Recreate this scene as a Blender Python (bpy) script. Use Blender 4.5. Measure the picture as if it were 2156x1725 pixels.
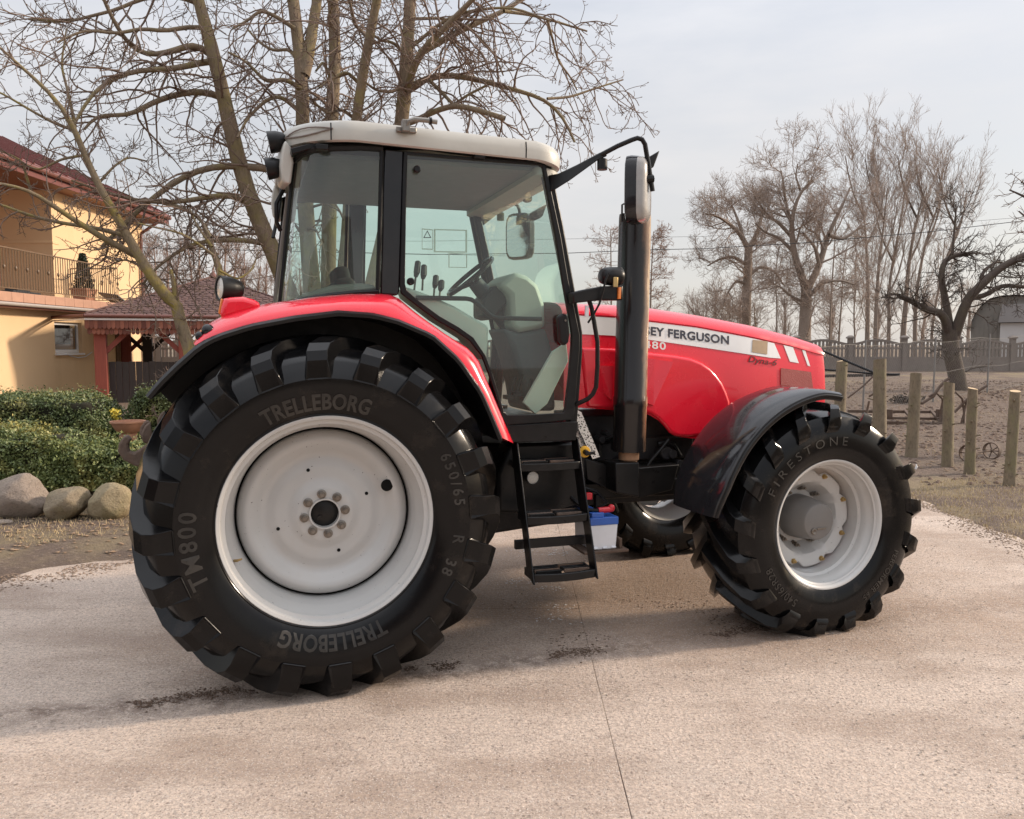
import bpy, bmesh, math, random
import numpy as np
from mathutils import Vector, Matrix
for _o in list(bpy.data.objects):
    bpy.data.objects.remove(_o)
scn = bpy.context.scene
COL = scn.collection
PI = math.pi
rad = math.radians
rng = np.random.default_rng(7)
random.seed(7)

# ------------------------------------------------------------------ camera, sky, sun, exposure
CAM_H, PITCH, FPX, PW, PH = 1.7092, rad(4.5), 1727.0, 2156.0, 1725.0
cam = bpy.data.cameras.new('camera')
cam.sensor_width = 36.0
cam.lens = 36.0 * FPX / PW
cam.clip_start = 0.05
cam.clip_end = 3000
camo = bpy.data.objects.new('camera', cam)
COL.objects.link(camo)
camo.location = (0, 0, CAM_H)
camo.rotation_euler = (PI / 2 - PITCH, 0, 0)
scn.camera = camo

SUN_DIR = Vector((0.972, 0.235, 0)).normalized()
SUN_EL = rad(21)
sund = bpy.data.lights.new('sun', 'SUN')
sund.energy = 3.0
sund.angle = rad(5)
sund.color = (1.0, 0.82, 0.64)
suno = bpy.data.objects.new('sun', sund)
COL.objects.link(suno)
sv = Vector((SUN_DIR.x * math.cos(SUN_EL), SUN_DIR.y * math.cos(SUN_EL), math.sin(SUN_EL)))
suno.rotation_euler = sv.to_track_quat('Z', 'Y').to_euler()
suno.location = (20, 5, 20)

world = bpy.data.worlds.new('World')
scn.world = world
world.use_nodes = True
wn = world.node_tree
wn.nodes.clear()
def wnode(t, **k):
    n = wn.nodes.new(t)
    for a, b in k.items():
        setattr(n, a, b)
    return n
wl = wn.links.new
w_out = wnode('ShaderNodeOutputWorld')
w_bg = wnode('ShaderNodeBackground')
w_sky = wnode('ShaderNodeTexSky', sky_type='NISHITA', sun_disc=False)
w_sky.sun_elevation = SUN_EL
w_sky.sun_rotation = math.atan2(SUN_DIR.x, SUN_DIR.y)
w_sky.air_density = 1.0
w_sky.dust_density = 2.5
w_sky.ozone_density = 1.5
w_tc = wnode('ShaderNodeTexCoord')
w_map = wnode('ShaderNodeMapping')
w_map.inputs['Scale'].default_value = (1.2, 1.2, 4.5)
w_noise = wnode('ShaderNodeTexNoise')
w_noise.inputs['Scale'].default_value = 1.9
w_noise.inputs['Detail'].default_value = 6
w_noise.inputs['Roughness'].default_value = 0.55
w_ramp = wnode('ShaderNodeMapRange')
w_ramp.inputs['From Min'].default_value = 0.36
w_ramp.inputs['From Max'].default_value = 0.66
w_ramp.inputs['To Min'].default_value = 0.62
w_ramp.inputs['To Max'].default_value = 0.93
w_mix = wnode('ShaderNodeMix', data_type='RGBA')
w_mix.inputs[7].default_value = (5.75, 5.72, 5.92, 1)     # thin high overcast, in sky units
wl(w_tc.outputs['Generated'], w_map.inputs['Vector'])
wl(w_map.outputs['Vector'], w_noise.inputs['Vector'])
wl(w_noise.outputs['Fac'], w_ramp.inputs['Value'])
wl(w_ramp.outputs['Result'], w_mix.inputs[0])
wl(w_sky.outputs['Color'], w_mix.inputs[6])
# overcast veil brighter overhead than at the horizon, raised there to add fill light
w_sep = wnode('ShaderNodeSeparateXYZ'); wl(w_tc.outputs['Generated'], w_sep.inputs[0])
w_el = wnode('ShaderNodeMapRange'); w_el.inputs['From Min'].default_value = 0.0; w_el.inputs['From Max'].default_value = 1.0
w_el.inputs['To Min'].default_value = 0.98; w_el.inputs['To Max'].default_value = 3.5
w_pow = wnode('ShaderNodeMath', operation='POWER'); wl(w_sep.outputs['Z'], w_pow.inputs[0]); w_pow.inputs[1].default_value = 2.6
wl(w_pow.outputs[0], w_el.inputs['Value'])
w_tint = wnode('ShaderNodeMix', data_type='RGBA'); w_tint.inputs[6].default_value = (5.95, 5.68, 5.45, 1); w_tint.inputs[7].default_value = (5.45, 5.52, 5.80, 1)
w_te = wnode('ShaderNodeMapRange'); w_te.inputs['From Min'].default_value = 0.02; w_te.inputs['From Max'].default_value = 0.42; wl(w_sep.outputs['Z'], w_te.inputs['Value']); wl(w_te.outputs['Result'], w_tint.inputs[0])
w_veil = wnode('ShaderNodeVectorMath', operation='SCALE'); wl(w_tint.outputs[2], w_veil.inputs[0])
wl(w_el.outputs['Result'], w_veil.inputs['Scale']); wl(w_veil.outputs[0], w_mix.inputs[7])
wl(w_mix.outputs[2], w_bg.inputs['Color'])
w_bg.inputs['Strength'].default_value = 0.10
wl(w_bg.outputs[0], w_out.inputs['Surface'])

scn.view_settings.view_transform = 'Standard'
scn.view_settings.look = 'None'
scn.view_settings.gamma = 1
scn.view_settings.exposure = 0.54
scn.render.engine = 'CYCLES'
scn.cycles.max_bounces = 10
scn.cycles.transparent_max_bounces = 24

# ------------------------------------------------------------------ pixel -> place helpers (pixels of a 2156 wide view)
_F = np.array([0, math.cos(PITCH), -math.sin(PITCH)])
_U = np.array([0, math.sin(PITCH), math.cos(PITCH)])
_C = np.array([0, 0, CAM_H])
T_YAW = 0.3081
T_ORG = np.array([-1.2476, 5.0340, 0.0])
_tx = np.array([math.cos(T_YAW), math.sin(T_YAW), 0])
_ty = np.array([-math.sin(T_YAW), math.cos(T_YAW), 0])
def ray(px, py):
    return _F + np.array([1., 0, 0]) * (px - PW / 2) / FPX - _U * (py - PH / 2) / FPX
def at_y(px, py, Y):
    d = ray(px, py); return tuple(_C + d * (Y / d[1]))
def at_x(px, py, X):
    d = ray(px, py); return tuple(_C + d * (X / d[0]))
def at_z(px, py, z=0.0):
    d = ray(px, py); return tuple(_C + d * ((z - CAM_H) / d[2]))
def tl(px, py, yl):
    """tractor-local point on the tractor's plane y = yl"""
    d = ray(px, py)
    t = (yl - (_C - T_ORG) @ _ty) / (d @ _ty)
    p = _C + t * d - T_ORG
    return (float(p @ _tx), yl, float(p[2]))
def tls(pts, yl):
    return [tl(a, b, yl) for a, b in pts]
def txz(pts, yl):
    return [(q[0], q[2]) for q in tls(pts, yl)]

# ------------------------------------------------------------------ mesh helpers
class MB:
    def __init__(s):
        s.v = []; s.f = []
    def add(s, vs, fs):
        o = len(s.v)
        s.v.extend([tuple(map(float, p)) for p in vs])
        s.f.extend([tuple(i + o for i in q) for q in fs])
        return s
    def box(s, x0, x1, y0, y1, z0, z1):
        return s.add([(x0,y0,z0),(x1,y0,z0),(x1,y1,z0),(x0,y1,z0),(x0,y0,z1),(x1,y0,z1),(x1,y1,z1),(x0,y1,z1)],
                     [(0,3,2,1),(4,5,6,7),(0,1,5,4),(1,2,6,5),(2,3,7,6),(3,0,4,7)])
    def obox(s, c, ax, ay, az, hx, hy, hz):
        c = Vector(c); ax = Vector(ax).normalized() * hx; ay = Vector(ay).normalized() * hy; az = Vector(az).normalized() * hz
        vs = [c + i * ax + j * ay + k * az for k in (-1, 1) for i, j in ((-1,-1),(1,-1),(1,1),(-1,1))]
        return s.add(vs, [(0,3,2,1),(4,5,6,7),(0,1,5,4),(1,2,6,5),(2,3,7,6),(3,0,4,7)])
    def bar(s, a, b, w, h, up=(0, 0, 1)):
        a = Vector(a); b = Vector(b); d = b - a; up = Vector(up)
        y = up.cross(d)
        if y.length < 1e-6: y = Vector((1, 0, 0)).cross(d)
        z = d.cross(y)
        return s.obox((a + b) / 2, d, y, z, d.length / 2, w / 2, h / 2)
    def prism(s, poly, y0, y1):
        n = len(poly)
        vs = [(x, y0, z) for x, z in poly] + [(x, y1, z) for x, z in poly]
        fs = [tuple(range(n)), tuple(range(2 * n - 1, n - 1, -1))]
        fs += [(i, i + n, (i + 1) % n + n, (i + 1) % n) for i in range(n)]
        return s.add(vs, fs)
    def ring(s, outer, inner, y0, y1):
        n = len(outer)
        vs = [(x, y0, z) for x, z in outer] + [(x, y0, z) for x, z in inner] + [(x, y1, z) for x, z in outer] + [(x, y1, z) for x, z in inner]
        fs = []
        for i in range(n):
            j = (i + 1) % n
            fs += [(i, j, n + j, n + i), (2*n + i, 3*n + i, 3*n + j, 2*n + j), (i, 2*n + i, 2*n + j, j), (n + i, n + j, 3*n + j, 3*n + i)]
        return s.add(vs, fs)
    def loft(s, rings, closed=True, cap0=False, cap1=False):
        n = len(rings[0]); vs = [p for r in rings for p in r]; fs = []
        for a in range(len(rings) - 1):
            for i in range(n if closed else n - 1):
                j = (i + 1) % n
                fs.append((a*n + i, a*n + j, (a+1)*n + j, (a+1)*n + i))
        if cap0: fs.append(tuple(range(n - 1, -1, -1)))
        if cap1: fs.append(tuple((len(rings)-1)*n + i for i in range(n)))
        return s.add(vs, fs)
    def tube(s, path, r, k=8, cap=True):
        P = [Vector(p) for p in path]; n = len(P)
        R = [r] * n if not hasattr(r, '__len__') else list(r)
        t0 = (P[1] - P[0]).normalized()
        nn = t0.orthogonal().normalized()
        rings = []
        for i in range(n):
            t = (P[min(i + 1, n - 1)] - P[max(i - 1, 0)]).normalized()
            nn = (nn - t * nn.dot(t)).normalized()
            b = t.cross(nn)
            rings.append([P[i] + (nn * math.cos(2*PI*j/k) + b * math.sin(2*PI*j/k)) * R[i] for j in range(k)])
        return s.loft(rings, True, cap, cap)
    def lathe(s, prof, k=48, c=(0, 0, 0), cap0=False, cap1=False, axis='y'):
        """profile of (along-axis, radius)"""
        rings = []
        for a, r in prof:
            ring = []
            for j in range(k):
                u = 2 * PI * j / k
                if axis == 'y': p = (c[0] + r * math.cos(u), c[1] + a, c[2] + r * math.sin(u))
                elif axis == 'z': p = (c[0] + r * math.cos(u), c[1] + r * math.sin(u), c[2] + a)
                else: p = (c[0] + a, c[1] + r * math.cos(u), c[2] + r * math.sin(u))
                ring.append(p)
            rings.append(ring)
        return s.loft(rings, True, cap0, cap1)
    def ball(s, c, rx, ry, rz, nu=14, nv=8):
        rings = []
        for a in range(nv + 1):
            t = PI * a / nv
            rr = max(math.sin(t), 1e-3)
            rings.append([(c[0] + rx * rr * math.cos(2*PI*j/nu), c[1] + ry * rr * math.sin(2*PI*j/nu), c[2] + rz * math.cos(t)) for j in range(nu)])
        return s.loft(rings, True, True, True)
    def mesh(s, name, mat, smooth=35, recalc=True):
        me = bpy.data.meshes.new(name)
        me.from_pydata(s.v, [], s.f)
        if recalc:
            bm = bmesh.new(); bm.from_mesh(me)
            bmesh.ops.recalc_face_normals(bm, faces=bm.faces[:])
            bm.to_mesh(me); bm.free()
        if mat is not None: me.materials.append(mat)
        if smooth:
            me.polygons.foreach_set('use_smooth', [True] * len(me.polygons))
            me.set_sharp_from_angle(angle=rad(smooth))
        me.update()
        return me
    def build(s, name, mat, parent=None, smooth=35, bevel=0.0, recalc=True):
        return put(name, s.mesh(name, mat, smooth, recalc), parent, bevel)

def put(name, me, parent=None, bevel=0.0, loc=None, rot=None):
    o = bpy.data.objects.new(name, me)
    COL.objects.link(o)
    if parent is not None: o.parent = parent
    if loc is not None: o.location = loc
    if rot is not None: o.rotation_euler = rot
    if bevel:
        m = o.modifiers.new('bevel', 'BEVEL'); m.width = bevel; m.segments = 2; m.limit_method = 'ANGLE'; m.angle_limit = rad(40)
        m.harden_normals = False
    return o
def tag(o, label, cat=None, group=None, kind=None):
    if label: o['label'] = label
    if cat: o['category'] = cat
    if group: o['group'] = group
    if kind: o['kind'] = kind
    return o
def thing(name, label, cat, loc=(0, 0, 0), rz=0.0, group=None):
    o = bpy.data.objects.new(name, None)
    o.empty_display_size = 0.1
    COL.objects.link(o)
    o.location = loc; o.rotation_euler = (0, 0, rz)
    return tag(o, label, cat, group)
def sub(name, parent, loc=(0, 0, 0), rot=(0, 0, 0)):
    o = bpy.data.objects.new(name, None); COL.objects.link(o)
    o.empty_display_size = 0.1
    o.parent = parent; o.location = loc; o.rotation_euler = rot
    return o
def structure(o):
    o['kind'] = 'structure'; return o
def np_mesh(name, verts, faces, mat, smooth=False):
    """verts (n,3) array, faces (m,k) array"""
    me = bpy.data.meshes.new(name)
    faces = np.asarray(faces, np.int32); m, k = faces.shape
    me.vertices.add(len(verts)); me.vertices.foreach_set('co', np.asarray(verts, np.float32).ravel())
    me.loops.add(m * k); me.loops.foreach_set('vertex_index', faces.ravel())
    me.polygons.add(m)
    me.polygons.foreach_set('loop_start', np.arange(0, m * k, k, dtype=np.int32))
    if smooth: me.polygons.foreach_set('use_smooth', np.ones(m, bool))
    me.update(calc_edges=True)
    me.validate()
    if mat is not None: me.materials.append(mat)
    return me

# ------------------------------------------------------------------ materials
def lin(r, g, b):
    f = lambda c: ((c / 255 + 0.055) / 1.055) ** 2.4 if c > 10 else c / 255 / 12.92
    return (f(r), f(g), f(b))
class NT:
    def __init__(s, name):
        s.m = bpy.data.materials.new(name); s.m.use_nodes = True
        s.t = s.m.node_tree; s.b = s.t.nodes['Principled BSDF']; s.o = s.t.nodes['Material Output']
        s._tc = None
    def n(s, t, **k):
        x = s.t.nodes.new(t)
        for a, b in k.items(): setattr(x, a, b)
        return x
    def l(s, a, b): s.t.links.new(a, b)
    def pos(s, world=False):
        if world:
            return s.n('ShaderNodeNewGeometry').outputs['Position']
        if s._tc is None: s._tc = s.n('ShaderNodeTexCoord')
        return s._tc.outputs['Object']
    def noise(s, scale, detail=4, rough=0.55, vec=None, stretch=None, world=False):
        x = s.n('ShaderNodeTexNoise')
        x.inputs['Scale'].default_value = scale; x.inputs['Detail'].default_value = detail; x.inputs['Roughness'].default_value = rough
        v = vec if vec is not None else s.pos(world)
        if stretch:
            mp = s.n('ShaderNodeMapping'); mp.inputs['Scale'].default_value = stretch
            s.l(v, mp.inputs['Vector']); v = mp.outputs['Vector']
        s.l(v, x.inputs['Vector'])
        return x.outputs['Fac']
    def rng(s, v, a, b, c=0.0, d=1.0):
        x = s.n('ShaderNodeMapRange')
        x.inputs['From Min'].default_value = a; x.inputs['From Max'].default_value = b
        x.inputs['To Min'].default_value = c; x.inputs['To Max'].default_value = d
        s.l(v, x.inputs['Value']); return x.outputs['Result']
    def math(s, op, a, b=None):
        x = s.n('ShaderNodeMath', operation=op)
        for i, q in enumerate((a, b)):
            if q is None: continue
            if isinstance(q, (int, float)): x.inputs[i].default_value = q
            else: s.l(q, x.inputs[i])
        return x.outputs[0]
    def mix(s, f, a, b):
        x = s.n('ShaderNodeMix', data_type='RGBA')
        for i, q in ((0, f), (6, a), (7, b)):
            if isinstance(q, (int, float)): x.inputs[i].default_value = q
            elif isinstance(q, tuple): x.inputs[i].default_value = (*q[:3], 1)
            else: s.l(q, x.inputs[i])
        return x.outputs[2]
    def col(s, c):
        if isinstance(c, tuple): s.b.inputs['Base Color'].default_value = (*c, 1)
        else: s.l(c, s.b.inputs['Base Color'])
        return s
    def set(s, **k):
        for a, b in k.items():
            i = s.b.inputs[a.replace('_', ' ')]
            if isinstance(b, (int, float)): i.default_value = b
            else: s.l(b, i)
        return s
    def bump(s, h, strength=0.3, dist=0.01):
        x = s.n('ShaderNodeBump'); x.inputs['Strength'].default_value = strength; x.inputs['Distance'].default_value = dist
        s.l(h, x.inputs['Height']); s.l(x.outputs['Normal'], s.b.inputs['Normal']); return s
    def rand(s):
        return s.n('ShaderNodeObjectInfo').outputs['Random']

def mat_basic(name, c, rough=0.5, metal=0.0, var=0.12, scale=12, bump=0.0, bscale=60, coat=0.0, dust=None):
    t = NT(name)
    lo = tuple(x * (1 - var) for x in c); hi = tuple(min(1, x * (1 + var)) for x in c)
    cc = t.mix(t.noise(scale, 5), lo, hi)
    if dust:
        cc = t.mix(t.rng(t.noise(3.1, 6, 0.65), 0.42, 0.75, 0, dust[1]), cc, dust[0])
    t.col(cc).set(Roughness=t.rng(t.noise(scale * 2.3, 4), 0.3, 0.7, max(0.03, rough - 0.07), rough + 0.08), Metallic=metal)
    if max(c) < 0.03: t.b.inputs['Specular IOR Level'].default_value = 0.28
    if coat: t.set(Coat_Weight=coat, Coat_Roughness=0.06)
    if bump: t.bump(t.noise(bscale, 4), bump, 0.01)
    return t.m
M = {}
M['red'] = mat_basic('red_paint', (0.80, 0.010, 0.032), 0.26, var=0.05, scale=3, coat=0.8, dust=((0.62, 0.10, 0.10), 0.06))
M['red_dark'] = mat_basic('red_mesh_panel', (0.30, 0.03, 0.03), 0.6, var=0.3, scale=220, bump=0.5, bscale=260)
M['black'] = mat_basic('black_plastic', (0.007, 0.007, 0.0075), 0.40, var=0.3, dust=((0.03, 0.027, 0.025), 0.25))
M['black_gloss'] = mat_basic('black_gloss_plastic', (0.012, 0.012, 0.014), 0.14, var=0.2, coat=0.3, dust=((0.04, 0.036, 0.036), 0.3))
M['black_metal'] = mat_basic('black_painted_steel', (0.007, 0.007, 0.0075), 0.34, var=0.4, scale=9, dust=((0.035, 0.03, 0.027), 0.35), bump=0.06)
M['chassis'] = mat_basic('grimy_dark_grey_casting', (0.022, 0.022, 0.025), 0.5, var=0.5, scale=14, dust=((0.07, 0.06, 0.05), 0.4), bump=0.25, bscale=35)
M['rim'] = None
M['roof_paint'] = mat_basic('pale_stone_roof_paint', (0.47, 0.455, 0.41), 0.42, var=0.05, scale=4, dust=((0.32, 0.29, 0.25), 0.35), coat=0.15)
M['roof_under'] = mat_basic('roof_underside', (0.20, 0.165, 0.145), 0.6)
M['trim'] = mat_basic('mint_grey_interior_trim', (0.50, 0.54, 0.47), 0.55, var=0.06, bump=0.1, bscale=150)
M['trim_dark'] = mat_basic('dark_interior_plastic', (0.03, 0.032, 0.035), 0.5)
M['liner'] = mat_basic('headliner', (0.22, 0.22, 0.215), 0.9, bump=0.2, bscale=200)
M['seat'] = mat_basic('seat_fabric', (0.05, 0.052, 0.055), 0.9, bump=0.3, bscale=220)
M['white_decal'] = mat_basic('white_decal', (0.78, 0.77, 0.76), 0.35, var=0.03, dust=((0.6, 0.57, 0.53), 0.3), coat=0.4)
M['navy_decal'] = mat_basic('navy_decal', (0.028, 0.028, 0.045), 0.4)
M['dark_script'] = mat_basic('dark_script_decal', (0.07, 0.01, 0.014), 0.4)
M['tan_decal'] = mat_basic('weathered_tan_sticker', (0.36, 0.25, 0.15), 0.6, var=0.2, scale=40)
M['steel'] = mat_basic('bare_steel', (0.26, 0.24, 0.215), 0.38, 0.85, var=0.3, scale=60, dust=((0.12, 0.08, 0.05), 0.6))
M['brass'] = mat_basic('yellow_zinc_nuts', (0.46, 0.33, 0.15), 0.4, 0.8, var=0.2, scale=60)
M['hub_grey'] = mat_basic('hub_grey_paint', (0.17, 0.165, 0.16), 0.42, var=0.12, scale=10, dust=((0.16, 0.14, 0.12), 0.4))
M['lens_clear'] = mat_basic('ribbed_lamp_glass', (0.62, 0.60, 0.55), 0.12, var=0.2, scale=120, coat=1.0, bump=0.4, bscale=90)
M['amber'] = mat_basic('amber_lens', (0.72, 0.20, 0.03), 0.2, coat=0.8)
M['red_lens'] = mat_basic('red_lens', (0.45, 0.02, 0.015), 0.2, coat=0.8)
M['white_case'] = mat_basic('white_battery_case', (0.72, 0.73, 0.76), 0.4, var=0.04, dust=((0.45, 0.42, 0.38), 0.3))
M['blue_lid'] = mat_basic('blue_battery_lid', (0.03, 0.11, 0.42), 0.4, dust=((0.2, 0.2, 0.25), 0.3))
M['red_plastic'] = mat_basic('red_terminal_cover', (0.55, 0.02, 0.03), 0.35)
M['yellow_plastic'] = mat_basic('yellow_plastic', (0.75, 0.40, 0.02), 0.45)
M['rust'] = mat_basic('rusty_iron', (0.10, 0.062, 0.042), 0.8, var=0.5, scale=30, bump=0.4, bscale=80, dust=((0.20, 0.17, 0.15), 0.5))
M['black_hole'] = mat_basic('opening_shade_black', (0.004, 0.004, 0.004), 0.9)  # black put in for the shade inside holes, gaps and the room
M['mirror_back'] = mat_basic('mirror_back_sky_tone', (0.30, 0.29, 0.28), 0.22, var=0.15, coat=0.5)  # sky reflection on the glossy black back painted in as pale grey
M['mirror'] = mat_basic('mirror_glass', (0.7, 0.72, 0.72), 0.03, 1.0, var=0.02)

def mk_rim():
    t = NT('silver_white_rim_paint')
    c = t.mix(t.noise(5, 5), (0.47, 0.465, 0.450), (0.55, 0.545, 0.53))
    c = t.mix(t.rng(t.noise(2.2, 6, 0.7), 0.5, 0.8, 0, 0.45), c, (0.50, 0.44, 0.38))
    chips = t.rng(t.noise(75, 2, 0.5), 0.735, 0.75)
    c = t.mix(chips, c, (0.07, 0.05, 0.045))
    t.col(c).set(Roughness=0.36, Metallic=0.0, Coat_Weight=0.2)
    return t.m
M['rim'] = mk_rim()
def mk_rubber(name, dusty):
    t = NT(name)
    c = t.mix(t.noise(9, 5), (0.0030, 0.0030, 0.0034), (0.0065, 0.0063, 0.0065))
    d = t.rng(t.noise(3.7, 7, 0.68), 0.55, 0.72, 0, dusty)
    c = t.mix(d, c, (0.085, 0.066, 0.050))
    t.col(c).set(Roughness=t.rng(t.noise(5, 6, 0.6), 0.3, 0.7, 0.10, 0.25))
    t.bump(t.noise(170, 3), 0.03, 0.004)
    t.b.inputs['Specular IOR Level'].default_value = 0.25
    return t.m
M['rubber'] = mk_rubber('dressed_black_rubber', 0.22)
M['rubber_front'] = mk_rubber('dusty_black_rubber', 0.42)
def mk_letter():
    t = NT('raised_rubber_lettering')
    c = t.mix(t.rng(t.noise(4.0, 5), 0.35, 0.7), (0.009, 0.0085, 0.008), (0.048, 0.043, 0.037))
    t.col(c).set(Roughness=0.42); return t.m
M['letter'] = mk_letter()
def mk_glass(name, tint, refl=1.0, film=0.0, filmc=(0.4, 0.4, 0.4)):
    t = NT(name)
    t.t.nodes.remove(t.b)
    tr = t.n('ShaderNodeBsdfTransparent'); tr.inputs['Color'].default_value = (*tint, 1)
    gl = t.n('ShaderNodeBsdfGlossy'); gl.inputs['Roughness'].default_value = 0.02; gl.inputs['Color'].default_value = (refl, refl, refl, 1)
    fr = t.n('ShaderNodeFresnel'); fr.inputs['IOR'].default_value = 1.5
    mx = t.n('ShaderNodeMixShader')
    sc = t.math('MULTIPLY', fr.outputs[0], 1.6)
    t.l(sc, mx.inputs[0]); t.l(tr.outputs[0], mx.inputs[1]); t.l(gl.outputs[0], mx.inputs[2])
    out = mx
    if film:
        df = t.n('ShaderNodeBsdfDiffuse'); df.inputs['Color'].default_value = (*filmc, 1)
        m2 = t.n('ShaderNodeMixShader')
        t.l(t.rng(t.noise(6, 6, 0.65), 0.3, 0.75, film * 0.4, film), m2.inputs[0])
        t.l(mx.outputs[0], m2.inputs[1]); t.l(df.outputs[0], m2.inputs[2]); out = m2
    t.l(out.outputs[0], t.o.inputs['Surface'])
    return t.m
M['glass'] = mk_glass('green_tinted_glass', (0.80, 0.93, 0.875), 1.0, 0.035, (0.45, 0.48, 0.46))
M['glass_grey'] = mk_glass('dusty_window_glass', (0.78, 0.91, 0.87), 1.0, 0.05, (0.45, 0.46, 0.46))
M['glass_house'] = mk_glass('house_window_glass', (0.35, 0.38, 0.40), 1.0, 0.0)
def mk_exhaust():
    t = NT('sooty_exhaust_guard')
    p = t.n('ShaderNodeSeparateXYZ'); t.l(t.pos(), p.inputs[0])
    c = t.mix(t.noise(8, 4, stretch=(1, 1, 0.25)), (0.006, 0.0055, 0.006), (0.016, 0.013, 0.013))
    lit_side_rust = t.math('ADD', t.math('MULTIPLY', p.outputs['X'], 7.0), t.math('MULTIPLY', t.noise(4.0, 7, 0.7, stretch=(1, 1, 0.35)), 1.3))  # sunlit side painted into the colour as brown, broken up with rust patches
    c = t.mix(t.rng(lit_side_rust, 0.90, 1.22), c, (0.17, 0.09, 0.052))
    c = t.mix(t.rng(lit_side_rust, 1.22, 1.30), c, (0.45, 0.33, 0.21))  # palest part of the painted sunlit side
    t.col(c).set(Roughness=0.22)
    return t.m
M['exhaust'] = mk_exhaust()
def mk_shield():
    t = NT('perforated_silver_shield')
    v = t.n('ShaderNodeTexVoronoi'); v.inputs['Scale'].default_value = 85; t.l(t.pos(), v.inputs['Vector'])
    c = t.mix(t.rng(v.outputs['Distance'], 0.28, 0.42), (0.03, 0.03, 0.03), (0.78, 0.77, 0.74))
    t.col(c).set(Roughness=0.3, Metallic=0.6)
    return t.m
M['shield'] = mk_shield()
# ------------------------------------------------------------------ lettering (flat glyph meshes, bent onto surfaces later)
def glyphs(texts):
    obs = {}
    for key, (s, off, sh, sp) in texts.items():
        c = bpy.data.curves.new('glyphs', 'FONT'); c.body = s; c.offset = off; c.shear = sh; c.space_character = sp
        c.resolution_u = 3; c.fill_mode = 'FRONT'
        o = bpy.data.objects.new('glyphs', c); COL.objects.link(o); obs[key] = o
    dg = bpy.context.evaluated_depsgraph_get()
    out = {}
    for key, o in obs.items():
        me = bpy.data.meshes.new_from_object(o.evaluated_get(dg))
        v = np.array([tuple(x.co)[:2] for x in me.vertices]); f = [tuple(p.vertices) for p in me.polygons]
        v = v - v.min(0); out[key] = (v, f)
        bpy.data.meshes.remove(me); c = o.data; bpy.data.objects.remove(o); bpy.data.curves.remove(c)
    return out
GLY = glyphs({'treb': ('TRELLEBORG', 0.03, 0, 1.05), 'tm': ('TM800', 0.02, 0, 1.25), 'size': ('650/65', 0.02, 0, 1.4), 'sr': ('R', 0.02, 0, 1), 's38': ('38', 0.02, 0, 1.3),
              'fire': ('FIRESTONE', 0.0, 0, 1.6), 'perf': ('PERFORMER 65', 0.006, 0, 1.15), 'fsize': ('540/65R28', 0.006, 0, 1.1),
              'brand': ('MASSEY FERGUSON', 0.032, 0, 1.06), 'model': ('6480', 0.022, 0, 1.15), 'dyna': ('Dyna-6', 0.012, 0.32, 1.0)})
# ================================================================== THE SETTING
def smooth(a, b, x):
    t = np.clip((x - a) / (b - a), 0, 1); return t * t * (3 - 2 * t)
def vnoise(x, y, s, seed=0):
    """cheap smooth value noise"""
    x = np.asarray(x, float) * s; y = np.asarray(y, float) * s
    xi = np.floor(x); yi = np.floor(y); fx = x - xi; fy = y - yi
    fx = fx * fx * (3 - 2 * fx); fy = fy * fy * (3 - 2 * fy)
    def hsh(a, b):
        v = np.sin(a * 127.1 + b * 311.7 + seed * 74.7) * 43758.5453
        return v - np.floor(v)
    return (hsh(xi, yi) * (1 - fx) + hsh(xi + 1, yi) * fx) * (1 - fy) + (hsh(xi, yi + 1) * (1 - fx) + hsh(xi + 1, yi + 1) * fx) * fy
def fbm(x, y, s, seed=0):
    return (vnoise(x, y, s, seed) * 0.5 + vnoise(x, y, s * 2.1, seed + 1) * 0.3 + vnoise(x, y, s * 4.4, seed + 2) * 0.2) - 0.5
def terrain(x, y):
    x = np.asarray(x, float); y = np.asarray(y, float)
    h = 0.037 * np.clip(y - 12.5, 0, 21)
    h = np.maximum(h, 0.33 * smooth(8.3, 9.2, y) * smooth(-1.2, -2.4, x))
    h = h + 0.05 * fbm(x, y, 0.7, 3) * smooth(9, 14, y) + 0.012 * fbm(x, y, 5, 5)
    n = 0.35 * fbm(x, y, 1.1, 9) + 0.18 * fbm(x, y, 4, 11)
    right = smooth(4.50, 4.72, x + n)
    left = smooth(-0.10, 0.22, y - (6.05 + (x + 3.86) * 0.62) + n * 1.6) * smooth(0.6, -0.9, x)
    left = np.maximum(left, smooth(-4.05, -4.35, x + n))
    back = smooth(13.6, 14.4, y)
    out = np.maximum(np.maximum(right, left), back)
    edge = 0.012 + 0.02 * fbm(x, y, 3, 21)
    return np.where(out > 0, -0.0045 + (h + 0.0045 + edge) * out, -0.0045)
def axis(segs):
    r = []
    for a, b, s in segs: r += list(np.arange(a, b, s))
    return np.array(r + [segs[-1][1]])
gx = axis([(-900,-100,80),(-100,-20,8),(-20,-6.5,0.5),(-6.5,6.5,0.11),(6.5,12,0.3),(12,40,1.5),(40,120,8),(120,900,80)])
gy = axis([(-40,-4,4),(-4,4.5,0.6),(4.5,10.5,0.11),(10.5,18,0.25),(18,40,0.8),(40,140,8),(140,1400,90)])
GX, GY = np.meshgrid(gx, gy)
GZ = terrain(GX, GY)
nx, ny = len(gx), len(gy)
ii = (np.arange(ny - 1)[:, None] * nx + np.arange(nx - 1)[None, :]).ravel()
gf = np.stack([ii, ii + 1, ii + nx + 1, ii + nx], 1)
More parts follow.
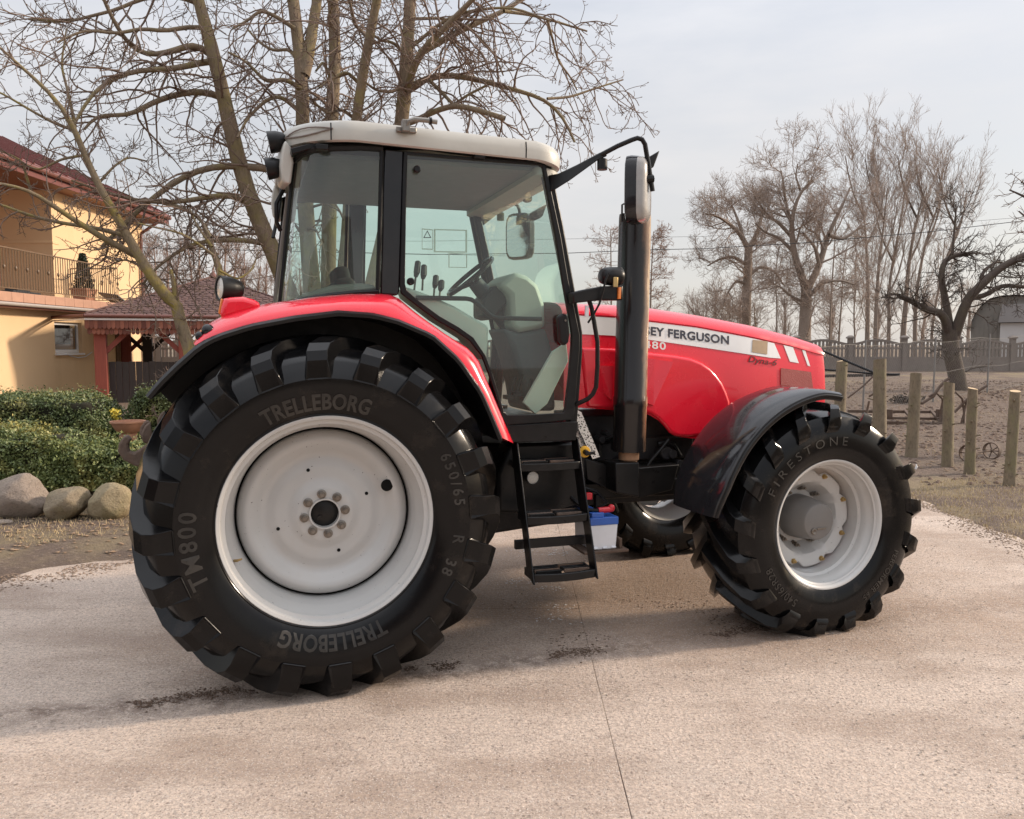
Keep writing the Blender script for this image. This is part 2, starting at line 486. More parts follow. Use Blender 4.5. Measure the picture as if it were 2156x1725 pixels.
def mk_ground():
    t = NT('soil_and_dry_grass')
    P = t.pos(True)
    soil = t.mix(t.noise(2.3, 7, 0.65, P), (0.085, 0.058, 0.044), (0.20, 0.142, 0.108))
    soil = t.mix(t.rng(t.noise(26, 5, 0.7, P), 0.52, 0.72), soil, (0.30, 0.225, 0.17))
    grass = t.mix(t.noise(11, 6, 0.7, P), (0.19, 0.145, 0.075), (0.38, 0.295, 0.175))
    m = t.rng(t.noise(0.75, 5, 0.6, P), 0.46, 0.58)
    sx = t.n('ShaderNodeSeparateXYZ'); t.l(P, sx.inputs[0])
    near = t.rng(sx.outputs['Y'], 10.2, 12.4, 0.65, 0.10)
    far = t.rng(sx.outputs['Y'], 22, 30, 0.0, 0.7)
    w = t.math('MULTIPLY', m, t.math('MAXIMUM', near, far))
    c = t.mix(w, soil, grass)
    t.col(c).set(Roughness=0.95)
    h = t.math('ADD', t.noise(14, 6, 0.7, P), t.math('MULTIPLY', t.noise(60, 4, 0.6, P), 0.5))
    t.bump(h, 1.0, 0.06)
    return t.m
M['ground'] = mk_ground()
ground = structure(put('ground', np_mesh('ground', np.stack([GX, GY, GZ], -1).reshape(-1, 3), gf, M['ground'], True)))

def mk_concrete():
    t = NT('weathered_concrete')
    P = t.pos(True)
    c = t.mix(t.noise(0.8, 6, 0.6, P), (0.63, 0.50, 0.405), (0.75, 0.61, 0.505))
    c = t.mix(t.rng(t.noise(2.7, 7, 0.7, P), 0.56, 0.74, 0, 0.75), c, (0.33, 0.262, 0.215))       # dirt held in the hollows
    c = t.mix(t.rng(t.noise(9.0, 6, 0.75, P, (1, 1.8, 1)), 0.56, 0.70, 0, 0.8), c, (0.27, 0.205, 0.165))
    c = t.mix(t.rng(t.noise(24, 6, 0.75, P, (1, 1.5, 1)), 0.55, 0.72, 0, 0.7), c, (0.30, 0.235, 0.195))
    c = t.mix(t.rng(t.noise(0.55, 5, 0.62, P, (1.0, 2.2, 1)), 0.46, 0.60, 0, 0.75), c, (0.37, 0.265, 0.195))
    c = t.mix(t.rng(t.noise(0.9, 4, 0.6, P, (0.5, 1.0, 1)), 0.58, 0.70, 0, 0.35), c, (0.40, 0.375, 0.345))
    cv = t.n('ShaderNodeTexVoronoi', feature='DISTANCE_TO_EDGE'); cv.inputs['Scale'].default_value = 0.42
    wv = t.n('ShaderNodeMix', data_type='VECTOR'); nz = t.n('ShaderNodeTexNoise'); nz.inputs['Scale'].default_value = 3.0; nz.inputs['Detail'].default_value = 5; t.l(P, nz.inputs['Vector'])
    wv.inputs[0].default_value = 0.16; t.l(P, wv.inputs[4]); t.l(nz.outputs['Color'], wv.inputs[5]); t.l(wv.outputs[1], cv.inputs['Vector'])
    crack = t.math('MULTIPLY', t.rng(cv.outputs['Distance'], 0.0, 0.0045, 1, 0), t.rng(t.noise(0.8, 3, 0.5, P), 0.45, 0.58))
    c = t.mix(t.math('MULTIPLY', crack, 0.15), c, (0.16, 0.12, 0.095))
    # drift of brown dirt lying along a line past the rear wheel
    sxx = t.n('ShaderNodeSeparateXYZ'); t.l(P, sxx.inputs[0])
    dl = t.math('SUBTRACT', sxx.outputs['Y'], t.math('ADD', t.math('MULTIPLY', sxx.outputs['X'], 0.30), 4.33))
    dl = t.math('ADD', dl, t.math('MULTIPLY', t.math('SUBTRACT', t.noise(1.6, 5, 0.6, P), 0.5), 0.7))
    band = t.math('MULTIPLY', t.rng(t.math('ABSOLUTE', dl), 0.0, 0.20, 1, 0), t.rng(t.noise(11, 6, 0.75, P), 0.40, 0.54))
    c = t.mix(t.math('MULTIPLY', band, 0.95), c, (0.155, 0.10, 0.068))
    # sandy brown dirt tracked in beneath the parked machine
    sx = t.n('ShaderNodeSeparateXYZ'); t.l(P, sx.inputs[0])
    dx = t.math('MULTIPLY', t.math('ABSOLUTE', t.math('SUBTRACT', sx.outputs['X'], 1.0)), 0.27)
    dy = t.math('MULTIPLY', t.math('ABSOLUTE', t.math('SUBTRACT', sx.outputs['Y'], 5.9)), 0.50)
    d = t.math('ADD', t.math('MAXIMUM', dx, dy), t.math('MULTIPLY', t.noise(2.2, 6, 0.6, P), 0.9))
    c = t.mix(t.rng(d, 0.85, 1.30, 0.85, 0.0), c, t.mix(t.noise(40, 5, 0.7, P), (0.29, 0.18, 0.11), (0.50, 0.345, 0.235)))
    c = t.mix(t.rng(t.noise(58, 5, 0.75, P), 0.38, 0.58, 0.75, 0), c, (0.33, 0.26, 0.22))
    c = t.mix(t.rng(t.noise(75, 4, 0.7, P), 0.56, 0.70, 0, 0.6), c, (0.68, 0.61, 0.55))
    v = t.n('ShaderNodeTexVoronoi'); v.inputs['Scale'].default_value = 62; t.l(P, v.inputs['Vector'])
    agg = t.rng(v.outputs['Distance'], 0.0, 0.35, 1, 0)
    sel = t.rng(t.noise(33, 3, 0.6, P), 0.5, 0.62)
    c = t.mix(t.math('MULTIPLY', t.math('MULTIPLY', agg, sel), 0.75), c, (0.74, 0.68, 0.62))
    c = t.mix(t.rng(t.noise(130, 4, 0.7, P), 0.54, 0.66, 0, 0.55), c, (0.16, 0.125, 0.105))
    for sc_, lo_, hi_, col_, wt_ in ((95, 0.0, 0.16, (0.17, 0.125, 0.10), 0.85), (140, 0.0, 0.14, (0.86, 0.80, 0.73), 0.75), (48, 0.0, 0.07, (0.20, 0.15, 0.12), 0.8), (260, 0.0, 0.22, (0.24, 0.185, 0.15), 0.55)):
        gv = t.n('ShaderNodeTexVoronoi'); gv.inputs['Scale'].default_value = sc_; t.l(P, gv.inputs['Vector'])
        gs = t.n('ShaderNodeSeparateColor'); t.l(gv.outputs['Color'], gs.inputs[0])
        pick = t.math('LESS_THAN', gs.outputs[0], hi_); core = t.rng(gv.outputs['Distance'], 0.18, 0.42, 1, 0)
        c = t.mix(t.math('MULTIPLY', t.math('MULTIPLY', pick, core), wt_), c, col_)
    rt0 = t.n('ShaderNodeMapping'); rt0.inputs['Rotation'].default_value = (0, 0, rad(-38)); rt0.inputs['Scale'].default_value = (7, 55, 1); t.l(P, rt0.inputs['Vector'])
    c = t.mix(t.rng(t.noise(1.0, 4, 0.65, rt0.outputs['Vector']), 0.52, 0.74, 0, 0.3), c, (0.36, 0.275, 0.22))
    t.col(c).set(Roughness=t.rng(t.noise(3, 4, 0.5, P), 0.3, 0.7, 0.72, 0.92))
    h = t.math('ADD', t.math('MULTIPLY', t.noise(46, 6, 0.72, P), 1.0), t.math('MULTIPLY', agg, 0.30))
    h = t.math('ADD', h, t.math('MULTIPLY', t.noise(6, 5, 0.6, P), 1.2))
    h = t.math('SUBTRACT', h, t.math('MULTIPLY', crack, 0.2))
    rt = t.n('ShaderNodeMapping'); rt.inputs['Rotation'].default_value = (0, 0, rad(-38)); rt.inputs['Scale'].default_value = (9, 70, 1); t.l(P, rt.inputs['Vector'])
    h = t.math('ADD', h, t.math('MULTIPLY', t.noise(1.0, 4, 0.6, rt.outputs['Vector']), 0.9))
    t.bump(h, 0.85, 0.02)
    return t.m
M['concrete'] = mk_concrete()
yard = bpy.data.objects.new('concrete_yard', None); COL.objects.link(yard); structure(yard)
def slab(x0, x1, y0, y1, k):
    nxs, nys = 42, 50
    us = np.linspace(0, 1, nxs); vs_ = np.linspace(0, 1, nys)
    U, V = np.meshgrid(us, vs_)
    X = x0 + U * (x1 - x0); Y = y0 + V * (y1 - y0)
    eu = np.minimum(U, 1 - U) * (x1 - x0); ev = np.minimum(V, 1 - V) * (y1 - y0)
    jit = 0.0022 * fbm(X, Y, 6, k)
    X = X + np.where(eu < 1e-6, jit * 2, 0); Y = Y + np.where(ev < 1e-6, jit * 2, 0)
    Z = 0.003 * fbm(X, Y, 0.9, k + 3) - 0.001 * np.where(np.minimum(eu, ev) < 1e-6, 1, 0) - 0.0015
    Z = np.minimum(Z, 0.0)
    n = nxs * nys
    v = np.stack([X, Y, Z], -1).reshape(-1, 3)
    i = (np.arange(nys - 1)[:, None] * nxs + np.arange(nxs - 1)[None, :]).ravel()
    f = np.stack([i, i + 1, i + nxs + 1, i + nxs], 1)
    per = list(range(nxs)) + [j * nxs + nxs - 1 for j in range(1, nys)] + [(nys - 1) * nxs + q for q in range(nxs - 2, -1, -1)] + [j * nxs for j in range(nys - 2, 0, -1)]
    low = v[per].copy(); low[:, 2] = -0.12
    v2 = np.concatenate([v, low]); m = len(per)
    pf = np.array([[per[a], n + a, n + (a + 1) % m, per[(a + 1) % m]] for a in range(m)])
    me = np_mesh('concrete_slab', v2, np.concatenate([f, pf]), M['concrete'], True); me.set_sharp_from_angle(angle=rad(30))
    return put('concrete_slab', me, yard)
k = 0
for (xa, xb, ys) in ((-3.68, 0.434, (-4.9, 0.2, 5.22, 10.3, 14.3)), (0.4372, 4.58, (-4.9, -0.05, 4.96, 9.95, 14.3))):
    for q in range(4):
        k += 1
        slab(xa, xb, ys[q] + 0.0015, ys[q + 1] - 0.0015, k * 5)

# loose stones and crumbs on the yard, flakes of old white paint, leaf litter and dry grass
def scatter(name, label, cat, pts, size, mat, flat=0.6, seed=1):
    r = np.random.default_rng(seed)
    base = np.array([[1,0,0],[-.6,.8,0],[-.5,-.9,0],[0.1,0,.8],[0,0.1,-.6]], float)
    fs = np.array([[0,1,3],[1,2,3],[2,0,3],[1,0,4],[2,1,4],[0,2,4]])
    n = len(pts); s = size * r.uniform(0.5, 1.5, (n, 1, 1))
    a = r.uniform(0, 6.28, n)
    B = base[None] * s * np.stack([r.uniform(.6, 1.3, (n, 1)).repeat(5, 1), r.uniform(.6, 1.3, (n, 1)).repeat(5, 1), np.full((n, 5), flat)], -1)
    X = B[..., 0] * np.cos(a)[:, None] - B[..., 1] * np.sin(a)[:, None]; Yy = B[..., 0] * np.sin(a)[:, None] + B[..., 1] * np.cos(a)[:, None]
    V = np.stack([X, Yy, B[..., 2]], -1) + pts[:, None, :]
    F = (fs[None] + (np.arange(n) * 5)[:, None, None]).reshape(-1, 3)
    o = put(name, np_mesh(name, V.reshape(-1, 3), F, mat))
    return tag(o, label, cat, kind='stuff')
M['pebble'] = mat_basic('pale_pebbles', (0.42, 0.36, 0.30), 0.85, var=0.5, scale=20)
r1 = np.random.default_rng(3)
n = 9000
px_ = r1.uniform(-3.4, 4.4, n); py_ = r1.uniform(2.4, 9.5, n)
keep = (vnoise(px_, py_, 0.9, 4) > 0.45)
px_, py_ = px_[keep], py_[keep]
scatter('loose_grit', 'small pale stones and grit scattered over the concrete yard', 'grit', np.stack([px_, py_, np.full(len(px_), 0.001)], -1), 0.0052, M['pebble'])
M['flake'] = mat_basic('white_paint_flakes', (0.75, 0.75, 0.76), 0.7, var=0.1)
pts = []
for cx, cy in ((1160, 1240), (1165, 1300), (1090, 1225), (1180, 1165), (1110, 1160), (1168, 1280), (1150, 1200)):
    c = at_z(cx, cy)
    m_ = 26
    pts.append(np.stack([c[0] + r1.normal(0, .07, m_), c[1] + r1.normal(0, .05, m_), np.full(m_, 0.003)], -1))
scatter('paint_flakes', 'white flakes of old paint lying on concrete below the step', 'paint flakes', np.concatenate(pts), 0.009, M['flake'], 0.12, 5)
def mk_blades(name, label, cat, pts, hgt, wid, mat, seed=0, lean=0.6):
    r = np.random.default_rng(seed); n = len(pts)
    a = r.uniform(0, 6.28, n); h = hgt * r.uniform(.4, 1.3, n); w = wid * r.uniform(.6, 1.4, n)
    dx, dy = np.cos(a), np.sin(a); la = r.uniform(0, 6.28, n); le = lean * h * r.uniform(.2, 1.3, n)
    b0 = pts + np.stack([-dy * w, dx * w, 0 * w], -1); b1 = pts + np.stack([dy * w, -dx * w, 0 * w], -1)
    tp = pts + np.stack([np.cos(la) * le, np.sin(la) * le, h], -1)
    V = np.stack([b0, b1, tp], 1).reshape(-1, 3)
    F = np.arange(n * 3).reshape(-1, 3)
    return tag(put(name, np_mesh(name, V, F, mat)), label, cat, kind='stuff')
def mk_grassmat(name, a, b):
    t = NT(name); c = t.mix(t.noise(3.3, 4, 0.6, t.pos(True)), a, b)
    c = t.mix(t.rng(t.noise(60, 2, .5, t.pos(True)), .3, .7), c, tuple(0.6 * (x + y) for x, y in zip(a, b)))
    t.col(c).set(Roughness=0.9); return t.m
M['dry_grass'] = mk_grassmat('dry_grass', (0.33, 0.25, 0.12), (0.56, 0.44, 0.28))
def gpts(n, x0, x1, y0, y1, fn, seed):
    r = np.random.default_rng(seed); x = r.uniform(x0, x1, n); y = r.uniform(y0, y1, n)
    k_ = fn(x, y); x, y = x[k_], y[k_]; return np.stack([x, y, terrain(x, y) - 0.004], -1)
gl = gpts(15000, -7.5, -0.8, 6.2, 8.6, lambda x, y: (terrain(x, y) > -0.01) & (vnoise(x, y, 2.2, 8) * 0.7 + vnoise(x, y, .8, 2) * .5 - 0.9 * smooth(7.4, 6.3, y) > 0.42), 21)
mk_blades('dry_grass_strip', 'thin dry grass between the boulders and the concrete', 'grass', gl, 0.035, 0.0035, M['dry_grass'], 1)
gr = gpts(24000, 4.4, 8.5, 6.5, 11.5, lambda x, y: (terrain(x, y) > -0.012) & (vnoise(x, y, 1.9, 18) * 0.8 + vnoise(x, y, .6, 12) * .6 - 1.1 * smooth(9.6, 11.2, y) > 0.34), 22)
mk_blades('dry_grass_verge', 'short straw coloured grass on the verge by the timber posts', 'grass', gr, 0.035, 0.0035, M['dry_grass'], 2)
M['litter'] = mat_basic('dry_leaf_litter', (0.27, 0.185, 0.12), 0.9, var=0.55, scale=9)
ll = np.concatenate([gpts(9000, 5.2, 20, 9.5, 24, lambda x, y: vnoise(x, y, 1.1, 7) > 0.35, 31), gpts(1100, -8, -1, 6.5, 9, lambda x, y: terrain(x, y) > -0.01, 32)])
ll[:, 2] += 0.012
scatter('leaf_litter', 'dead leaves and twig bits strewn over the bare soil', 'leaf litter', ll, 0.028, M['litter'], 0.25, 9)

M['clod'] = mat_basic('soil_clods', (0.12, 0.08, 0.06), 0.95, var=0.6, scale=7)
cl = gpts(9000, 5.0, 22, 9.8, 27, lambda x, y: vnoise(x, y, .9, 17) > 0.3, 41)
scatter('soil_clods', 'dark crumbly clods of soil over the bare field', 'soil clods', cl, 0.045, M['clod'], 0.7, 19)

wd = gpts(16000, 5.0, 20, 10.5, 26, lambda x, y: (vnoise(x, y, 3.0, 51) > 0.72) & (vnoise(x, y, .5, 52) > .35), 44)
mk_blades('weed_tufts', 'small tufts of dry weeds dotted over the bare field', 'weeds', wd, 0.07, 0.004, M['dry_grass'], 7)

r5 = np.random.default_rng(55); nn = 5200
tx_ = r5.uniform(-2.6, 2.2, nn); ty_ = 0.30 * tx_ + 4.33 + r5.normal(0, .035, nn) + .28 * fbm(tx_, tx_ * 0 + 3, 1.3, 6)
kk = (vnoise(tx_, ty_, 2.6, 61) + .3 * vnoise(tx_, ty_, 9, 64) > 0.62); tx_, ty_ = tx_[kk], ty_[kk]
M['dirt'] = mat_basic('dark_damp_dirt', (0.13, 0.082, 0.055), 0.95, var=0.4, scale=20)
scatter('dirt_crumbs', 'dark crumbs of damp dirt in a line past the rear tyre', 'dirt', np.stack([tx_, ty_, np.full(len(tx_), .001)], -1), 0.0070, M['dirt'], 0.3, 71)
n2 = 1500; bx_ = r5.normal(0.85, .55, n2); by_ = r5.normal(4.95, .22, n2); k2 = vnoise(bx_, by_, 2.2, 63) > .5
scatter('mud_crumbs', 'scattered mud crumbs on the concrete below the step', 'mud', np.stack([bx_[k2], by_[k2], np.full(int(k2.sum()), .001)], -1), 0.0075, M['dirt'], 0.3, 72)

ex = r5.uniform(-3.9, 0.2, 5200); ey = 6.05 + (ex + 3.86) * 0.62 - np.abs(r5.normal(0, .28, 5200)); ke = vnoise(ex, ey, 3.1, 81) > .35
fx_ = 4.5 - np.abs(r5.normal(0, .18, 2600)); fy_ = r5.uniform(5, 11, 2600); kf = vnoise(fx_, fy_, 3.1, 82) > .35
M['dust_crumb'] = mat_basic('dry_soil_crumbs', (0.25, 0.18, 0.13), 0.95, var=0.5, scale=9)
scatter('edge_soil', 'dry soil crumbs spilled over the edges of the concrete', 'soil', np.concatenate([np.stack([ex[ke], ey[ke], np.full(int(ke.sum()), .001)], -1), np.stack([fx_[kf], fy_[kf], np.full(int(kf.sum()), .001)], -1)]), 0.010, M['dust_crumb'], 0.4, 73)
# ================================================================== THE TRACTOR
TR = thing('tractor', 'red farm tractor with pale cab roof and large lugged tyres on the concrete yard', 'tractor', tuple(T_ORG), T_YAW)

def lugs(mb, n, secs, phase=0.0, side=-1):
    for i in range(n):
        p0 = 2 * PI * (i + phase) / n
        rings = []
        for (y, dp, rb, rt, wb, wt) in secs:
            ph = p0 - dp
            q = []
            for r, w in ((rb, wb), (rb, -wb), (rt, -wt), (rt, wt)):
                a = ph + w / r
                q.append((r * math.cos(a), -side * y, r * math.sin(a)))
            rings.append(q)
        mb.loft(rings, True, True, True)
def squash(mb, h, wide):
    o = []
    for x, y, z in mb.v:
        d = max(0.0, min(1.0, (-z - (h - 0.22)) / 0.22))
        rr = math.hypot(x, z)
        y *= 1 + wide * d * d * (1 if rr < h * 0.99 else 0.4)
        if z < -h + 0.004: z = -h + 0.002
        o.append((x, y, z))
    mb.v = o
def arc_text(key, sidewall, r0, hgt, phi_c, off, width=1.0):
    v, f = GLY[key]
    s = hgt / v[:, 1].max(); u = (v[:, 0] - v[:, 0].max() / 2) * s * width; w = v[:, 1] * s
    rm = r0 + hgt / 2
    ph = phi_c - u / rm; r = r0 + w
    y = np.interp(r, sidewall[0], sidewall[1]) - off
    return np.stack([r * np.cos(ph), y, r * np.sin(ph)], 1), f

# ---- rear wheels
RW_H, RW_Y = 0.8637, 0.93
def rear_tyre():
    P = [(-.262,.498),(-.285,.512),(-.291,.518),(-.287,.521),(-.292,.526),(-.308,.55),(-.325,.61),(-.333,.66),(-.333,.690),(-.328,.700),(-.292,.768),(-.277,.784),(-.222,.820),(-.13,.846),(0,.854)]
    prof = P + [(-a, r) for a, r in P[-2::-1]]
    mb = MB(); mb.lathe(prof, 120)
    secs = [(-.336,0,.684,.694,.052,.042),(-.343,0,.690,.774,.058,.047),(-.326,.004,.705,.822,.064,.048),(-.287,.025,.755,.858,.068,.050),(-.20,.09,.805,.886,.068,.050),(-.10,.20,.825,.896,.068,.050),(0.0,.31,.835,.900,.068,.050),(.05,.355,.835,.898,.064,.044)]
    lugs(mb, 20, secs, 0.18, -1)
    s2 = [(y, dp, a, b, c, d) for (y, dp, a, b, c, d) in secs]
    lugs(mb, 20, s2, 0.68, 1)
    squash(mb, RW_H, 0.05)
    return mb
SIDE_R = ([.498,.512,.526,.55,.61,.66,.70], [-.262,-.285,-.292,-.308,-.325,-.333,-.330])
def rear_wheel(y, near):
    w = sub('rear_wheel', TR, (0, y, RW_H), (0, 0, 0 if near else PI))
    rear_tyre().build('tyre', M['rubber'], w, smooth=24, bevel=0.004)
    mb = MB()
    mb.lathe([(-.255,.470),(-.262,.498),(-.275,.511),(-.283,.513),(-.286,.508),(-.280,.494),(-.258,.488),(-.236,.487),(-.228,.474),(-.204,.472),(-.196,.462),(-.168,.460),(-.158,.450),(-.125,.449),(-.112,.441),(-.06,.440),(-.05,.436),(0.0,.430),(.06,.440),(.2,.48),(.27,.50)], 96)
    mb.build('rim', M['rim'], w, smooth=50)
    md = MB()
    md.lathe([(-.005,.4265),(-.028,.423),(-.060,.410),(-.078,.388),(-.080,.370),(-.070,.348),(-.040,.318),(-.030,.300),(-.030,.275),(-.044,.250),(-.050,.225),(-.050,.190),(-.055,.165),(-.075,.142),(-.080,.125),(-.080,.080),(-.090,.078),(-.090,.070),(-.05,.068)], 96)
    disc = md.build('wheel_disc', M['rim'], w, smooth=60)
    MB().lathe([(-.035,.428),(-.030,.4245),(-.012,.4245),(-.012,.432)], 96).build('disc_gap', M['black_hole'], w)
    hc = MB(); hc.lathe([(-.055,.0685),(-.058,.06),(-.064,.035),(-.066,.0)], 32); hc.box(-.035,-.015,-.076,-.06,-.03,-.01); hc.build('hub_cap', M['black_metal'], w)
    for i in range(8):
        a = rad(-82 + 45 * i)
        nb = MB(); c = (.102 * math.cos(a), -.080, .102 * math.sin(a))
        nb.lathe([(0,.0235),(-.006,.0235),(-.008,.019)], 18, c, False, True)
        nb.lathe([(-.006,.0165),(-.026,.0165),(-.029,.013)], 6, c, False, True)
        nb.lathe([(-.026,.0095),(-.037,.0085)], 10, c, False, True)
        nb.build('wheel_nut', M['steel'], w)
    for (r, a, s) in ((.232, 109, .009), (.237, 197, .009), (.210, 289, .009), (.230, 22, .009), (.339, 22, .031)):
        a = rad(a); yy = np.interp(r, [.19,.225,.25,.275,.318,.348], [-.050,-.050,-.044,-.030,-.040,-.070]) - (.0014 if s < .02 else .016)
        MB().lathe([(yy, s), (yy - .0008, s)], 20, (r * math.cos(a), 0, r * math.sin(a)), False, True).build('hole_shade_disc', M['black_hole'], w)  # solid black disc painted for the dark inside a hole
    vv = MB(); a = rad(202); vv.tube([(.468*math.cos(a), -.20, .468*math.sin(a)), (.455*math.cos(a), -.225, .455*math.sin(a)), (.430*math.cos(a), -.235, .430*math.sin(a))], [.007, .007, .004], 8); vv.build('valve', M['brass'], w)
    if near:
        for key, r0, hg, ph, wd in (('treb', .540, .080, 95, .80), ('treb', .543, .080, 271, .80), ('tm', .590, .080, 188, 1.0), ('size', .612, .055, 17, 1.0), ('sr', .612, .055, -11, 1.0), ('s38', .606, .055, -24, 1.0)):
            v, f = arc_text(key, SIDE_R, r0, hg, rad(ph), .004, wd); tb = MB().add(v, f)
            squash(tb, RW_H, 0.05)
            tb.build('sidewall_lettering', M['letter'], w, smooth=0, recalc=False)
    return w
rear_wheel(-RW_Y, True)
rear_wheel(RW_Y, False)

# ---- front wheels (steered) with planetary hubs and mudguards
FW_X, FW_Y, FW_H, STEER = 2.884, 0.955, 0.652, 0.053
def front_wheel(y, near):
    w = sub('front_wheel', TR, (FW_X, y, FW_H), (0, 0, STEER + (0 if near else PI)))
    P = [(-.232,.372),(-.250,.39),(-.268,.43),(-.277,.485),(-.276,.54),(-.262,.60),(-.235,.642),(-.16,.664),(0,.672)]
    prof = P + [(-a, r) for a, r in P[-2::-1]]
    mb = MB(); mb.lathe(prof, 96)
    secs = [(-.270,-.05,.550,.560,.040,.028),(-.283,-.04,.568,.590,.044,.033),(-.282,-.015,.60,.642,.047,.036),(-.262,.01,.63,.688,.047,.034),(-.215,.06,.645,.706,.044,.030),(-.11,.20,.655,.713,.044,.028),(0.0,.36,.66,.716,.042,.026),(.04,.41,.66,.716,.040,.025)]
    sg = 1 if near else -1
    lugs(mb, 17, secs, 0.30, -1); lugs(mb, 17, secs, 0.80, 1)
    squash(mb, FW_H, 0.05)
    mb.build('tyre', M['rubber_front'], w, smooth=40, bevel=0.007)
    rb = MB()
    rb.lathe([(-.222,.355),(-.232,.372),(-.243,.386),(-.250,.388),(-.251,.383),(-.244,.372),(-.228,.364),(-.195,.359),(-.185,.345),(-.13,.338),(-.12,.322),(-.03,.316),(.05,.30),(.15,.33),(.23,.37)], 80)
    rb.build('rim', M['rim'], w, smooth=50)
    # dished disc with scalloped edge
    db = MB(); K = 96; ys = []
    def edge(a):
        s = abs(math.sin(4 * (a + 0.25)))
        return .300 - .030 * max(0, (0.55 - s)) / 0.55
    rows = [(1.0, -.055), (.975, -.062), (.86, -.060), (.74, -.045), (.64, .02), (.55, .055), (.36, .06)]
    rings = []
    for fr, yy in rows:
        rings.append([((edge(2*PI*j/K) if fr > .84 else .300) * fr * math.cos(2*PI*j/K), yy, (edge(2*PI*j/K) if fr > .84 else .300) * fr * math.sin(2*PI*j/K)) for j in range(K)])
    db.loft(rings)
    db.build('wheel_disc', M['rim'], w, smooth=40)
    hb = MB(); hb.lathe([(.06,.135),(-.01,.133),(-.065,.126),(-.072,.120),(-.140,.114),(-.152,.106),(-.156,.09),(-.160,.0)], 48)
    hb.build('planetary_hub', M['hub_grey'], w, smooth=40)
    pl = MB(); pl.lathe([(-.154,.020),(-.166,.018),(-.166,.011),(-.160,.009)], 16, (-.045, 0, -.055), False, True); pl.box(-.02, .045, -.164, -.154, -.048, -.036); pl.build('drain_plug', M['steel'], w, bevel=.002)
    for i in range(8):
        a = rad(22 + 45 * i); c = (.275 * math.cos(a), -.060, .275 * math.sin(a))
        nb = MB(); nb.lathe([(0,.017),(-.005,.017),(-.005,.0125),(-.018,.0125),(-.019,.007),(-.028,.006)], 6, c, False, True); nb.build('rim_bolt', M['brass'], w)
    for i in range(10):
        a = rad(12 + 36 * i); c = (.178 * math.cos(a), .054, .178 * math.sin(a))
        nb = MB(); nb.lathe([(0,.021),(-.02,.019),(-.02,.014),(-.045,.013),(-.046,.008),(-.062,.007)], 8, c, False, True); nb.build('wheel_nut', M['steel'], w)
    if near:
        sw = ([.372,.39,.43,.485,.54,.60], [-.232,-.250,-.268,-.277,-.276,-.262])
        for key, r0, hg, ph, wd in (('fire', .475, .052, 118, 1.2), ('perf', .500, .036, -42, 1.0), ('fsize', .485, .046, 222, 1.0)):
            v, f = arc_text(key, sw, r0, hg, rad(ph), .003, wd); tb = MB().add(v, f)
            squash(tb, FW_H, .05)
            tb.build('sidewall_lettering', M['letter'], w, smooth=0, recalc=False)
    # mudguard turning with the wheel
    g = MB(); R0 = .785; rings = []
    yl = [-.255, -.262, -.258, -.235, -.15, .0, .15, .24]
    rr = [-.030, -.012, .004, .016, .024, .028, .024, .0]
    for i in range(29):
        t = i / 28; a = rad(86.5 + 86.5 * t)
        R = R0 + 0.05 * max(0, (t - .75)) - 0.02 * max(0, .12 - t) / .12
        tp = 1 - 0.15 * max(0, (t - .85) / .15)
        ring = [((R + d) * math.cos(a), yv * tp, (R + d) * math.sin(a)) for yv, d in zip(yl, rr)]
        ring += [((R + d - .007) * math.cos(a), yv * tp, (R + d - .007) * math.sin(a)) for yv, d in zip(yl[::-1], rr[::-1])]
        rings.append(ring)
    if not near:
        rings = [[(-x, yv, z) for x, yv, z in rg] for rg in rings]
    g.loft(rings, True, True, True)
    g.build('mudguard', M['black_gloss'], w, smooth=40)
    MB().tube([(rg[1][0], rg[1][1], rg[1][2]) for rg in rings], .008, 6).build('mudguard_lip', M['black'], w)
    br = MB(); sx = 1 if near else -1
    br.tube([(0, .25, .2), (0, .26, .6), (sx * -.12, .2, .76)], .022, 8); br.tube([(sx * -.05, .25, .1), (sx * -.4, .26, .4), (sx * -.62, .2, .48)], .018, 8)
    br.build('mudguard_bracket', M['black_metal'], w)
    return w
front_wheel(-FW_Y, True)
front_wheel(FW_Y, False)

# ---- chassis
def blk(name, mat, *boxes, bevel=.012):
    mb = MB()
    for b in boxes: mb.box(*b)
    return mb.build(name, mat, TR, bevel=bevel)
ax = MB(); ax.lathe([(-.70,.19),(-.62,.19),(-.58,.15),(-.30,.15),(-.26,.22),(.26,.22),(.30,.15),(.58,.15),(.62,.19),(.70,.19)], 32, (0, 0, RW_H), True, True); ax.build('rear_axle', M['chassis'], TR)
tb = MB(); tb.loft([[(-.36,-.22,.60),(-.36,.22,.60),(-.36,.26,1.15),(-.36,-.26,1.15)],[(.4,-.26,.55),(.4,.26,.55),(.4,.26,1.2),(.4,-.26,1.2)],[(1.0,-.24,.50),(1.0,.24,.50),(1.0,.24,1.1),(1.0,-.24,1.1)],[(1.7,-.24,.56),(1.7,.24,.56),(1.7,.26,1.05),(1.7,-.26,1.05)]], True, True, True); tb.build('gearbox', M['chassis'], TR, bevel=.02)
eb = MB(); eb.box(1.7,2.55,-.26,.26,.66,1.25); eb.box(1.75,2.5,-.30,.30,.95,1.10); eb.box(2.55,3.05,-.20,.20,.72,1.2)
eb.lathe([(-.05,.05),(-.05,.06),(.16,.06),(.16,.05)], 20, (1.95,-.32,.93), True, True); eb.lathe([(0,.045),(.14,.045)], 18, (2.25,-.40,1.0), True, True); eb.build('engine', M['chassis'], TR, bevel=.01)
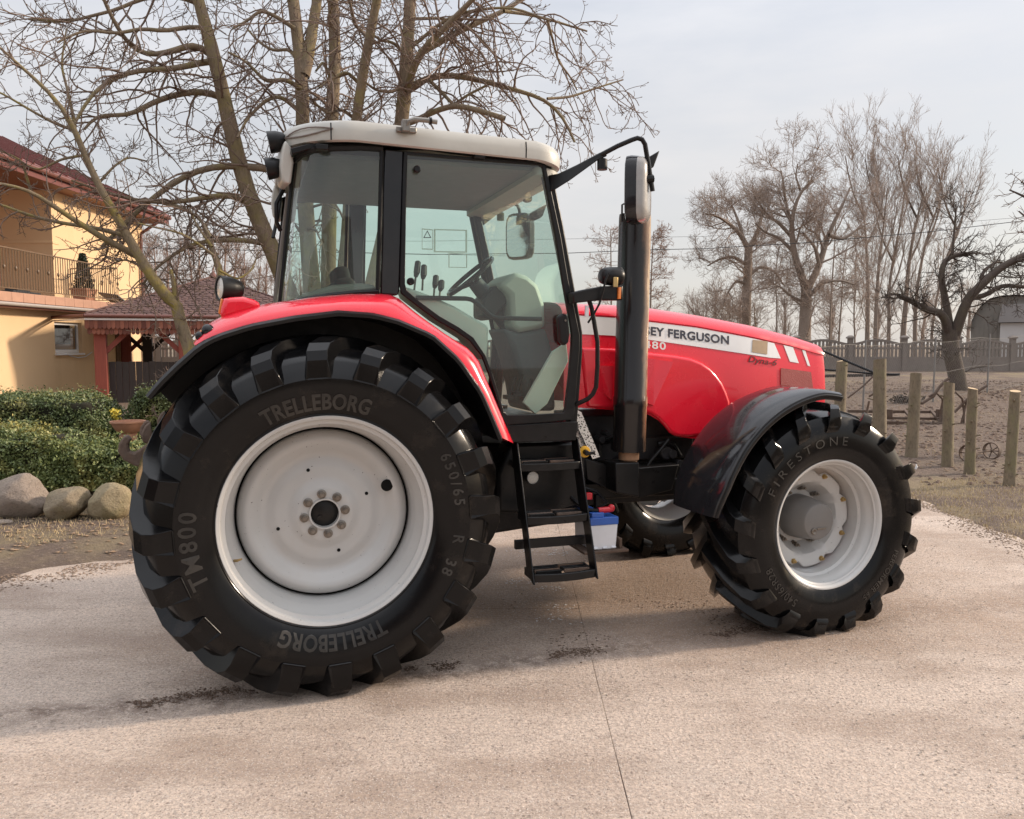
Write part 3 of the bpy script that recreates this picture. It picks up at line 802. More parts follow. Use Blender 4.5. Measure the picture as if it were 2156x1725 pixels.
for hp, yy, rr_ in (([(1385,935),(1402,930),(1420,938),(1432,960)], -.38, .016), ([(1355,995),(1370,970),(1392,945),(1408,925)], -.44, .010), ([(1275,925),(1290,920),(1290,945),(1300,950)], -.40, .012), ([(1262,960),(1262,935),(1285,930),(1292,925)], -.36, .014)):
    MB().tube(tls(hp, yy), rr_, 8).build('engine_hose', M['black'], TR)
for a, b in (((1262,925),.022),((1275,912),.018),((1410,955),.03),((1425,975),.025),((1398,985),.02)):
    c = tl(*a, -.36); MB().lathe([(-.05, b * .6), (-.05, b), (.05, b), (.05, b * .7)], 12, c, True, True).build('engine_fitting', M['chassis'], TR, bevel=.003)
blk('chassis_rail', M['black_metal'], (1.45,3.2,-.46,-.34,.735,.845), (1.45,3.2,.34,.46,.735,.845))
fb = MB(); fb.box(2.76,3.0,-.60,.60,.56,.72); fb.lathe([(-.20,.13),(-.16,.16),(.16,.16),(.20,.13)], 24, (2.884, 0, .64), True, True)
for s in (-1, 1):
    fb.lathe([(-.17,.075),(-.12,.10),(.12,.10),(.17,.075)], 18, (2.884, s * .66, FW_H), True, True, 'z')
    fb.lathe([(-.12,.11),(.12,.11)], 20, (2.884, s * .78, FW_H), True, True)
fb.build('front_axle', M['chassis'], TR, bevel=.01)
sb = MB(); sb.box(3.0,3.35,-.22,.22,.70,1.02); sb.box(3.35,3.50,-.30,.30,.66,.95); sb.build('front_support', M['black_metal'], TR, bevel=.015)
# fuel tank / side boxes by the exhaust
ft = MB(); ft.prism(txz([(1232,966),(1296,985),(1297,1040),(1262,1022),(1236,1010)], -.56), -.56, -.30); ft.build('side_shield', M['black_metal'], TR, bevel=.006)
lw = MB(); lw.prism(txz([(1238,1010),(1300,1042),(1345,1050),(1415,1032),(1430,978),(1350,985),(1300,985)], -.50), -.50, -.32); lw.build('lower_guard', M['black_metal'], TR, bevel=.006)
xb = MB(); c0 = tl(1320, 975, -.62)
xb.prism(txz([(1296,975),(1346,974),(1346,1047),(1297,1038)], -.70), -.70, -.52); xb.build('exhaust_bracket', M['black_metal'], TR, bevel=.008)
# exhaust stack with guard
EX = tl(1324, 960, -.62); ET = tl(1337, 452, -.62)
exo = sub('exhaust', TR, (EX[0], EX[1], 0))
e = MB(); e.lathe([(EX[2]+.035,.092),(EX[2]+.03,.100),(EX[2]+.30,.101),(EX[2]+.31,.104),(EX[2]+.36,.104),(EX[2]+.37,.100),(ET[2]-.09,.097),(ET[2]-.02,.096),(ET[2],.094),(ET[2]-.02,.087),(ET[2]-.5,.085)], 40, axis='z')
lean = (ET[0] - EX[0]) / (ET[2] - EX[2])
e.v = [(x + (z - EX[2]) * lean, y, z) for x, y, z in e.v]
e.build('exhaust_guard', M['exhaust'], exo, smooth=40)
e = MB(); e.lathe([(EX[2]-.10,.048),(EX[2]-.03,.050),(EX[2]-.02,.062),(EX[2]+.06,.064)], 24, axis='z'); e.build('exhaust_pipe', mat_basic('scorched_pipe', (0.33, 0.19, 0.11), 0.7, var=0.4, scale=25), exo)
e = MB(); x1 = (ET[2] - EX[2]) * lean; e.tube([(x1-.095,-.02,ET[2]-.05),(x1-.095,-.02,ET[2]+.05),(x1-.085,-.02,ET[2]+.055),(x1-.03,-.02,ET[2]+.065),(x1-.02,-.02,ET[2]-.03)], .006, 6); e.build('guard_clip', M['black_metal'], exo)
# silver heat shield
sh = MB(); a = tls([(1213,862),(1224,868),(1263,962),(1248,967),(1212,890)], -.66); sh.add(a, [(0,1,2,3,4)]); b = tls([(1209,880),(1212,890),(1240,955),(1222,940),(1208,905)], -.62); sh.add(b, [(0,1,2,3,4)])
sh.build('heat_shield', M['shield'], TR, smooth=0)
# isolator switch
sw = MB(); c = tl(1230, 951, -.72); sw.lathe([(0,.034),(-.012,.034),(-.014,.028)], 24, c, True, True); sw.build('isolator_plate', M['yellow_plastic'], TR)
sw = MB(); sw.tube([(c[0], c[1]-.012, c[2]), (c[0], c[1]-.05, c[2]-.005)], .016, 10); sw.box(c[0]-.01, c[0]+.05, c[1]-.05, c[1]-.035, c[2]-.014, c[2]+.004); sw.build('isolator_switch', M['black'], TR, bevel=.003)
db_ = MB(); db_.prism(txz([(1030,1090),(1139,1080),(1139,1108),(1030,1116)], -.16), -.16, .16); db_.build('drawbar_frame', M['rust'], TR, bevel=.006)
# rear linkage hooks
for s in (-1, 1):
    hk = MB(); Z = lambda L: [(a / 3.072, 673.8 + b / 3.072) for a, b in L]
    hk.prism(txz(Z([(825,742),(855,770),(832,800),(838,848),(868,858),(905,835),(960,795),(1100,830),(1250,900),(1250,990),(1050,960),(930,952),(880,945),(800,905),(764,850),(770,800),(800,755)]), -.45), -.47, -.42)
    hk.prism(txz(Z([(905,740),(930,690),(962,664),(975,740),(990,800),(950,815),(912,795)]), -.45), -.405, -.37)
    if s > 0: hk.v = [(x, -y, z) for x, y, z in hk.v]
    hk.tube([(-.75, s * .44, 1.13), (-.2, s * .35, .75)], .035, 8)
    hk.build('lower_link_hook', M['rust'], TR, bevel=.01)

# ---- hood
Htop = np.array(txz([(1195,638),(1213,640),(1294,642.6),(1360,648),(1466,664),(1580,685.6),(1666,707),(1712,722),(1735,733)], -.26))
Hcr = np.array(txz([(1195,661),(1216,662.6),(1294,667.5),(1360,675.5),(1466,688.4),(1580,710),(1666,728),(1723,744),(1735,748)], -.415))
Hst = np.array(txz([(1195,702),(1225,704),(1291,707),(1360,714.8),(1466,730),(1580,747),(1649,757),(1700,768),(1735,775)], -.435))
Hb = np.array(txz([(1195,857),(1240,860),(1351,867.5),(1379,879),(1400,899),(1414,917),(1448,923),(1520,925),(1600,915),(1735,880)], -.45))
xs = np.linspace(1.50, 3.46, 34)
wf = lambda x: 1 - 0.13 * smooth(2.7, 3.5, x)
def hz(A, x): return np.interp(x, A[:, 0], A[:, 1])
def hood_ring(x, shrink=0.0):
    w = float(wf(x)); zb, zs, zc, zt = (float(hz(A, x)) for A in (Hb, Hst, Hcr, Htop))
    half = [(-.45, zb), (-.455, zb + .5 * (zs - zb)), (-.437, zs), (-.417, zc - .002), (-.424, zc + .004), (-.418, zc + .25 * (zt - zc)), (-.385, zc + .62 * (zt - zc)), (-.33, zt - .012), (-.26, zt), (-.13, zt + .010), (0, zt + .013)]
    half = [(y * w, z) for y, z in half]
    full = half + [(-y, z) for y, z in half[-2::-1]]
    return [(x, y, z) for y, z in full]
def hood_y(x, z):
    w = float(wf(x)); zb, zs, zc = (float(hz(A, x)) for A in (Hb, Hst, Hcr))
    return float(np.interp(z, [zb, (zb + zs) / 2, zs, zc], [-.45 * w, -.455 * w, -.437 * w, -.417 * w]))
hd = MB(); rings = [hood_ring(float(x)) for x in xs]
last = hood_ring(float(xs[-1]))
rings.append([(x + .020, y * .985, z - .004) for x, y, z in last])
cz = 1.42
rings.append([(x + .030, y * .93, cz + (z - cz) * .965) for x, y, z in last])
hd.loft(rings, False)
hood = hd.build('hood', M['red'], TR, smooth=30)
gl_ = MB(); xe = float(xs[-1]) + .028; gl_.prism([(0, 0)] * 0 or [(xe - .05, 1.02), (xe + .012, 1.02), (xe + .010, 1.60), (xe - .05, 1.62)], -.345, .345); gl_.build('front_grille', M['black'], TR, bevel=.02)
for i in range(9):
    z = 1.06 + i * .06
    MB().box(xe + .008, xe + .022, -.33, .33, z, z + .022).build('grille_bar', M['black_metal'], hood)
# raised side panel and gills
sp = MB(); out = [(1222,731),(1300,734),(1357,741),(1422,748),(1455,754),(1478,763),(1497,776),(1510,790),(1523,808),(1531,825),(1538,845),(1540,870),(1520,900),(1490,916),(1448,921),(1424,919),(1412,912),(1400,897),(1386,882),(1372,873),(1351,866),(1290,861),(1238,858)]
sp.prism(txz(out, -.472), -.472, -.43)
spo = sp.build('side_panel', M['red'], TR, smooth=60)
bv = spo.modifiers.new('bevel', 'BEVEL'); bv.width = .022; bv.segments = 4; bv.limit_method = 'ANGLE'; bv.angle_limit = rad(50)
for (a, b, c_, d) in (((1378,757),(1414,762),(1371,853),(1343,842)), ((1344,752),(1378,757),(1343,842),(1316,838)), ((1262,770),(1290,771),(1284,842),(1270,828))):
    g = MB(); A, B, C, D_ = (tl(*q, -.473) for q in (a, b, c_, d))
    up = lambda p, h: (p[0], p[1] - h, p[2])
    g.add([A, up(B, .026), up(C, .032), D_, (B[0] + .006, B[1], B[2]), (C[0] + .010, C[1], C[2] - .006)], [(0,1,2,3), (1,4,5,2), (0,4,1), (3,2,5)])
    g.build('hood_gill', M['red'], TR, smooth=0)
def hood_patch(px4, mat, name, off=.003, n=14, parent=None):
    """four pixel corners (tl, tr, br, bl) draped on the hood side"""
    mb = MB(); rows = []
    for j in range(4):
        v = j / 3; row = []
        for i in range(n + 1):
            u = i / n
            p = [(1-u)*(1-v)*px4[0][q] + u*(1-v)*px4[1][q] + u*v*px4[2][q] + (1-u)*v*px4[3][q] for q in (0, 1)]
            x, _, z = tl(*p, -.43); y = hood_y(x, z); x, _, z = tl(*p, y)
            row.append((x, hood_y(x, z) - off, z))
        rows.append(row)
    mb.loft(rows, False)
    return mb.build(name, mat, parent or hood, smooth=60)
def stripe_between(xa, xb, n=40):
    mb = MB(); top = []; bot = []
    X = np.linspace(xa, xb, n)
    zt_ = hz(Hcr, X) - .006; zb_ = hz(Hst, X)
    rows = [[(float(x), hood_y(float(x), float(zc_ + (zs_ - zc_) * v)) - .003, float(zc_ + (zs_ - zc_) * v)) for x, zc_, zs_ in zip(X, zt_, zb_)] for v in (0, .5, 1)]
    e0 = tl(1637.5, 723, -.43); e1 = tl(1649, 757, -.43)
    dx = (e1[0] - e0[0])
    for v, row in zip((0, .5, 1), rows):
        x, y, z = row[-1]; row[-1] = (x + dx * v, hood_y(x + dx * v, z) - .003, z)
    mb.loft(rows, False); return mb.build('side_stripe', M['white_decal'], hood, smooth=60)
stripe_between(1.505, tl(1636, 723, -.43)[0])
hood_patch([(1650,727),(1670,731.5),(1682,765),(1663,761.5)], M['white_decal'], 'stripe_bar')
hood_patch([(1689,737),(1696,738.6),(1706,771.5),(1700.5,770)], M['white_decal'], 'stripe_bar')
hood_patch([(1584,715.5),(1616,719),(1614.5,746.5),(1582,741.5)], M['tan_decal'], 'old_sticker', .0055)
hood_patch([(1643,775),(1707,783.5),(1711,818),(1643,811)], M['red_dark'], 'side_vent', .006)
def px_text(key, p0, p1, hpx, mat, name, off=.0065, slope_up=(0.12, -1)):
    v, f = GLY[key]; W_ = v[:, 0].max(); Hh = v[:, 1].max()
    out = []
    for a, b in v:
        u = a / W_; w = b / Hh * hpx
        px = p0[0] + (p1[0] - p0[0]) * u - 0 * w; py = p0[1] + (p1[1] - p0[1]) * u - w
        x, _, z = tl(px, py, -.435); y = hood_y(x, z); x, _, z = tl(px, py, y - off); out.append((x, y - off, z))
    return MB().add(out, f).build(name, mat, hood, smooth=0, recalc=False)
px_text('brand', (1309,699), (1535,726), 18.6, M['navy_decal'], 'brand_lettering')
px_text('model', (1341,731), (1402,737.5), 16.5, M['white_decal'], 'model_number', .0065)
px_text('dyna', (1575,766), (1636,775), 17, M['dark_script'], 'script_lettering')
# ---- cab: frame, glass, roof, doors
def both(fn):
    fn(-1); fn(1)
def mir(mb, s):
    if s > 0: mb.v = [(x, -y, z) for x, y, z in mb.v]
    return mb
CY = -.80
cab = sub('cab', TR, (0, 0, 0))
def resample(pts, n):
    P = np.array(pts, float); d = np.r_[0, np.cumsum(np.linalg.norm(np.diff(P, axis=0), axis=1))]
    t = np.linspace(0, d[-1], n); return [tuple(np.interp(t, d, P[:, k]) for k in range(P.shape[1]))[0:] and tuple(float(np.interp(tt, d, P[:, k])) for k in range(P.shape[1])) for tt in t]
def pillars(s):
    m = MB(); m.prism(txz([(809,314),(850,318),(841,612),(838,622),(801,620)], CY), CY - .004, CY + .07); mir(m, s).build('middle_pillar', M['black_gloss'], cab, bevel=.008)
    m = MB(); m.prism(txz([(1141,338),(1160,345),(1186,470),(1213,620),(1227,700),(1227,745),(1213,925),(1196,925),(1211,740),(1210,700),(1196,620)], CY + .01), CY + .01, CY + .08); mir(m, s).build('front_pillar', M['black_metal'], cab, bevel=.008)
    m = MB(); m.prism(txz([(620,332),(628,332),(594,638),(584,638)], CY + .22), CY + .22, CY + .30); mir(m, s).build('rear_pillar', M['roof_under'], cab, bevel=.006)
    m = MB(); m.prism(txz([(615,325),(660,312),(810,309),(900,316),(1165,345),(1165,332),(900,304),(660,300),(612,312)][::-1], CY + .02), CY + .02, CY + .10); mir(m, s).build('roof_rail', M['black'], cab, bevel=.005)
    m = MB(); m.prism(txz([(1058,884),(1066,896),(1200,888),(1218,888),(1213,928),(1078,932),(1066,905)], CY - .01), CY - .01, CY + .25); mir(m, s).build('door_sill', M['black_metal'], cab, bevel=.008)
both(pillars)
# door
D_out = [(850,318),(1000,331),(1143,343),(1150,347),(1165,420),(1182,500),(1197,590),(1216,680),(1221,705),(1221,735),(1216,790),(1210,870),(1206,884),(1130,891),(1066,895),(1059,882),(1045,835),(1030,790),(1015,750),(990,718),(960,697),(921,675),(880,645),(845,618),(842,600),(846,460)]
D_in = [(858,326),(1000,338),(1136,348),(1142,352),(1155,422),(1170,500),(1184,590),(1200,678),(1204,704),(1203,732),(1198,790),(1190,860),(1186,870),(1125,873),(1068,874),(1061,866),(1052,835),(1038,790),(1022,748),(997,711),(966,689),(926,666),(885,636),(857,612),(853,598),(855,460)]
for s in (-1, 1):
    d = mir(MB().ring(txz(D_out, CY - .015), txz(D_in, CY - .015), CY - .015, CY + .012), s).build('door', M['black'], TR, bevel=.004)
    g = mir(MB().add(tls(D_in, CY - .004), [tuple(range(len(D_in)))]), s).build('door_glass', M['glass'], d, smooth=0, recalc=False)
    if s < 0:
        h = MB(); h.tube(tls([(876,627),(982,629),(992,631),(1001,636),(1030,663),(1038,668),(1050,670),(1140,672)], CY + .05), .013, 10); h.build('door_handrail', M['black'], d)
        h = MB(); h.prism(txz([(1175,668),(1183,660),(1196,663),(1201,700),(1198,722),(1188,729),(1178,718)], CY - .055), CY - .055, CY - .01); h.build('door_latch', M['black'], d, bevel=.012)
        c = tl(1190.5, 675, CY - .058); MB().lathe([(0, .007), (-.003, .006)], 12, c, True, True).build('lock_cylinder', M['steel'], d)
        for q in ((877.5,357.5),(864.5,593)):
            c = tl(*q, CY - .02); MB().lathe([(.01,.020),(-.012,.020),(-.020,.014),(-.020,.006)], 20, c, True, True).build('hinge_cap', M['black'], d)
    # quarter light that wraps round the rear corner
    cols = [((803,320),(794,606),CY), ((760,317),(752,609),CY), ((705,318),(697,614),CY + .005), ((660,322),(648,622),CY + .03), ((636,332),(618,629),CY + .08), ((622,345),(592,636),CY + .17)]
    rows = []
    for v in (0, .5, 1):
        rows.append([tl(a[0] + (b[0]-a[0])*v, a[1] + (b[1]-a[1])*v, y) for a, b, y in cols])
    mir(MB().loft(rows, False), s).build('quarter_glass', M['glass_grey'], cab, smooth=60, recalc=False)
    # black surround
    fr = MB()
    for row_px in ([(806,314),(760,311),(705,312),(660,316),(634,326),(618,341)], [(798,615),(752,618),(697,623),(648,631),(614,638),(588,645)]):
        pts = [tl(q[0], q[1], c[2] - .004) for q, c in zip(row_px, cols)]
        fr = MB(); fr.tube(pts, .017, 6); mir(fr, s).build('window_seal', M['black'], cab)
    fr = MB(); fr.tube([tl(618,341,CY+.17), tl(604,480,CY+.17), tl(588,645,CY+.17)], .010, 6); mir(fr, s).build('window_seal', M['black'], cab)
    fr = MB(); fr.tube([tl(804,318,CY-.005), tl(800,460,CY-.005), tl(795,610,CY-.005)], .012, 6); mir(fr, s).build('window_seal', M['black'], cab)
# windscreen and rear window
xa0, _, za0 = tl(1150, 350, CY); xa1, _, za1 = tl(1226, 720, CY)
MB().add([(xa0+.02,-.70,za0),(xa0+.06,0,za0),(xa0+.02,.70,za0),(xa1+.03,.70,za1),(xa1+.09,0,za1),(xa1+.03,-.70,za1)], [(0,1,4,5),(1,2,3,4)]).build('windscreen', M['glass'], cab, smooth=60, recalc=False)
xr0, _, zr0 = tl(622, 345, CY + .2); xr1, _, zr1 = tl(592, 636, CY + .2)
MB().add([(xr0+.03,-.56,zr0),(xr0+.01,0,zr0),(xr0+.03,.56,zr0),(xr1+.03,.56,zr1),(xr1+.01,0,zr1),(xr1+.03,-.56,zr1)], [(0,1,4,5),(1,2,3,4)]).build('rear_window', M['glass_grey'], cab, smooth=60, recalc=False)
wp = MB(); wp.tube([(xr0-.06,-.35,zr0-.05),(xr0-.09,-.45,zr0-.25),(xr0-.12,-.5,zr0-.38)], .010, 6); wp.tube([(xr0-.06,-.5,zr0-.12),(xr0-.10,-.52,zr0-.2),(xr0-.10,-.52,zr0-.3),(xr0-.08,-.5,zr0-.34)], .012, 6); wp.build('rear_wiper', M['black'], cab)
# roof: stacked plan outlines
def plan(x0, x1, hw, rr, rf, n=10):
    pts = []
    for cx, cy, r, a0 in ((x0+rr, -hw+rr, rr, 180), (x1-rf, -hw+rf, rf, 270), (x1-rf, hw-rf, rf, 0), (x0+rr, hw-rr, rr, 90)):
        for i in range(n + 1):
            a = rad(a0 + 90 * i / n); pts.append((cx + r * math.cos(a), cy + r * math.sin(a)))
    return pts
ro = sub('roof', TR, (0, 0, 0))
XR0, XR1 = tl(600, 300, -.6)[0] - .02, tl(1181, 310, -.75)[0]
def roof_z(x, lo):
    t = (x - XR0) / (XR1 - XR0)
    return lo + 0.015 * math.sin(PI * min(max(t, 0), 1)) - .045 * max(0, t - .72) / .28
zb_ = tl(760, 302, -.86)[2]; zt_ = tl(700, 253, -.84)[2]
layers = [(zb_ + .012, .10, .06), (zb_ - .004, .015, .012), (zb_ + .004, 0, 0), (zb_ + .05, -.004, -.003), (zt_ - .022, .006, .006), (zt_ - .006, .016, .018), (zt_ + .002, .05, .06), (zt_ + .015, .25, .30)]
rm = MB(); rings = []
for z, dx, dy in layers:
    rings.append([(x, y, roof_z(x, z)) for x, y in plan(XR0 + dx, XR1 - dx, .865 - dy, .36 - dx * .3, .17, 10)])
rm.loft(rings, True, True, True); rm.build('roof_shell', M['roof_paint'], ro, smooth=40)
for px in (697, 1108):
    x = tl(px, 280, -.868)[0]
    MB().add([(x + e_, y_, roof_z(x, z_)) for z_, y_ in ((zb_ - .003, -.866), (zb_ + .05, -.8705), (zt_ - .026, -.8625)) for e_ in (-.0035, .0035)], [(0,1,3,2),(2,3,5,4)]).build('roof_seam', M['black'], ro, smooth=0)
for y in (-1, 1):
    os = MB(); A = tls([(600,298),(612,312),(618,345),(612,390),(603,391),(594,384),(590,350),(594,318)], -.66)
    os.loft([[(x, -.70 if y < 0 else .70, z) for x, _, z in A], [(x - .02, -.52 if y < 0 else .52, z) for x, _, z in A]], True, True, True); os.build('rear_roof_skirt', M['roof_paint'], ro, bevel=.02)
    zm = zb_ + .048; pts = []
    rp = [(XR0 - .003 + .36 - .364 * math.cos(u_), y * (.868 - .36 + .362 * math.sin(u_))) for u_ in np.linspace(rad(22), rad(72), 8)]
    nr = len(rp)
    up_ = [(p, q, roof_z(p, zm + .019 * math.sin(PI * i / (nr - 1)) + .0015 * i)) for i, (p, q) in enumerate(rp)]
    dn_ = [(p, q, roof_z(p, zm - .019 * math.sin(PI * i / (nr - 1)) + .0015 * i)) for i, (p, q) in enumerate(rp)]
    MB().tube(up_ + dn_[::-1] + [up_[0]], .004, 6, False).build('roof_recess', M['roof_under'], ro)
fl = MB(); fl.loft([[(x, y, roof_z(x, z)) for x, y in plan(XR1 - .16, XR1 + .004, .80, .05, .12, 6)] for z in (zb_ - .055, zb_ - .015)], True, True, True); fl.build('front_roof_fairing', M['roof_paint'], ro, bevel=.012)
MB().box(XR0 + .14, XR1 - .12, -.72, .72, zb_ - .05, zb_ - .03).build('headliner', M['liner'], ro)
for px, py in ((678,320 - 11),(1010,327)):
    c = tl(px, py, -.84); MB().box(c[0]-.03, c[0]+.03, -.85, -.80, c[2]-.015, c[2]+.012).build('roof_clip', M['black'], ro, bevel=.003)
# marker-lamp bracket pipe
bp = MB(); c = tl(852, 273, -.87); bp.box(c[0]-.045, c[0]+.06, -.885, -.862, c[2]-.016, c[2]+.010); bp.box(c[0]-.02, c[0]+.02, -.92, -.87, c[2]-.02, c[2]+.04); bp.build('lamp_bracket', M['steel'], ro, bevel=.004)
bp = MB(); bp.tube([(c[0], -.905, c[2]), (c[0]+.01, -.915, c[2]+.03), (c[0]+.04, -.92, c[2]+.042), (c[0]+.10, -.92, c[2]+.042), (c[0]+.16, -.92, c[2]+.038)], .013, 10); bp.build('lamp_stem', M['steel'], ro)
MB().lathe([(-.006,.019),(.006,.019)], 14, (c[0]+.125, -.92, c[2]+.040), True, True, 'x').build('stem_collar', M['black'], ro)
# rear work lamps
def work_lamp(name, c, d, r, L, parent):
    """c lens centre, d direction the lens faces"""
    d = Vector(d).normalized(); q = d.to_track_quat('Z', 'Y')
    w = sub(name, parent, c); w.rotation_mode = 'QUATERNION'; w.rotation_quaternion = q
    MB().lathe([(-L,r*.45),(-L*.9,r*.72),(-L*.45,r*.98),(.0,r*1.04),(.006,r*1.04),(.006,r*.92),(-.004,r*.9)], 26, axis='z', cap0=True).build('lamp_housing', M['black'], w, smooth=45)
    MB().lathe([(-.002,r*.93),(.004,r*.6),(.006,0.0)], 26, axis='z').build('lamp_lens', M['lens_clear'], w, smooth=60)
    return w
for (px, py, y) in ((568,300,-.60),(563,356,-.60)):
    for s in (1,):
        c = tl(px, py, y); work_lamp('work_lamp', (c[0], c[1] * s, c[2]), (-1, .04, -.2), .055, .085, TR)
        b = MB(); b.tube([(c[0] + .06, c[1] * s, c[2] - .03), (c[0] + .10, c[1] * s * .97, c[2] - .03)], .012, 8); b.build('lamp_arm', M['steel'], TR)

# ---- inside the cab
inn = sub('cab_interior', TR, (0, 0, 0))
MB().box(.40, 1.50, -.70, .70, 1.20, 1.245).build('cab_floor', M['trim_dark'], inn, bevel=.005)
for s in (-1, 1):
    co = [(850,604),(862,606),(911,624),(958,645),(1000,670),(1030,688),(1028,730),(1024,760),(1004,735),(985,712),(921,672),(858,624)]
    m = MB(); m.prism(txz(co, CY + .06), CY + .06, CY + .32); mir(m, s).build('side_console', M['trim'], inn, bevel=.02)
    c2 = [(1030,690),(1034,720),(1026,850),(1060,870),(1040,800),(1020,755)]
    shp = [(600,640),(640,618),(700,600),(760,596),(792,600),(794,625),(700,640)]
    m = MB(); m.prism(txz(shp, CY + .06), CY + .06, CY + .34); mir(m, s).build('inner_wheel_arch', M['trim'], inn, bevel=.02)
    m = MB(); m.box(-.20, .42, -.42, -.30, 1.25, 1.80); mir(m, s).build('rear_bulkhead', M['trim'], inn, bevel=.03)
st = sub('seat', TR, (.30, 0, 1.25))
def cushion(c, hx, hy, hz_, name, rot=0):
    m = MB(); m.box(-hx, hx, -hy, hy, -hz_, hz_); o = m.build(name, M['seat'], st)
    bv = o.modifiers.new('bevel', 'BEVEL'); bv.width = min(hx, hz_) * .7; bv.segments = 4
    o.location = c; o.rotation_euler = (0, rot, 0); return o
cushion((.20, 0, .35), .25, .25, .07, 'seat_cushion', rad(-4)); cushion((-.06, 0, .60), .07, .24, .26, 'seat_backrest', rad(-10)); cushion((-.10, 0, .86), .05, .15, .07, 'seat_headrest', rad(-10))
cushion((.18, -.30, .50), .16, .035, .03, 'seat_armrest'); cushion((.18, .30, .50), .16, .035, .03, 'seat_armrest')
m = MB(); m.box(.05, .35, -.18, .18, 0, .28); m.build('seat_base', M['trim_dark'], st, bevel=.02)
# steering wheel and column
sw = sub('steering_wheel', TR, (0, 0, 0)); a = tl(947, 620, 0); b = tl(1033, 545, 0); cc = ((a[0]+b[0])/2, 0, (a[2]+b[2])/2)
ang = math.atan2(b[2]-a[2], b[0]-a[0]); R = math.hypot(b[0]-a[0], b[2]-a[2]) / 2
ux = (math.cos(ang), 0, math.sin(ang))
rim_pts = [(cc[0] + R*ux[0]*math.cos(u), R*math.sin(u), cc[2] + R*ux[2]*math.cos(u)) for u in np.linspace(0, 2*PI, 41)]
MB().tube(rim_pts, .015, 8, False).build('wheel_rim', M['black_gloss'], sw)
nrm = (math.sin(ang), 0, -math.cos(ang)); hub_c = (cc[0] + nrm[0]*.05, 0, cc[2] + nrm[2]*.05)
for u in (0.5, 2.6, 4.7):
    p = (cc[0] + R*ux[0]*math.cos(u), R*math.sin(u), cc[2] + R*ux[2]*math.cos(u)); MB().tube([hub_c, p], .012, 6).build('wheel_spoke', M['black'], sw)
MB().tube([hub_c, (hub_c[0]+nrm[0]*.42, 0, hub_c[2]+nrm[2]*.42)], [.05, .07], 12).build('steering_column', M['trim_dark'], sw)
m = MB(); m.prism(txz([(1015,630),(1040,602),(1072,600),(1078,622),(1035,675),(1015,668)], -.10), -.13, .13); m.build('instrument_panel', M['trim_dark'], inn, bevel=.015)
m = MB(); m.prism(txz([(1050,600),(1085,572),(1112,581),(1134,600),(1148,640),(1150,690),(1095,700),(1078,690),(1075,622)], -.22), -.22, .22); m.build('dash_cowl', M['trim'], inn, bevel=.03)
m = MB(); m.prism(txz([(1060,690),(1095,700),(1150,690),(1165,740),(1172,866),(1108,866),(1098,800),(1080,735)], -.20), -.20, .20); m.build('pedal_console', mat_basic('slate_grey_panel', (0.10, 0.11, 0.115), .6), inn, bevel=.03)
for px_p, py_p in ((1085,835),(1100,828),(1120,838)):
    c = tl(px_p, py_p, -.30); mp_ = MB().tube([(c[0], -.30, c[2] + .12), (c[0] - .04, -.30, c[2])], .010, 6); mp_.box(c[0] - .07, c[0] - .02, -.34, -.26, c[2] - .015, c[2] + .01); mp_.build('pedal', M['trim_dark'], inn)
m = MB(); m.prism(txz([(1162,740),(1190,722),(1194,760),(1150,850),(1125,872),(1100,848)], CY + .12), CY + .10, CY + .13); m.build('kick_panel', M['trim'], inn, bevel=.004)
for px, py, qx, qy in ((880,552,872,612),(893,560,889,612),(918,582,913,628),(930,592,925,630)):
    t1 = tl(px, py, -.42); t0 = tl(qx, qy, -.40)
    lv = MB(); lv.tube([t0, ((t0[0]+t1[0])/2, t0[1], (t0[2]+t1[2])/2)], .006, 6); lv.build('lever_rod', M['steel'], inn)
    lv = MB(); mid = ((t0[0]+t1[0])/2, t0[1], (t0[2]+t1[2])/2); lv.tube([mid, (mid[0]+(t1[0]-mid[0])*.3, t1[1], mid[2]+(t1[2]-mid[2])*.3), t1, (t1[0], t1[1], t1[2]+.008)], [.012,.020,.018,.008], 8); lv.build('lever_knob', M['trim_dark'], inn)
# warning stickers on the far window
for (x0, y0, x1, y1) in ((887,482,910,526),(912,483,982,532),(943,533,982,564)):
    q = txz([(x0,y0),(x1,y0+2),(x1,y1+1),(x0,y1)], CY + .02); c_ = (sum(p[0] for p in q)/4, sum(p[1] for p in q)/4)
    MB().ring(q, [(c_[0] + (p[0]-c_[0])*.90, c_[1] + (p[1]-c_[1])*.90) for p in q], CY + .004, CY + .006).build('window_sticker', M['trim'], cab)
tri = txz([(898.5,486),(907,502),(890,502)], CY + .02); ct = (sum(p[0] for p in tri)/3, sum(p[1] for p in tri)/3)
MB().ring(tri, [(ct[0] + (p[0]-ct[0])*.7, ct[1] + (p[1]-ct[1])*.7) for p in tri], CY + .004, CY + .006).build('warning_triangle', M['trim_dark'], cab)
m = MB(); c = tl(1110, 410, -.1); m.box(c[0]-.03, c[0]+.03, c[1]-.03, c[1]+.03, c[2]-.05, c[2]+.09); m.build('interior_lamp', M['trim_dark'], inn, bevel=.02)

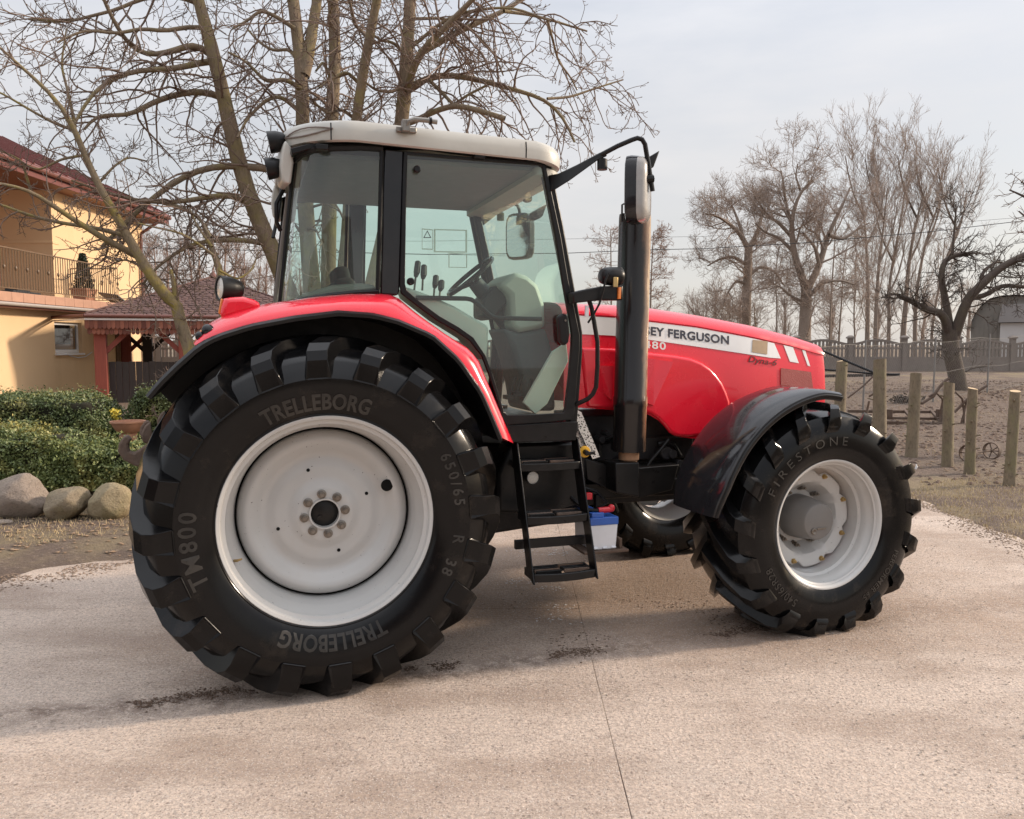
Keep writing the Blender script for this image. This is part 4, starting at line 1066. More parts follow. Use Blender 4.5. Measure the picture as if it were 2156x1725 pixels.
# ---- rear fenders
A = [(409,723),(416,705),(430,688),(463,667),(500,655),(551,641),(602,634),(665,625),(735,619),(815,619),(832,624),(872,659),(932,703),(984,734),(1004,760),(1018,798),(1046,865),(1075,932)]
B = [(412,727),(430,716),(454,705),(524,683),(618,665),(712,654),(786,659),(838,672),(911,703),(968,755),(1015,823),(1038,875),(1057,922)]
Bf = [(307,833),(330,805),(365,770),(416,725)] + B[2:]
N = 44
for s in (-1, 1):
    a3 = resample(tls(A, -.86), N); b3 = resample(tls(B, -1.07), N)
    rows = []
    for v in np.linspace(0, 1, 7):
        rows.append([(p[0] + (q[0]-p[0]) * (1 - math.cos(v*PI/2)), -.86 - .21 * math.sin(v*PI/2), p[2] + (q[2]-p[2]) * (1 - math.cos(v*PI/2))) for p, q in zip(a3, b3)])
    rows = [[(p[0], -.70, p[2] - .004) for p in a3]] + rows
    fo = mir(MB().loft(rows, False), s).build('rear_fender', M['red'], TR, smooth=40)
    f3 = resample(tls(Bf, -1.085), N)
    ctr = Vector((0, 0, RW_H))
    def inset(p, d, y):
        r = Vector((p[0], 0, p[2])) - ctr; r = r * (1 - d / r.length) + ctr; return (r.x, y, r.z)
    rows = [[inset(p, -.004, -1.04) for p in f3], [inset(p, .0, -1.095) for p in f3], [inset(p, .012, -1.115) for p in f3], [inset(p, .028, -1.112) for p in f3], [inset(p, .030, -1.08) for p in f3], [inset(p, .02, -.60) for p in f3]]
    mir(MB().loft(rows, False), s).build('fender_flare', M['black'], fo, smooth=40)
    wall = [inset(p, .02, 0) for p in f3]; wall = [(p[0], p[2]) for p in wall]
    mir(MB().prism(wall + [(.95, .95), (.2, .85), (-.55, 1.2)], -.60, -.575), s).build('inner_arch_wall', M['black'], fo, smooth=0)
    pod = mir(MB().prism(txz([(461,668),(466,645),(471,629),(485,626),(512,625),(535,631),(552,641),(540,652),(505,664),(475,672)], -.93), -.95, -.76), s).build('lamp_pod', M['red'], fo, smooth=60)
    bv = pod.modifiers.new('bevel', 'BEVEL'); bv.width = .03; bv.segments = 4; bv.limit_method = 'ANGLE'; bv.angle_limit = rad(60)
    mir(MB().prism(txz([(459,660),(465,628),(470,630),(467,664)], -.92), -.93, -.78), s).build('indicator_lens', M['amber'], fo, bevel=.006)
    mir(MB().prism(txz([(409,726),(412,712),(423,694),(428,697),(418,716),(414,726)], -.98), -1.00, -.80), s).build('tail_lens', M['amber'], fo, bevel=.006)
    for px, py, r in ((438,696,.030),(421,708,.022)):
        c = tl(px, py, -1.02); mir(MB().ball((c[0], c[1] - .01, c[2]), r, r * .8, r, 16, 8), s).build('round_reflector', M['black_gloss'], fo)
    c = tl(464, 607, -.86); work_lamp('fender_lamp', (c[0], c[1] if s < 0 else -c[1], c[2]), (-1, -.40 if s < 0 else .40, .04), .060, .11, TR)
    mir(MB().tube([tl(490,622,-.86), tl(494,632,-.86)], .02, 8), s).build('lamp_foot', M['black'], fo)

# ---- steps
def yedge(z): return -.80 - (1.17 - z) / .74 * .30
def steps(s):
    for x0 in (1.085, 1.455):
        prof = [(1.17, 0, .10), (1.02, 0, .12), (.80, 0, .13), (.72, 0, .10), (.46, 0, .10), (.425, 0, .02)]
        v = []
        for z, _, d in prof: v.append((yedge(z), z))
        for z, _, d in prof[::-1]: v.append((yedge(z) + d, z))
        n = len(v); m = MB(); m.add([(x0 - .004, y, z) for y, z in v] + [(x0 + .004, y, z) for y, z in v], [tuple(range(n)), tuple(range(2*n-1, n-1, -1))] + [(i, (i+1) % n, (i+1) % n + n, i + n) for i in range(n)])
        mir(m, s).build('step_side_plate', M['black_metal'], TR, bevel=.0015)
    for z in (1.045, .765, .475):
        y = yedge(z); m = MB(); K = 10
        fr = [(1.09 + .36 * i / K, y - .028 * math.sin(PI * i / K)) for i in range(K + 1)]
        loop = fr + [(1.45, y + .17), (1.09, y + .17)]
        inn_ = [(1.11 + .32 * i / K, y + .022 - .026 * math.sin(PI * i / K)) for i in range(K + 1)] + [(1.43, y + .155), (1.11, y + .155)]
        n = len(loop); vs = [(a_, b_, z) for a_, b_ in loop] + [(a_, b_, z) for a_, b_ in inn_] + [(a_, b_, z - .045) for a_, b_ in loop] + [(a_, b_, z - .03) for a_, b_ in inn_]
        fs = []
        for i in range(n):
            j = (i + 1) % n; fs += [(i, j, n+j, n+i), (i, 2*n+i, 2*n+j, j), (n+i, n+j, 3*n+j, 3*n+i), (2*n+i, 3*n+i, 3*n+j, 2*n+j)]
        m.add(vs, fs); st_ = mir(m, s).build('step_tread', M['black_metal'], TR, bevel=.004)
        for i in range(4):
            for xa, xb in ((1.115, 1.262), (1.278, 1.425)):
                yy = y + .03 + .032 * i
                mm = MB().box(xa, xb, yy, yy + .014, z - .012, z + .006); mir(mm, s).build('tread_bar', M['black_metal'] if (i + int(xa * 10)) % 3 else M['rust'], st_, bevel=.002)
    m = MB(); y = yedge(.60) + .12; m.box(1.04, 1.50, y, y + .03, .575, .625); mir(m, s).build('step_cross_bar', M['black_metal'], TR, bevel=.003)
both(steps)
c = tl(1121, 1005.5, -.72); work_lamp('step_lamp', (c[0], c[1] - .01, c[2]), (.05, -1, .05), .040, .05, TR)
MB().prism(txz([(1075,935),(1215,930),(1236,965),(1236,1065),(1150,1085),(1050,1080),(1048,1000)], -.66), -.66, -.45).build('under_cab_box', M['black_metal'], TR, bevel=.02)
# battery in its tray beside the step
ba = sub('battery', TR, (0, 0, 0)); x0, _, z0 = tl(1243, 1160, -.80); x1, _, z1 = tl(1301, 1103, -.80); zl = tl(1301, 1088, -.80)[2]
cs = MB(); cs.loft([[(x0+.006,-.795,z0),(x1-.010,-.795,z0),(x1-.010,-.55,z0),(x0+.006,-.55,z0)],[(x0,-.80,z1),(x1,-.80,z1),(x1,-.545,z1),(x0,-.545,z1)]], True, True, True)
for k_ in range(3): xx = x0 + .02 + k_ * (x1-x0-.06)/2; cs.box(xx, xx + .03, -.803, -.79, z0 + .004, z0 + .016)
cs.build('battery_case', M['white_case'], ba, bevel=.004)
ld = MB(); ld.box(x0 - .003, x1 + .003, -.804, -.541, z1 - .002, zl); ld.box(x0 + .01, x0 + .09, -.795, -.56, zl - .001, zl + .028); ld.build('battery_lid', M['blue_lid'], ba, bevel=.004)
tm_ = MB(); tm_.tube([(x1-.11,-.76,zl+.035),(x1-.03,-.76,zl+.038)], .018, 10); tm_.ball((x1-.025,-.76,zl+.045), .022, .02, .024, 10, 6); tm_.build('terminal_clamp', M['red_plastic'], ba)
MB().tube([(x1-.11,-.76,zl+.035),(x1-.18,-.74,zl+.04),(x1-.24,-.66,zl+.10),(x1-.22,-.55,zl+.2)], .012, 8).build('battery_cable', M['black'], ba)
MB().tube([(x1-.05,-.60,zl+.01),(x1+.01,-.62,zl+.05),(x1-.05,-.60,zl+.12),(x1-.12,-.58,zl+.14)], .010, 8).build('battery_cable', M['black'], ba)
MB().box(x1-.16, x1-.12, -.70, -.66, zl+.09, zl+.13).build('fuse_cover', M['red_plastic'], ba, bevel=.005)
MB().box(x0 - .05, x1 + .06, -.83, -.50, z0 - .016, z0 - .001).build('battery_tray', M['rust'], ba, bevel=.003)
MB().box(x1 + .012, x1 + .030, -.80, -.55, z0 - .001, z0 + .06).build('tray_bracket', M['rust'], ba, bevel=.003)
MB().box(x1 - .03, x1 + .0, -.54, -.50, z0, .78).build('tray_hanger', M['black_metal'], ba, bevel=.003)

# ---- mirrors, front lamp arms, handrails
def front_gear(s):
    Y1 = -1.02
    arm = MB(); p = lambda a, b, y: tl(a, b, y)
    A0 = p(1153,385,-.80); A1 = p(1275,330,-.98)
    arm.loft([[p(1152,370,-.79), p(1152,403,-.79), p(1152,403,-.75), p(1152,370,-.75)], [p(1175,366,-.84), p(1165,402,-.84), p(1165,402,-.79), p(1175,366,-.79)], [p(1215,347,-.90), p(1200,380,-.90), p(1200,380,-.86), p(1215,347,-.86)], [p(1262,322,-.97), p(1258,338,-.97), p(1258,338,-.93), p(1262,322,-.93)], [p(1276,318,-.99), p(1278,329,-.99), p(1278,329,-.96), p(1276,318,-.96)]], True, True, True)
    ar = mir(arm, s).build('mirror_arm', M['black_metal'], TR, bevel=.006)
    mir(MB().tube([p(1266,326,-.97), p(1300,308,-1.03), p(1330,295,-1.07), p(1342,291,-1.08), p(1352,294,-1.09), p(1358,304,-1.09), p(1365,345,-1.09), p(1374,403,-1.09)], .013, 10), s).build('mirror_tube', M['black_metal'], ar)
    mir(MB().lathe([(-.028,.028),(.028,.028),(.032,.02)], 16, p(1268,347,-.96), True, True, 'z'), s).build('arm_knob', M['black'], ar)
    q = p(1360,378,-1.09); mir(MB().tube([p(1340,380,-1.06), q, p(1374,377,-1.09)], .024, 10), s).build('mirror_clamp', M['black'], ar)
    # mirror head: rounded shell seen edge on, glass facing the rear
    mh = MB(); top = p(1336,328,-1.04); bot = p(1342,470,-1.04); H2 = (top[2] - bot[2]) / 2; zc = (top[2] + bot[2]) / 2; xc = (top[0] + bot[0]) / 2
    rings = []
    for dx, f, cxo in ((-.052, .93, 0), (-.048, .99, 0), (-.03, 1.0, 0), (.0, .97, 0), (.025, .86, 0), (.038, .60, 0), (.042, .15, 0)):
        ring = []
        for j in range(28):
            u = 2 * PI * j / 28; c_, s_ = math.cos(u), math.sin(u)
            sq = (abs(c_) ** 5 + abs(s_) ** 5) ** (-1 / 5)
            ring.append((xc + .035 + dx * 1.25 + .02 * s_ * 0, -1.02 + .115 * f * c_ * sq, zc + H2 * (f * .5 + .5 if f < .9 else f) * s_ * sq))
        rings.append(ring)
    ca_, sa_ = math.cos(rad(-38)), math.sin(rad(-38)); xm = xc + .02
    rt = lambda p: (xm + (p[0]-xm) * ca_ - (p[1]+1.02) * sa_, -1.02 + (p[0]-xm) * sa_ + (p[1]+1.02) * ca_, p[2])
    rings = [[rt(p_) for p_ in rg] for rg in rings]
    mir(MB().loft(rings[3:], True, False, True), s).build('mirror_back', M['mirror_back'], ar, smooth=50)
    mh.loft(rings[:4], True, True, True); mo = mir(mh, s).build('mirror_housing', M['black_gloss'], ar, smooth=50)
    g = [(xc + .035 - .0665, -1.02 + .10 * math.cos(2*PI*j/28) * (abs(math.cos(2*PI*j/28))**5 + abs(math.sin(2*PI*j/28))**5) ** -.2, zc + H2 * .88 * math.sin(2*PI*j/28) * (abs(math.cos(2*PI*j/28))**5 + abs(math.sin(2*PI*j/28))**5) ** -.2) for j in range(28)]
    g = [rt(p_) for p_ in g]
    mir(MB().add(g, [tuple(range(28))]), s).build('mirror_glass', M['mirror'], ar, smooth=0, recalc=False)
    wl_ = MB(); wl_.loft([[p(1350,340,-1.00), p(1362,362,-1.00), p(1362,362,-.90), p(1350,340,-.90)], [p(1389,317,-1.00), p(1376,352,-1.00), p(1376,352,-.92), p(1389,317,-.92)]], True, True, True); mir(wl_, s).build('wide_angle_mirror', M['black'], ar, bevel=.006)
    # lamp bracket below the pillar
    br = MB(); br.prism(txz([(1200,617),(1222,611),(1260,604),(1306,602),(1306,633),(1262,633),(1215,638),(1203,640)], -.88), -.92, -.84); bo = mir(br, s).build('front_lamp_bracket', M['black_metal'], TR, bevel=.008)
    mir(MB().prism(txz([(1301,605),(1307,605),(1306,630),(1300,630)], -.925), -.935, -.83), s).build('side_indicator', M['amber'], bo, bevel=.003)
    c = p(1285, 582, -.88); lb = MB()
    rings = []
    for a_, r_ in ((-.062,.030),(-.055,.050),(-.03,.062),(.0,.066),(.04,.066),(.062,.060),(.066,.052)):
        rings.append([(c[0] + a_, c[1]*1.0 + 1.0 * r_ * math.cos(2*PI*j/24), c[2] + .80 * r_ * math.sin(2*PI*j/24)) for j in range(24)])
    lb.loft(rings, True, True, True); lo = mir(lb, s).build('front_work_lamp', M['black'], bo, smooth=50)
    mir(MB().lathe([(.066,.050),(.070,.03),(.071,.0)], 24, (c[0], c[1], c[2]), axis='x'), s).build('front_lamp_glass', M['lens_clear'], bo)
    mir(MB().box(c[0]-.014, c[0]+.014, c[1]-.075, c[1]-.065, c[2]-.065, c[2]-.01), s).build('lamp_yoke', M['brass'], bo, bevel=.003)
    mir(MB().tube([p(1282,575,-.95), p(1275,590,-.95), p(1270,612,-.95), p(1262,640,-.93), p(1250,662,-.90), p(1238,680,-.88)], .006, 6), s).build('lamp_cable', M['black'], bo)
    mir(MB().box(*(lambda k: (k[0]-.008, k[0]+.012, -.90, -.888, k[2]-.03, k[2]+.03))(p(1234,655,-.89))), s).build('hanging_tag', M['white_case'], bo)
    mir(MB().tube([p(1240,632,-.86), p(1246,650,-.86), p(1258,720,-.88), p(1258,770,-.88), p(1255,815,-.88), p(1248,830,-.87), p(1238,840,-.85), p(1213,852,-.80)], .013, 10), s).build('grab_rail', M['black_metal'], TR)
both(front_gear)
# ================================================================== HOUSE, GAZEBO, GARDEN
def mk_plaster():
    t = NT('yellow_render'); P = t.pos(True)
    c = t.mix(t.noise(1.2, 6, .6, P), (0.66, 0.46, 0.265), (0.74, 0.53, 0.315))
    c = t.mix(t.rng(t.noise(0.7, 6, .7, P, (1, 1, .3)), .55, .8, 0, .35), c, (0.42, 0.27, 0.12))
    t.col(c).set(Roughness=.9).bump(t.noise(120, 3, .6, P), .3, .006); return t.m
M['plaster'] = mk_plaster()
M['roof_tin'] = mat_basic('red_brown_roof_sheet', (0.165, 0.052, 0.043), .45, var=.2, scale=2)
M['soffit'] = mat_basic('brown_soffit_boards', (0.23, 0.10, 0.055), .6, var=.2)
M['gutter'] = mat_basic('brown_gutter', (0.15, 0.055, 0.04), .4, var=.2)
M['balcony_edge'] = mat_basic('pinkish_balcony_tiles', (0.42, 0.235, 0.16), .6, var=.2, scale=5)
M['bronze'] = mat_basic('bronze_painted_iron', (0.14, 0.085, 0.045), .5, var=.3)
M['white_pvc'] = mat_basic('white_window_plastic', (0.74, 0.74, 0.74), .35, var=.04)
M['curtain'] = mat_basic('lace_curtain', (0.55, 0.56, 0.55), .9, var=.3, scale=8)
M['terracotta'] = mat_basic('terracotta', (0.43, 0.22, 0.14), .8, var=.25, scale=14, bump=.15, bscale=60)
HX, BX, UX = -11.3, -10.9, -12.3
gz0 = 0.30
house = thing('house', 'two storey yellow rendered house with red roof and railed balcony behind the hedges', 'house', (-12, 20, gz0))
hl = lambda p: (p[0] + 12, p[1] - 20, p[2] - gz0)
def hbox(name, mat, x0, x1, y0, y1, z0, z1, parent=house, bevel=.01):
    return MB().box(x0 + 12, x1 + 12, y0 - 20, y1 - 20, z0 - gz0, z1 - gz0).build(name, mat, parent, bevel=bevel)
Yc = at_x(281, 750, HX)[1]
wy0, wy1 = at_x(115, 700, HX)[1], at_x(172, 700, HX)[1]
wz0, wz1 = at_x(140, 744, HX)[2], at_x(140, 679, HX)[2]
zs_top, zs_bot = at_x(60, 620, BX)[2], at_x(60, 641, BX)[2]
# ground floor wall pieces round the window opening
gw = MB()
for (y0, y1, z0, z1) in ((10, wy0, 0, zs_bot), (wy1, Yc, 0, zs_bot), (wy0, wy1, 0, wz0), (wy0, wy1, wz1, zs_bot)):
    gw.add([hl((HX, y0, z0)), hl((HX, y1, z0)), hl((HX, y1, z1)), hl((HX, y0, z1))], [(0, 1, 2, 3)])
for (a, b, c_, d) in (((HX, wy0, wz0), (HX, wy1, wz0), (HX-.16, wy1, wz0), (HX-.16, wy0, wz0)), ((HX, wy0, wz1), (HX, wy1, wz1), (HX-.16, wy1, wz1), (HX-.16, wy0, wz1)), ((HX, wy0, wz0), (HX, wy0, wz1), (HX-.16, wy0, wz1), (HX-.16, wy0, wz0)), ((HX, wy1, wz0), (HX, wy1, wz1), (HX-.16, wy1, wz1), (HX-.16, wy1, wz0)), ((HX, Yc, 0), (-22, Yc, 0), (-22, Yc, zs_bot), (HX, Yc, zs_bot)), ((HX, 10, 0), (-22, 10, 0), (-22, 10, zs_bot), (HX, 10, zs_bot))):
    gw.add([hl(q) for q in (a, b, c_, d)], [(0, 1, 2, 3)])
gw.build('ground_floor_wall', M['plaster'], house, smooth=0, recalc=False)
w = MB()
for (y0, y1, z0, z1) in ((wy0, wy0+.07, wz0, wz1), (wy1-.07, wy1, wz0, wz1), (wy0+.07, wy1-.07, wz0, wz0+.09), (wy0+.07, wy1-.07, wz1-.07, wz1)):
    w.box(HX-.15+12, HX-.09+12, y0-20, y1-20, z0-gz0, z1-gz0)
wo = w.build('window_frame', M['white_pvc'], house, bevel=.008)
MB().add([hl((HX-.12, wy0+.05, wz0+.05)), hl((HX-.12, wy1-.05, wz0+.05)), hl((HX-.12, wy1-.05, wz1-.05)), hl((HX-.12, wy0+.05, wz1-.05))], [(0,1,2,3)]).build('window_pane', M['glass_house'], wo, smooth=0, recalc=False)
cu = MB(); nn_ = 40; cu.loft([[hl((HX-.30 + .03*math.sin(i*1.7), wy0 + (wy1-wy0)*i/nn_, z)) for i in range(nn_+1)] for z in (wz0 + .30*(wz1-wz0), wz1)], False); cu.build('curtain', M['curtain'], wo)
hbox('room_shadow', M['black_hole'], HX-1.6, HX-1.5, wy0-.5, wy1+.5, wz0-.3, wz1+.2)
hbox('window_sill', M['white_pvc'], HX-.02, HX+.06, wy0-.03, wy1+.03, wz0-.05, wz0-.002)
hbox('corner_downpipe_board', M['bronze'], HX+.002, HX+.05, Yc-1.1, Yc-.9, 0.2, zs_bot)
cbl = MB(); cbl.tube([hl(at_x(px, py, HX+.03)) for px, py in ((138,744),(150,750),(165,753.5),(180,751),(192,743),(194,741))], .012, 6); cbl.build('loose_cable', M['white_pvc'], house)
# balcony slab, gutter strip, railing
hbox('balcony_slab', M['balcony_edge'], -20, BX, 12, 23.1, zs_bot + .02, zs_top)
for k_ in range(26):
    y0 = 12.02 + k_ * .426
    hbox('slab_facing_tile', M['balcony_edge'], BX + .001, BX + .022, y0, y0 + .418, zs_bot + .03, zs_top + .012, bevel=.004)
MB().tube([(BX+.06+12, 12-20, zs_bot-.03-gz0), (BX+.06+12, 23.1-20, zs_bot-.02-gz0)], .04, 10).build('balcony_gutter', mat_basic('dull_zinc_gutter', (0.33, 0.29, 0.26), .6), house)
hbox('slab_soffit', M['gutter'], -20, BX + .01, 12, 23.1, zs_bot - .10, zs_bot + .018)
rail = sub('balcony_railing', house, (0, 0, 0)); zr = zs_top + .97
def rail_run(a, b, n):
    A_, B_ = Vector(a), Vector(b)
    for zz, hh in ((zr, .03), (zs_top + .10, .02)):
        MB().bar(hl((A_.x, A_.y, zz)), hl((B_.x, B_.y, zz)), .035, hh).build('rail', M['bronze'], rail)
    bmesh_ = MB().tube([(0, 0, .10), (0, 0, .97)], .0105, 6).mesh('baluster', M['bronze'])
    km = MB().ball((0, 0, .55), .030, .030, .055, 8, 6).tube([(0,0,.10),(0,0,.97)], .0105, 6).mesh('baluster', M['bronze'])
    for i in range(n + 1):
        p = A_.lerp(B_, i / n)
        put('baluster', km if i % 4 == 0 else bmesh_, rail, loc=hl((p.x, p.y, zs_top)))
rail_run((BX-.06, 16.6, 0), (BX-.06, 23.0, 0), 60)
rail_run((BX-.06, 23.0, 0), (UX+.05, 23.0, 0), 12)
# upper storey
Yw0 = at_x(108, 450, UX)[1]; Yw1 = at_x(300, 500, UX)[1]; zw = at_x(108, 398, UX)[2]
hbox('upper_floor_wall', M['plaster'], -24, UX, Yw0, Yw1, zs_bot, zw + .1)
hbox('lower_corner_wall', M['plaster'], -24, UX - .01, Yw0 + .02, Yw1 - .01, 0.0, zs_bot)
hbox('wall_band', M['plaster'], -24, UX + .015, Yw0 - .02, Yw0 + .3, zw - 1.45, zw - 1.38)
EX_ = -11.7; ze = 5.80
hbox('roof_fascia', M['roof_tin'], EX_ - .02, EX_, 13, 28.4, ze, ze + .28)
hbox('roof_soffit', M['soffit'], -24, EX_ - .022, 13, 28.38, ze + .02, ze + .06)
rf = MB(); rf.add([hl(q) for q in ((EX_ + .06, 13, ze + .30), (EX_ + .06, 28.45, ze + .30), (-18, 24.5, ze + 3.4), (-18, 13, ze + 3.4), (-24, 28.45, ze + .30))], [(0, 1, 2, 3), (1, 4, 2)])
ro2 = rf.build('roof', M['roof_tin'], house, smooth=0, recalc=False)
m_ = ro2.modifiers.new('solid', 'SOLIDIFY'); m_.thickness = .10
for k_ in range(30):
    y0 = 13.4 + k_ * .5
    tt = 1 if y0 < 24.5 else (28.45 - y0) / 3.95
    if tt > .1: MB().bar(hl((EX_ + .06, y0, ze + .32)), hl((EX_ + .06 - 6.36*tt, y0, ze + .32 + 3.1*tt)), .03, .05).build('roof_rib', M['roof_tin'], ro2)
MB().tube([hl((EX_ + .07, 13, ze + .22)), hl((EX_ + .07, 28.3, ze + .20))], .065, 10).build('roof_gutter', M['gutter'], house)
MB().tube([hl((EX_ + .07, 27.4, ze + .16)), hl((EX_ + .05, 27.42, ze - .05)), hl((UX + .10, 27.38, ze - .42)), hl((UX + .08, 27.36, ze - .65)), hl((UX + .08, 27.36, .4))], .05, 10).build('downpipe', M['gutter'], house)
# conifer trough on the balcony
def leafcloud(n, fn, size, seed, tilt=1.0):
    r = np.random.default_rng(seed); p = fn(r, n); n = len(p)
    a = r.normal(0, 1, (n, 3)); a /= np.linalg.norm(a, axis=1)[:, None]
    b = np.cross(a, r.normal(0, 1, (n, 3))); b /= np.linalg.norm(b, axis=1)[:, None]
    s = size * r.uniform(.6, 1.4, (n, 1)); c_ = np.cross(a, b)
    V = np.stack([p - a * s, p + b * s * .5 + c_ * s * .15, p + a * s, p - b * s * .5 + c_ * s * .15], 1).reshape(-1, 3)
    return V, np.arange(n * 4).reshape(-1, 4)
def mk_leaf(name, a, b, c_=None):
    t = NT(name); P = t.pos(True); cc = t.mix(t.rng(t.noise(14, 3, .6, P), .3, .7), a, b)
    if c_: cc = t.mix(t.rng(t.noise(3.0, 4, .6, P), .5, .68), cc, c_)
    t.col(cc).set(Roughness=.5)
    t.b.inputs['Subsurface Weight'].default_value = 0.0
    return t.m
M['conifer'] = mk_leaf('conifer_green', (0.012, 0.022, 0.012), (0.035, 0.052, 0.025))
pp = at_x(177, 628, BX - .45)
pot = thing('planter', 'ribbed terracotta trough standing on the balcony behind the railing', 'planter', (pp[0], pp[1], zs_top))
MB().loft([[(-.16,-.22,0),(.16,-.22,0),(.16,.22,0),(-.16,.22,0)],[(-.20,-.27,.30),(.20,-.27,.30),(.20,.27,.30),(-.20,.27,.30)],[(-.23,-.30,.30),(.23,-.30,.30),(.23,.30,.30),(-.23,.30,.30)],[(-.23,-.30,.35),(.23,-.30,.35),(.23,.30,.35),(-.23,.30,.35)],[(-.19,-.26,.33),(.19,-.26,.33),(.19,.26,.33),(-.19,.26,.33)]], True, True, True).build('trough', M['terracotta'], pot, bevel=.01)
for k_ in range(7): MB().bar((.165, -.20 + k_*.067, .03), (.203, -.235 + k_*.078, .28), .03, .012).build('trough_rib', M['terracotta'], pot)
cn = thing('potted_conifer', 'small dark conifer growing in the balcony trough', 'conifer', (pp[0], pp[1], zs_top + .32))
V, F = leafcloud(2600, lambda r, n: (lambda z, a, q: np.stack([.26*(1-z*.75)*q*np.cos(a), .30*(1-z*.75)*q*np.sin(a), z*.95], 1))(r.uniform(0,1,n)**1.1, r.uniform(0,6.28,n), r.uniform(.3,1,n)**.5), .035, 4)
put('foliage', np_mesh('foliage', V, F, M['conifer']), cn)
MB().tube([(0,0,0),(0,0,.8)], [.02,.006], 6).build('stem', M['bronze'], cn)
q = at_x(243, 632, BX - .5); tag(MB().box(-.28,.28,-.5,.5,-.02,.02).build('grey_board', mat_basic('grey_panel', (0.10,0.10,0.11), .6), None, bevel=.01), 'dark grey board lying tilted at the far end of the balcony', 'board')
bpy.data.objects['grey_board'].location = (q[0], q[1], zs_top + .16); bpy.data.objects['grey_board'].rotation_euler = (rad(-16), rad(8), 0)
q = at_x(40, 616, BX - .6); cr = tag(MB().box(-.2,.2,-.55,.55,0,.10).box(-.15,.15,-.3,.2,.10,.16).build('storage_tray', M['trim_dark'], None, bevel=.01), 'low dark tray on the balcony floor behind the railing', 'tray'); cr.location = (q[0], q[1], zs_top)
# bird on the clothes rod
rd = thing('clothes_rod', 'thin brown rod held above the balcony railing', 'rod', (BX - .06, 21.6, zr))
zrod = at_x(230, 552, BX - .06)[2]
ya_, yb_ = at_x(200, 552, BX - .06)[1], at_x(254, 553, BX - .06)[1]
MB().tube([(0, ya_ - 21.6, zrod - zr), (0, yb_ - 21.6, zrod - zr)], .018, 8).build('rod', M['gutter'], rd)
for yy in (ya_ + .15, yb_ - .3): MB().tube([(0, yy - 21.6, -.02), (0, yy - 21.6, zrod - zr)], .012, 6).build('rod_post', M['gutter'], rd)
bd = MB(); yb0 = (at_x(236, 545, BX - .06)[1] + at_x(262, 545, BX - .06)[1]) / 2
prof = [(-.24,.012,.0),(-.17,.022,.005),(-.10,.05,.012),(-.03,.068,.02),(.04,.062,.035),(.085,.045,.055),(.115,.038,.072),(.145,.034,.078),(.165,.020,.074),(.19,.006,.068),(.20,.002,.066)]
bd.loft([[(r_ * math.cos(2*PI*j/12), y_, z_ + .055 + r_ * math.sin(2*PI*j/12)) for j in range(12)] for y_, r_, z_ in prof], True, True, True)
for sx in (-.018, .018): bd.tube([(sx, 0, .04), (sx, .005, -.01)], .005, 5)
bo_ = bd.build('bird', mat_basic('dark_plumage', (0.035, 0.028, 0.028), .6, var=.5, scale=20), None, smooth=60); bo_.location = (BX - .06, yb0, zrod + .028)
tag(bo_, 'dark bird perched on the rod above the balcony railing', 'bird')

# ---- gazebo
GZ_R, GH = .33, 2.73
gaz = thing('gazebo', 'wooden gazebo with red brown shingle hip roof and scalloped fascia boards', 'gazebo', (-8.07, 22.36, .33), GZ_R)
ez, az_ = 2.40 - .33, 3.52 - .33
def mk_wood(name, a, b):
    t = NT(name); c = t.mix(t.noise(5, 6, .65, stretch=(6, 6, .6)), a, b); t.col(c).set(Roughness=.7).bump(t.noise(30, 4, .6, stretch=(5, 5, .4)), .3, .006); return t.m
M['red_wood'] = mk_wood('red_stained_wood', (0.16, 0.035, 0.025), (0.30, 0.075, 0.05))
def mk_fringe():
    t = NT('faded_red_boards'); c = t.mix(t.rand(), (0.13, 0.042, 0.030), (0.33, 0.125, 0.080)); c = t.mix(t.rng(t.noise(9, 5, .6), .4, .7, 0, .5), c, (0.12, 0.05, 0.04)); t.col(c).set(Roughness=.8); return t.m
M['fringe'] = mk_fringe()
M['dark_wood'] = mk_wood('dark_wood', (0.02, 0.016, 0.014), (0.06, 0.045, 0.04))
def mk_shingle():
    t = NT('red_brown_bitumen_shingle'); c = t.mix(t.rand(), (0.080, 0.044, 0.038), (0.135, 0.075, 0.064))
    c = t.mix(t.rng(t.noise(2.1, 5, .7, t.pos(True)), .5, .75, 0, .6), c, (0.17, 0.09, 0.075))
    c = t.mix(t.rng(t.noise(160, 3, .6, t.pos(True)), .45, .7, 0, .5), c, (0.06, 0.03, 0.028)); t.col(c).set(Roughness=.9); return t.m
M['shingle'] = mk_shingle()
for (x, y, m) in ((-2.47,-2.47,'red_wood'),(-.65,-2.47,'red_wood'),(.8,-2.47,'red_wood'),(2.47,-2.47,'red_wood'),(-2.47,2.47,'red_wood'),(-1.9,2.47,'dark_wood'),(2.47,2.47,'red_wood')):  # the one dark back-row post has its shade put into the colour
    po = MB().box(x-.13, x+.13, y-.13, y+.13, -.1, ez - .06).build('post', M[m], gaz, bevel=.015)
    for dx in (-1, 1):
        if abs(x + dx * .7) < 2.73: MB().bar((x + dx*.10, y, ez - .85), (x + dx*.62, y, ez - .33), .11, .11).build('brace', M[m], po)
for (a, b) in (((-2.6,-2.47),(2.6,-2.47)),((-2.6,2.47),(2.6,2.47)),((-2.47,-2.6),(-2.47,2.6)),((2.47,-2.6),(2.47,2.6))):
    MB().bar((a[0], a[1], ez - .13 + (.002 if a[0] == b[0] else 0)), (b[0], b[1], ez - .13 + (.002 if a[0] == b[0] else 0)), .14, .14).build('beam', M['red_wood'], gaz, bevel=.008)
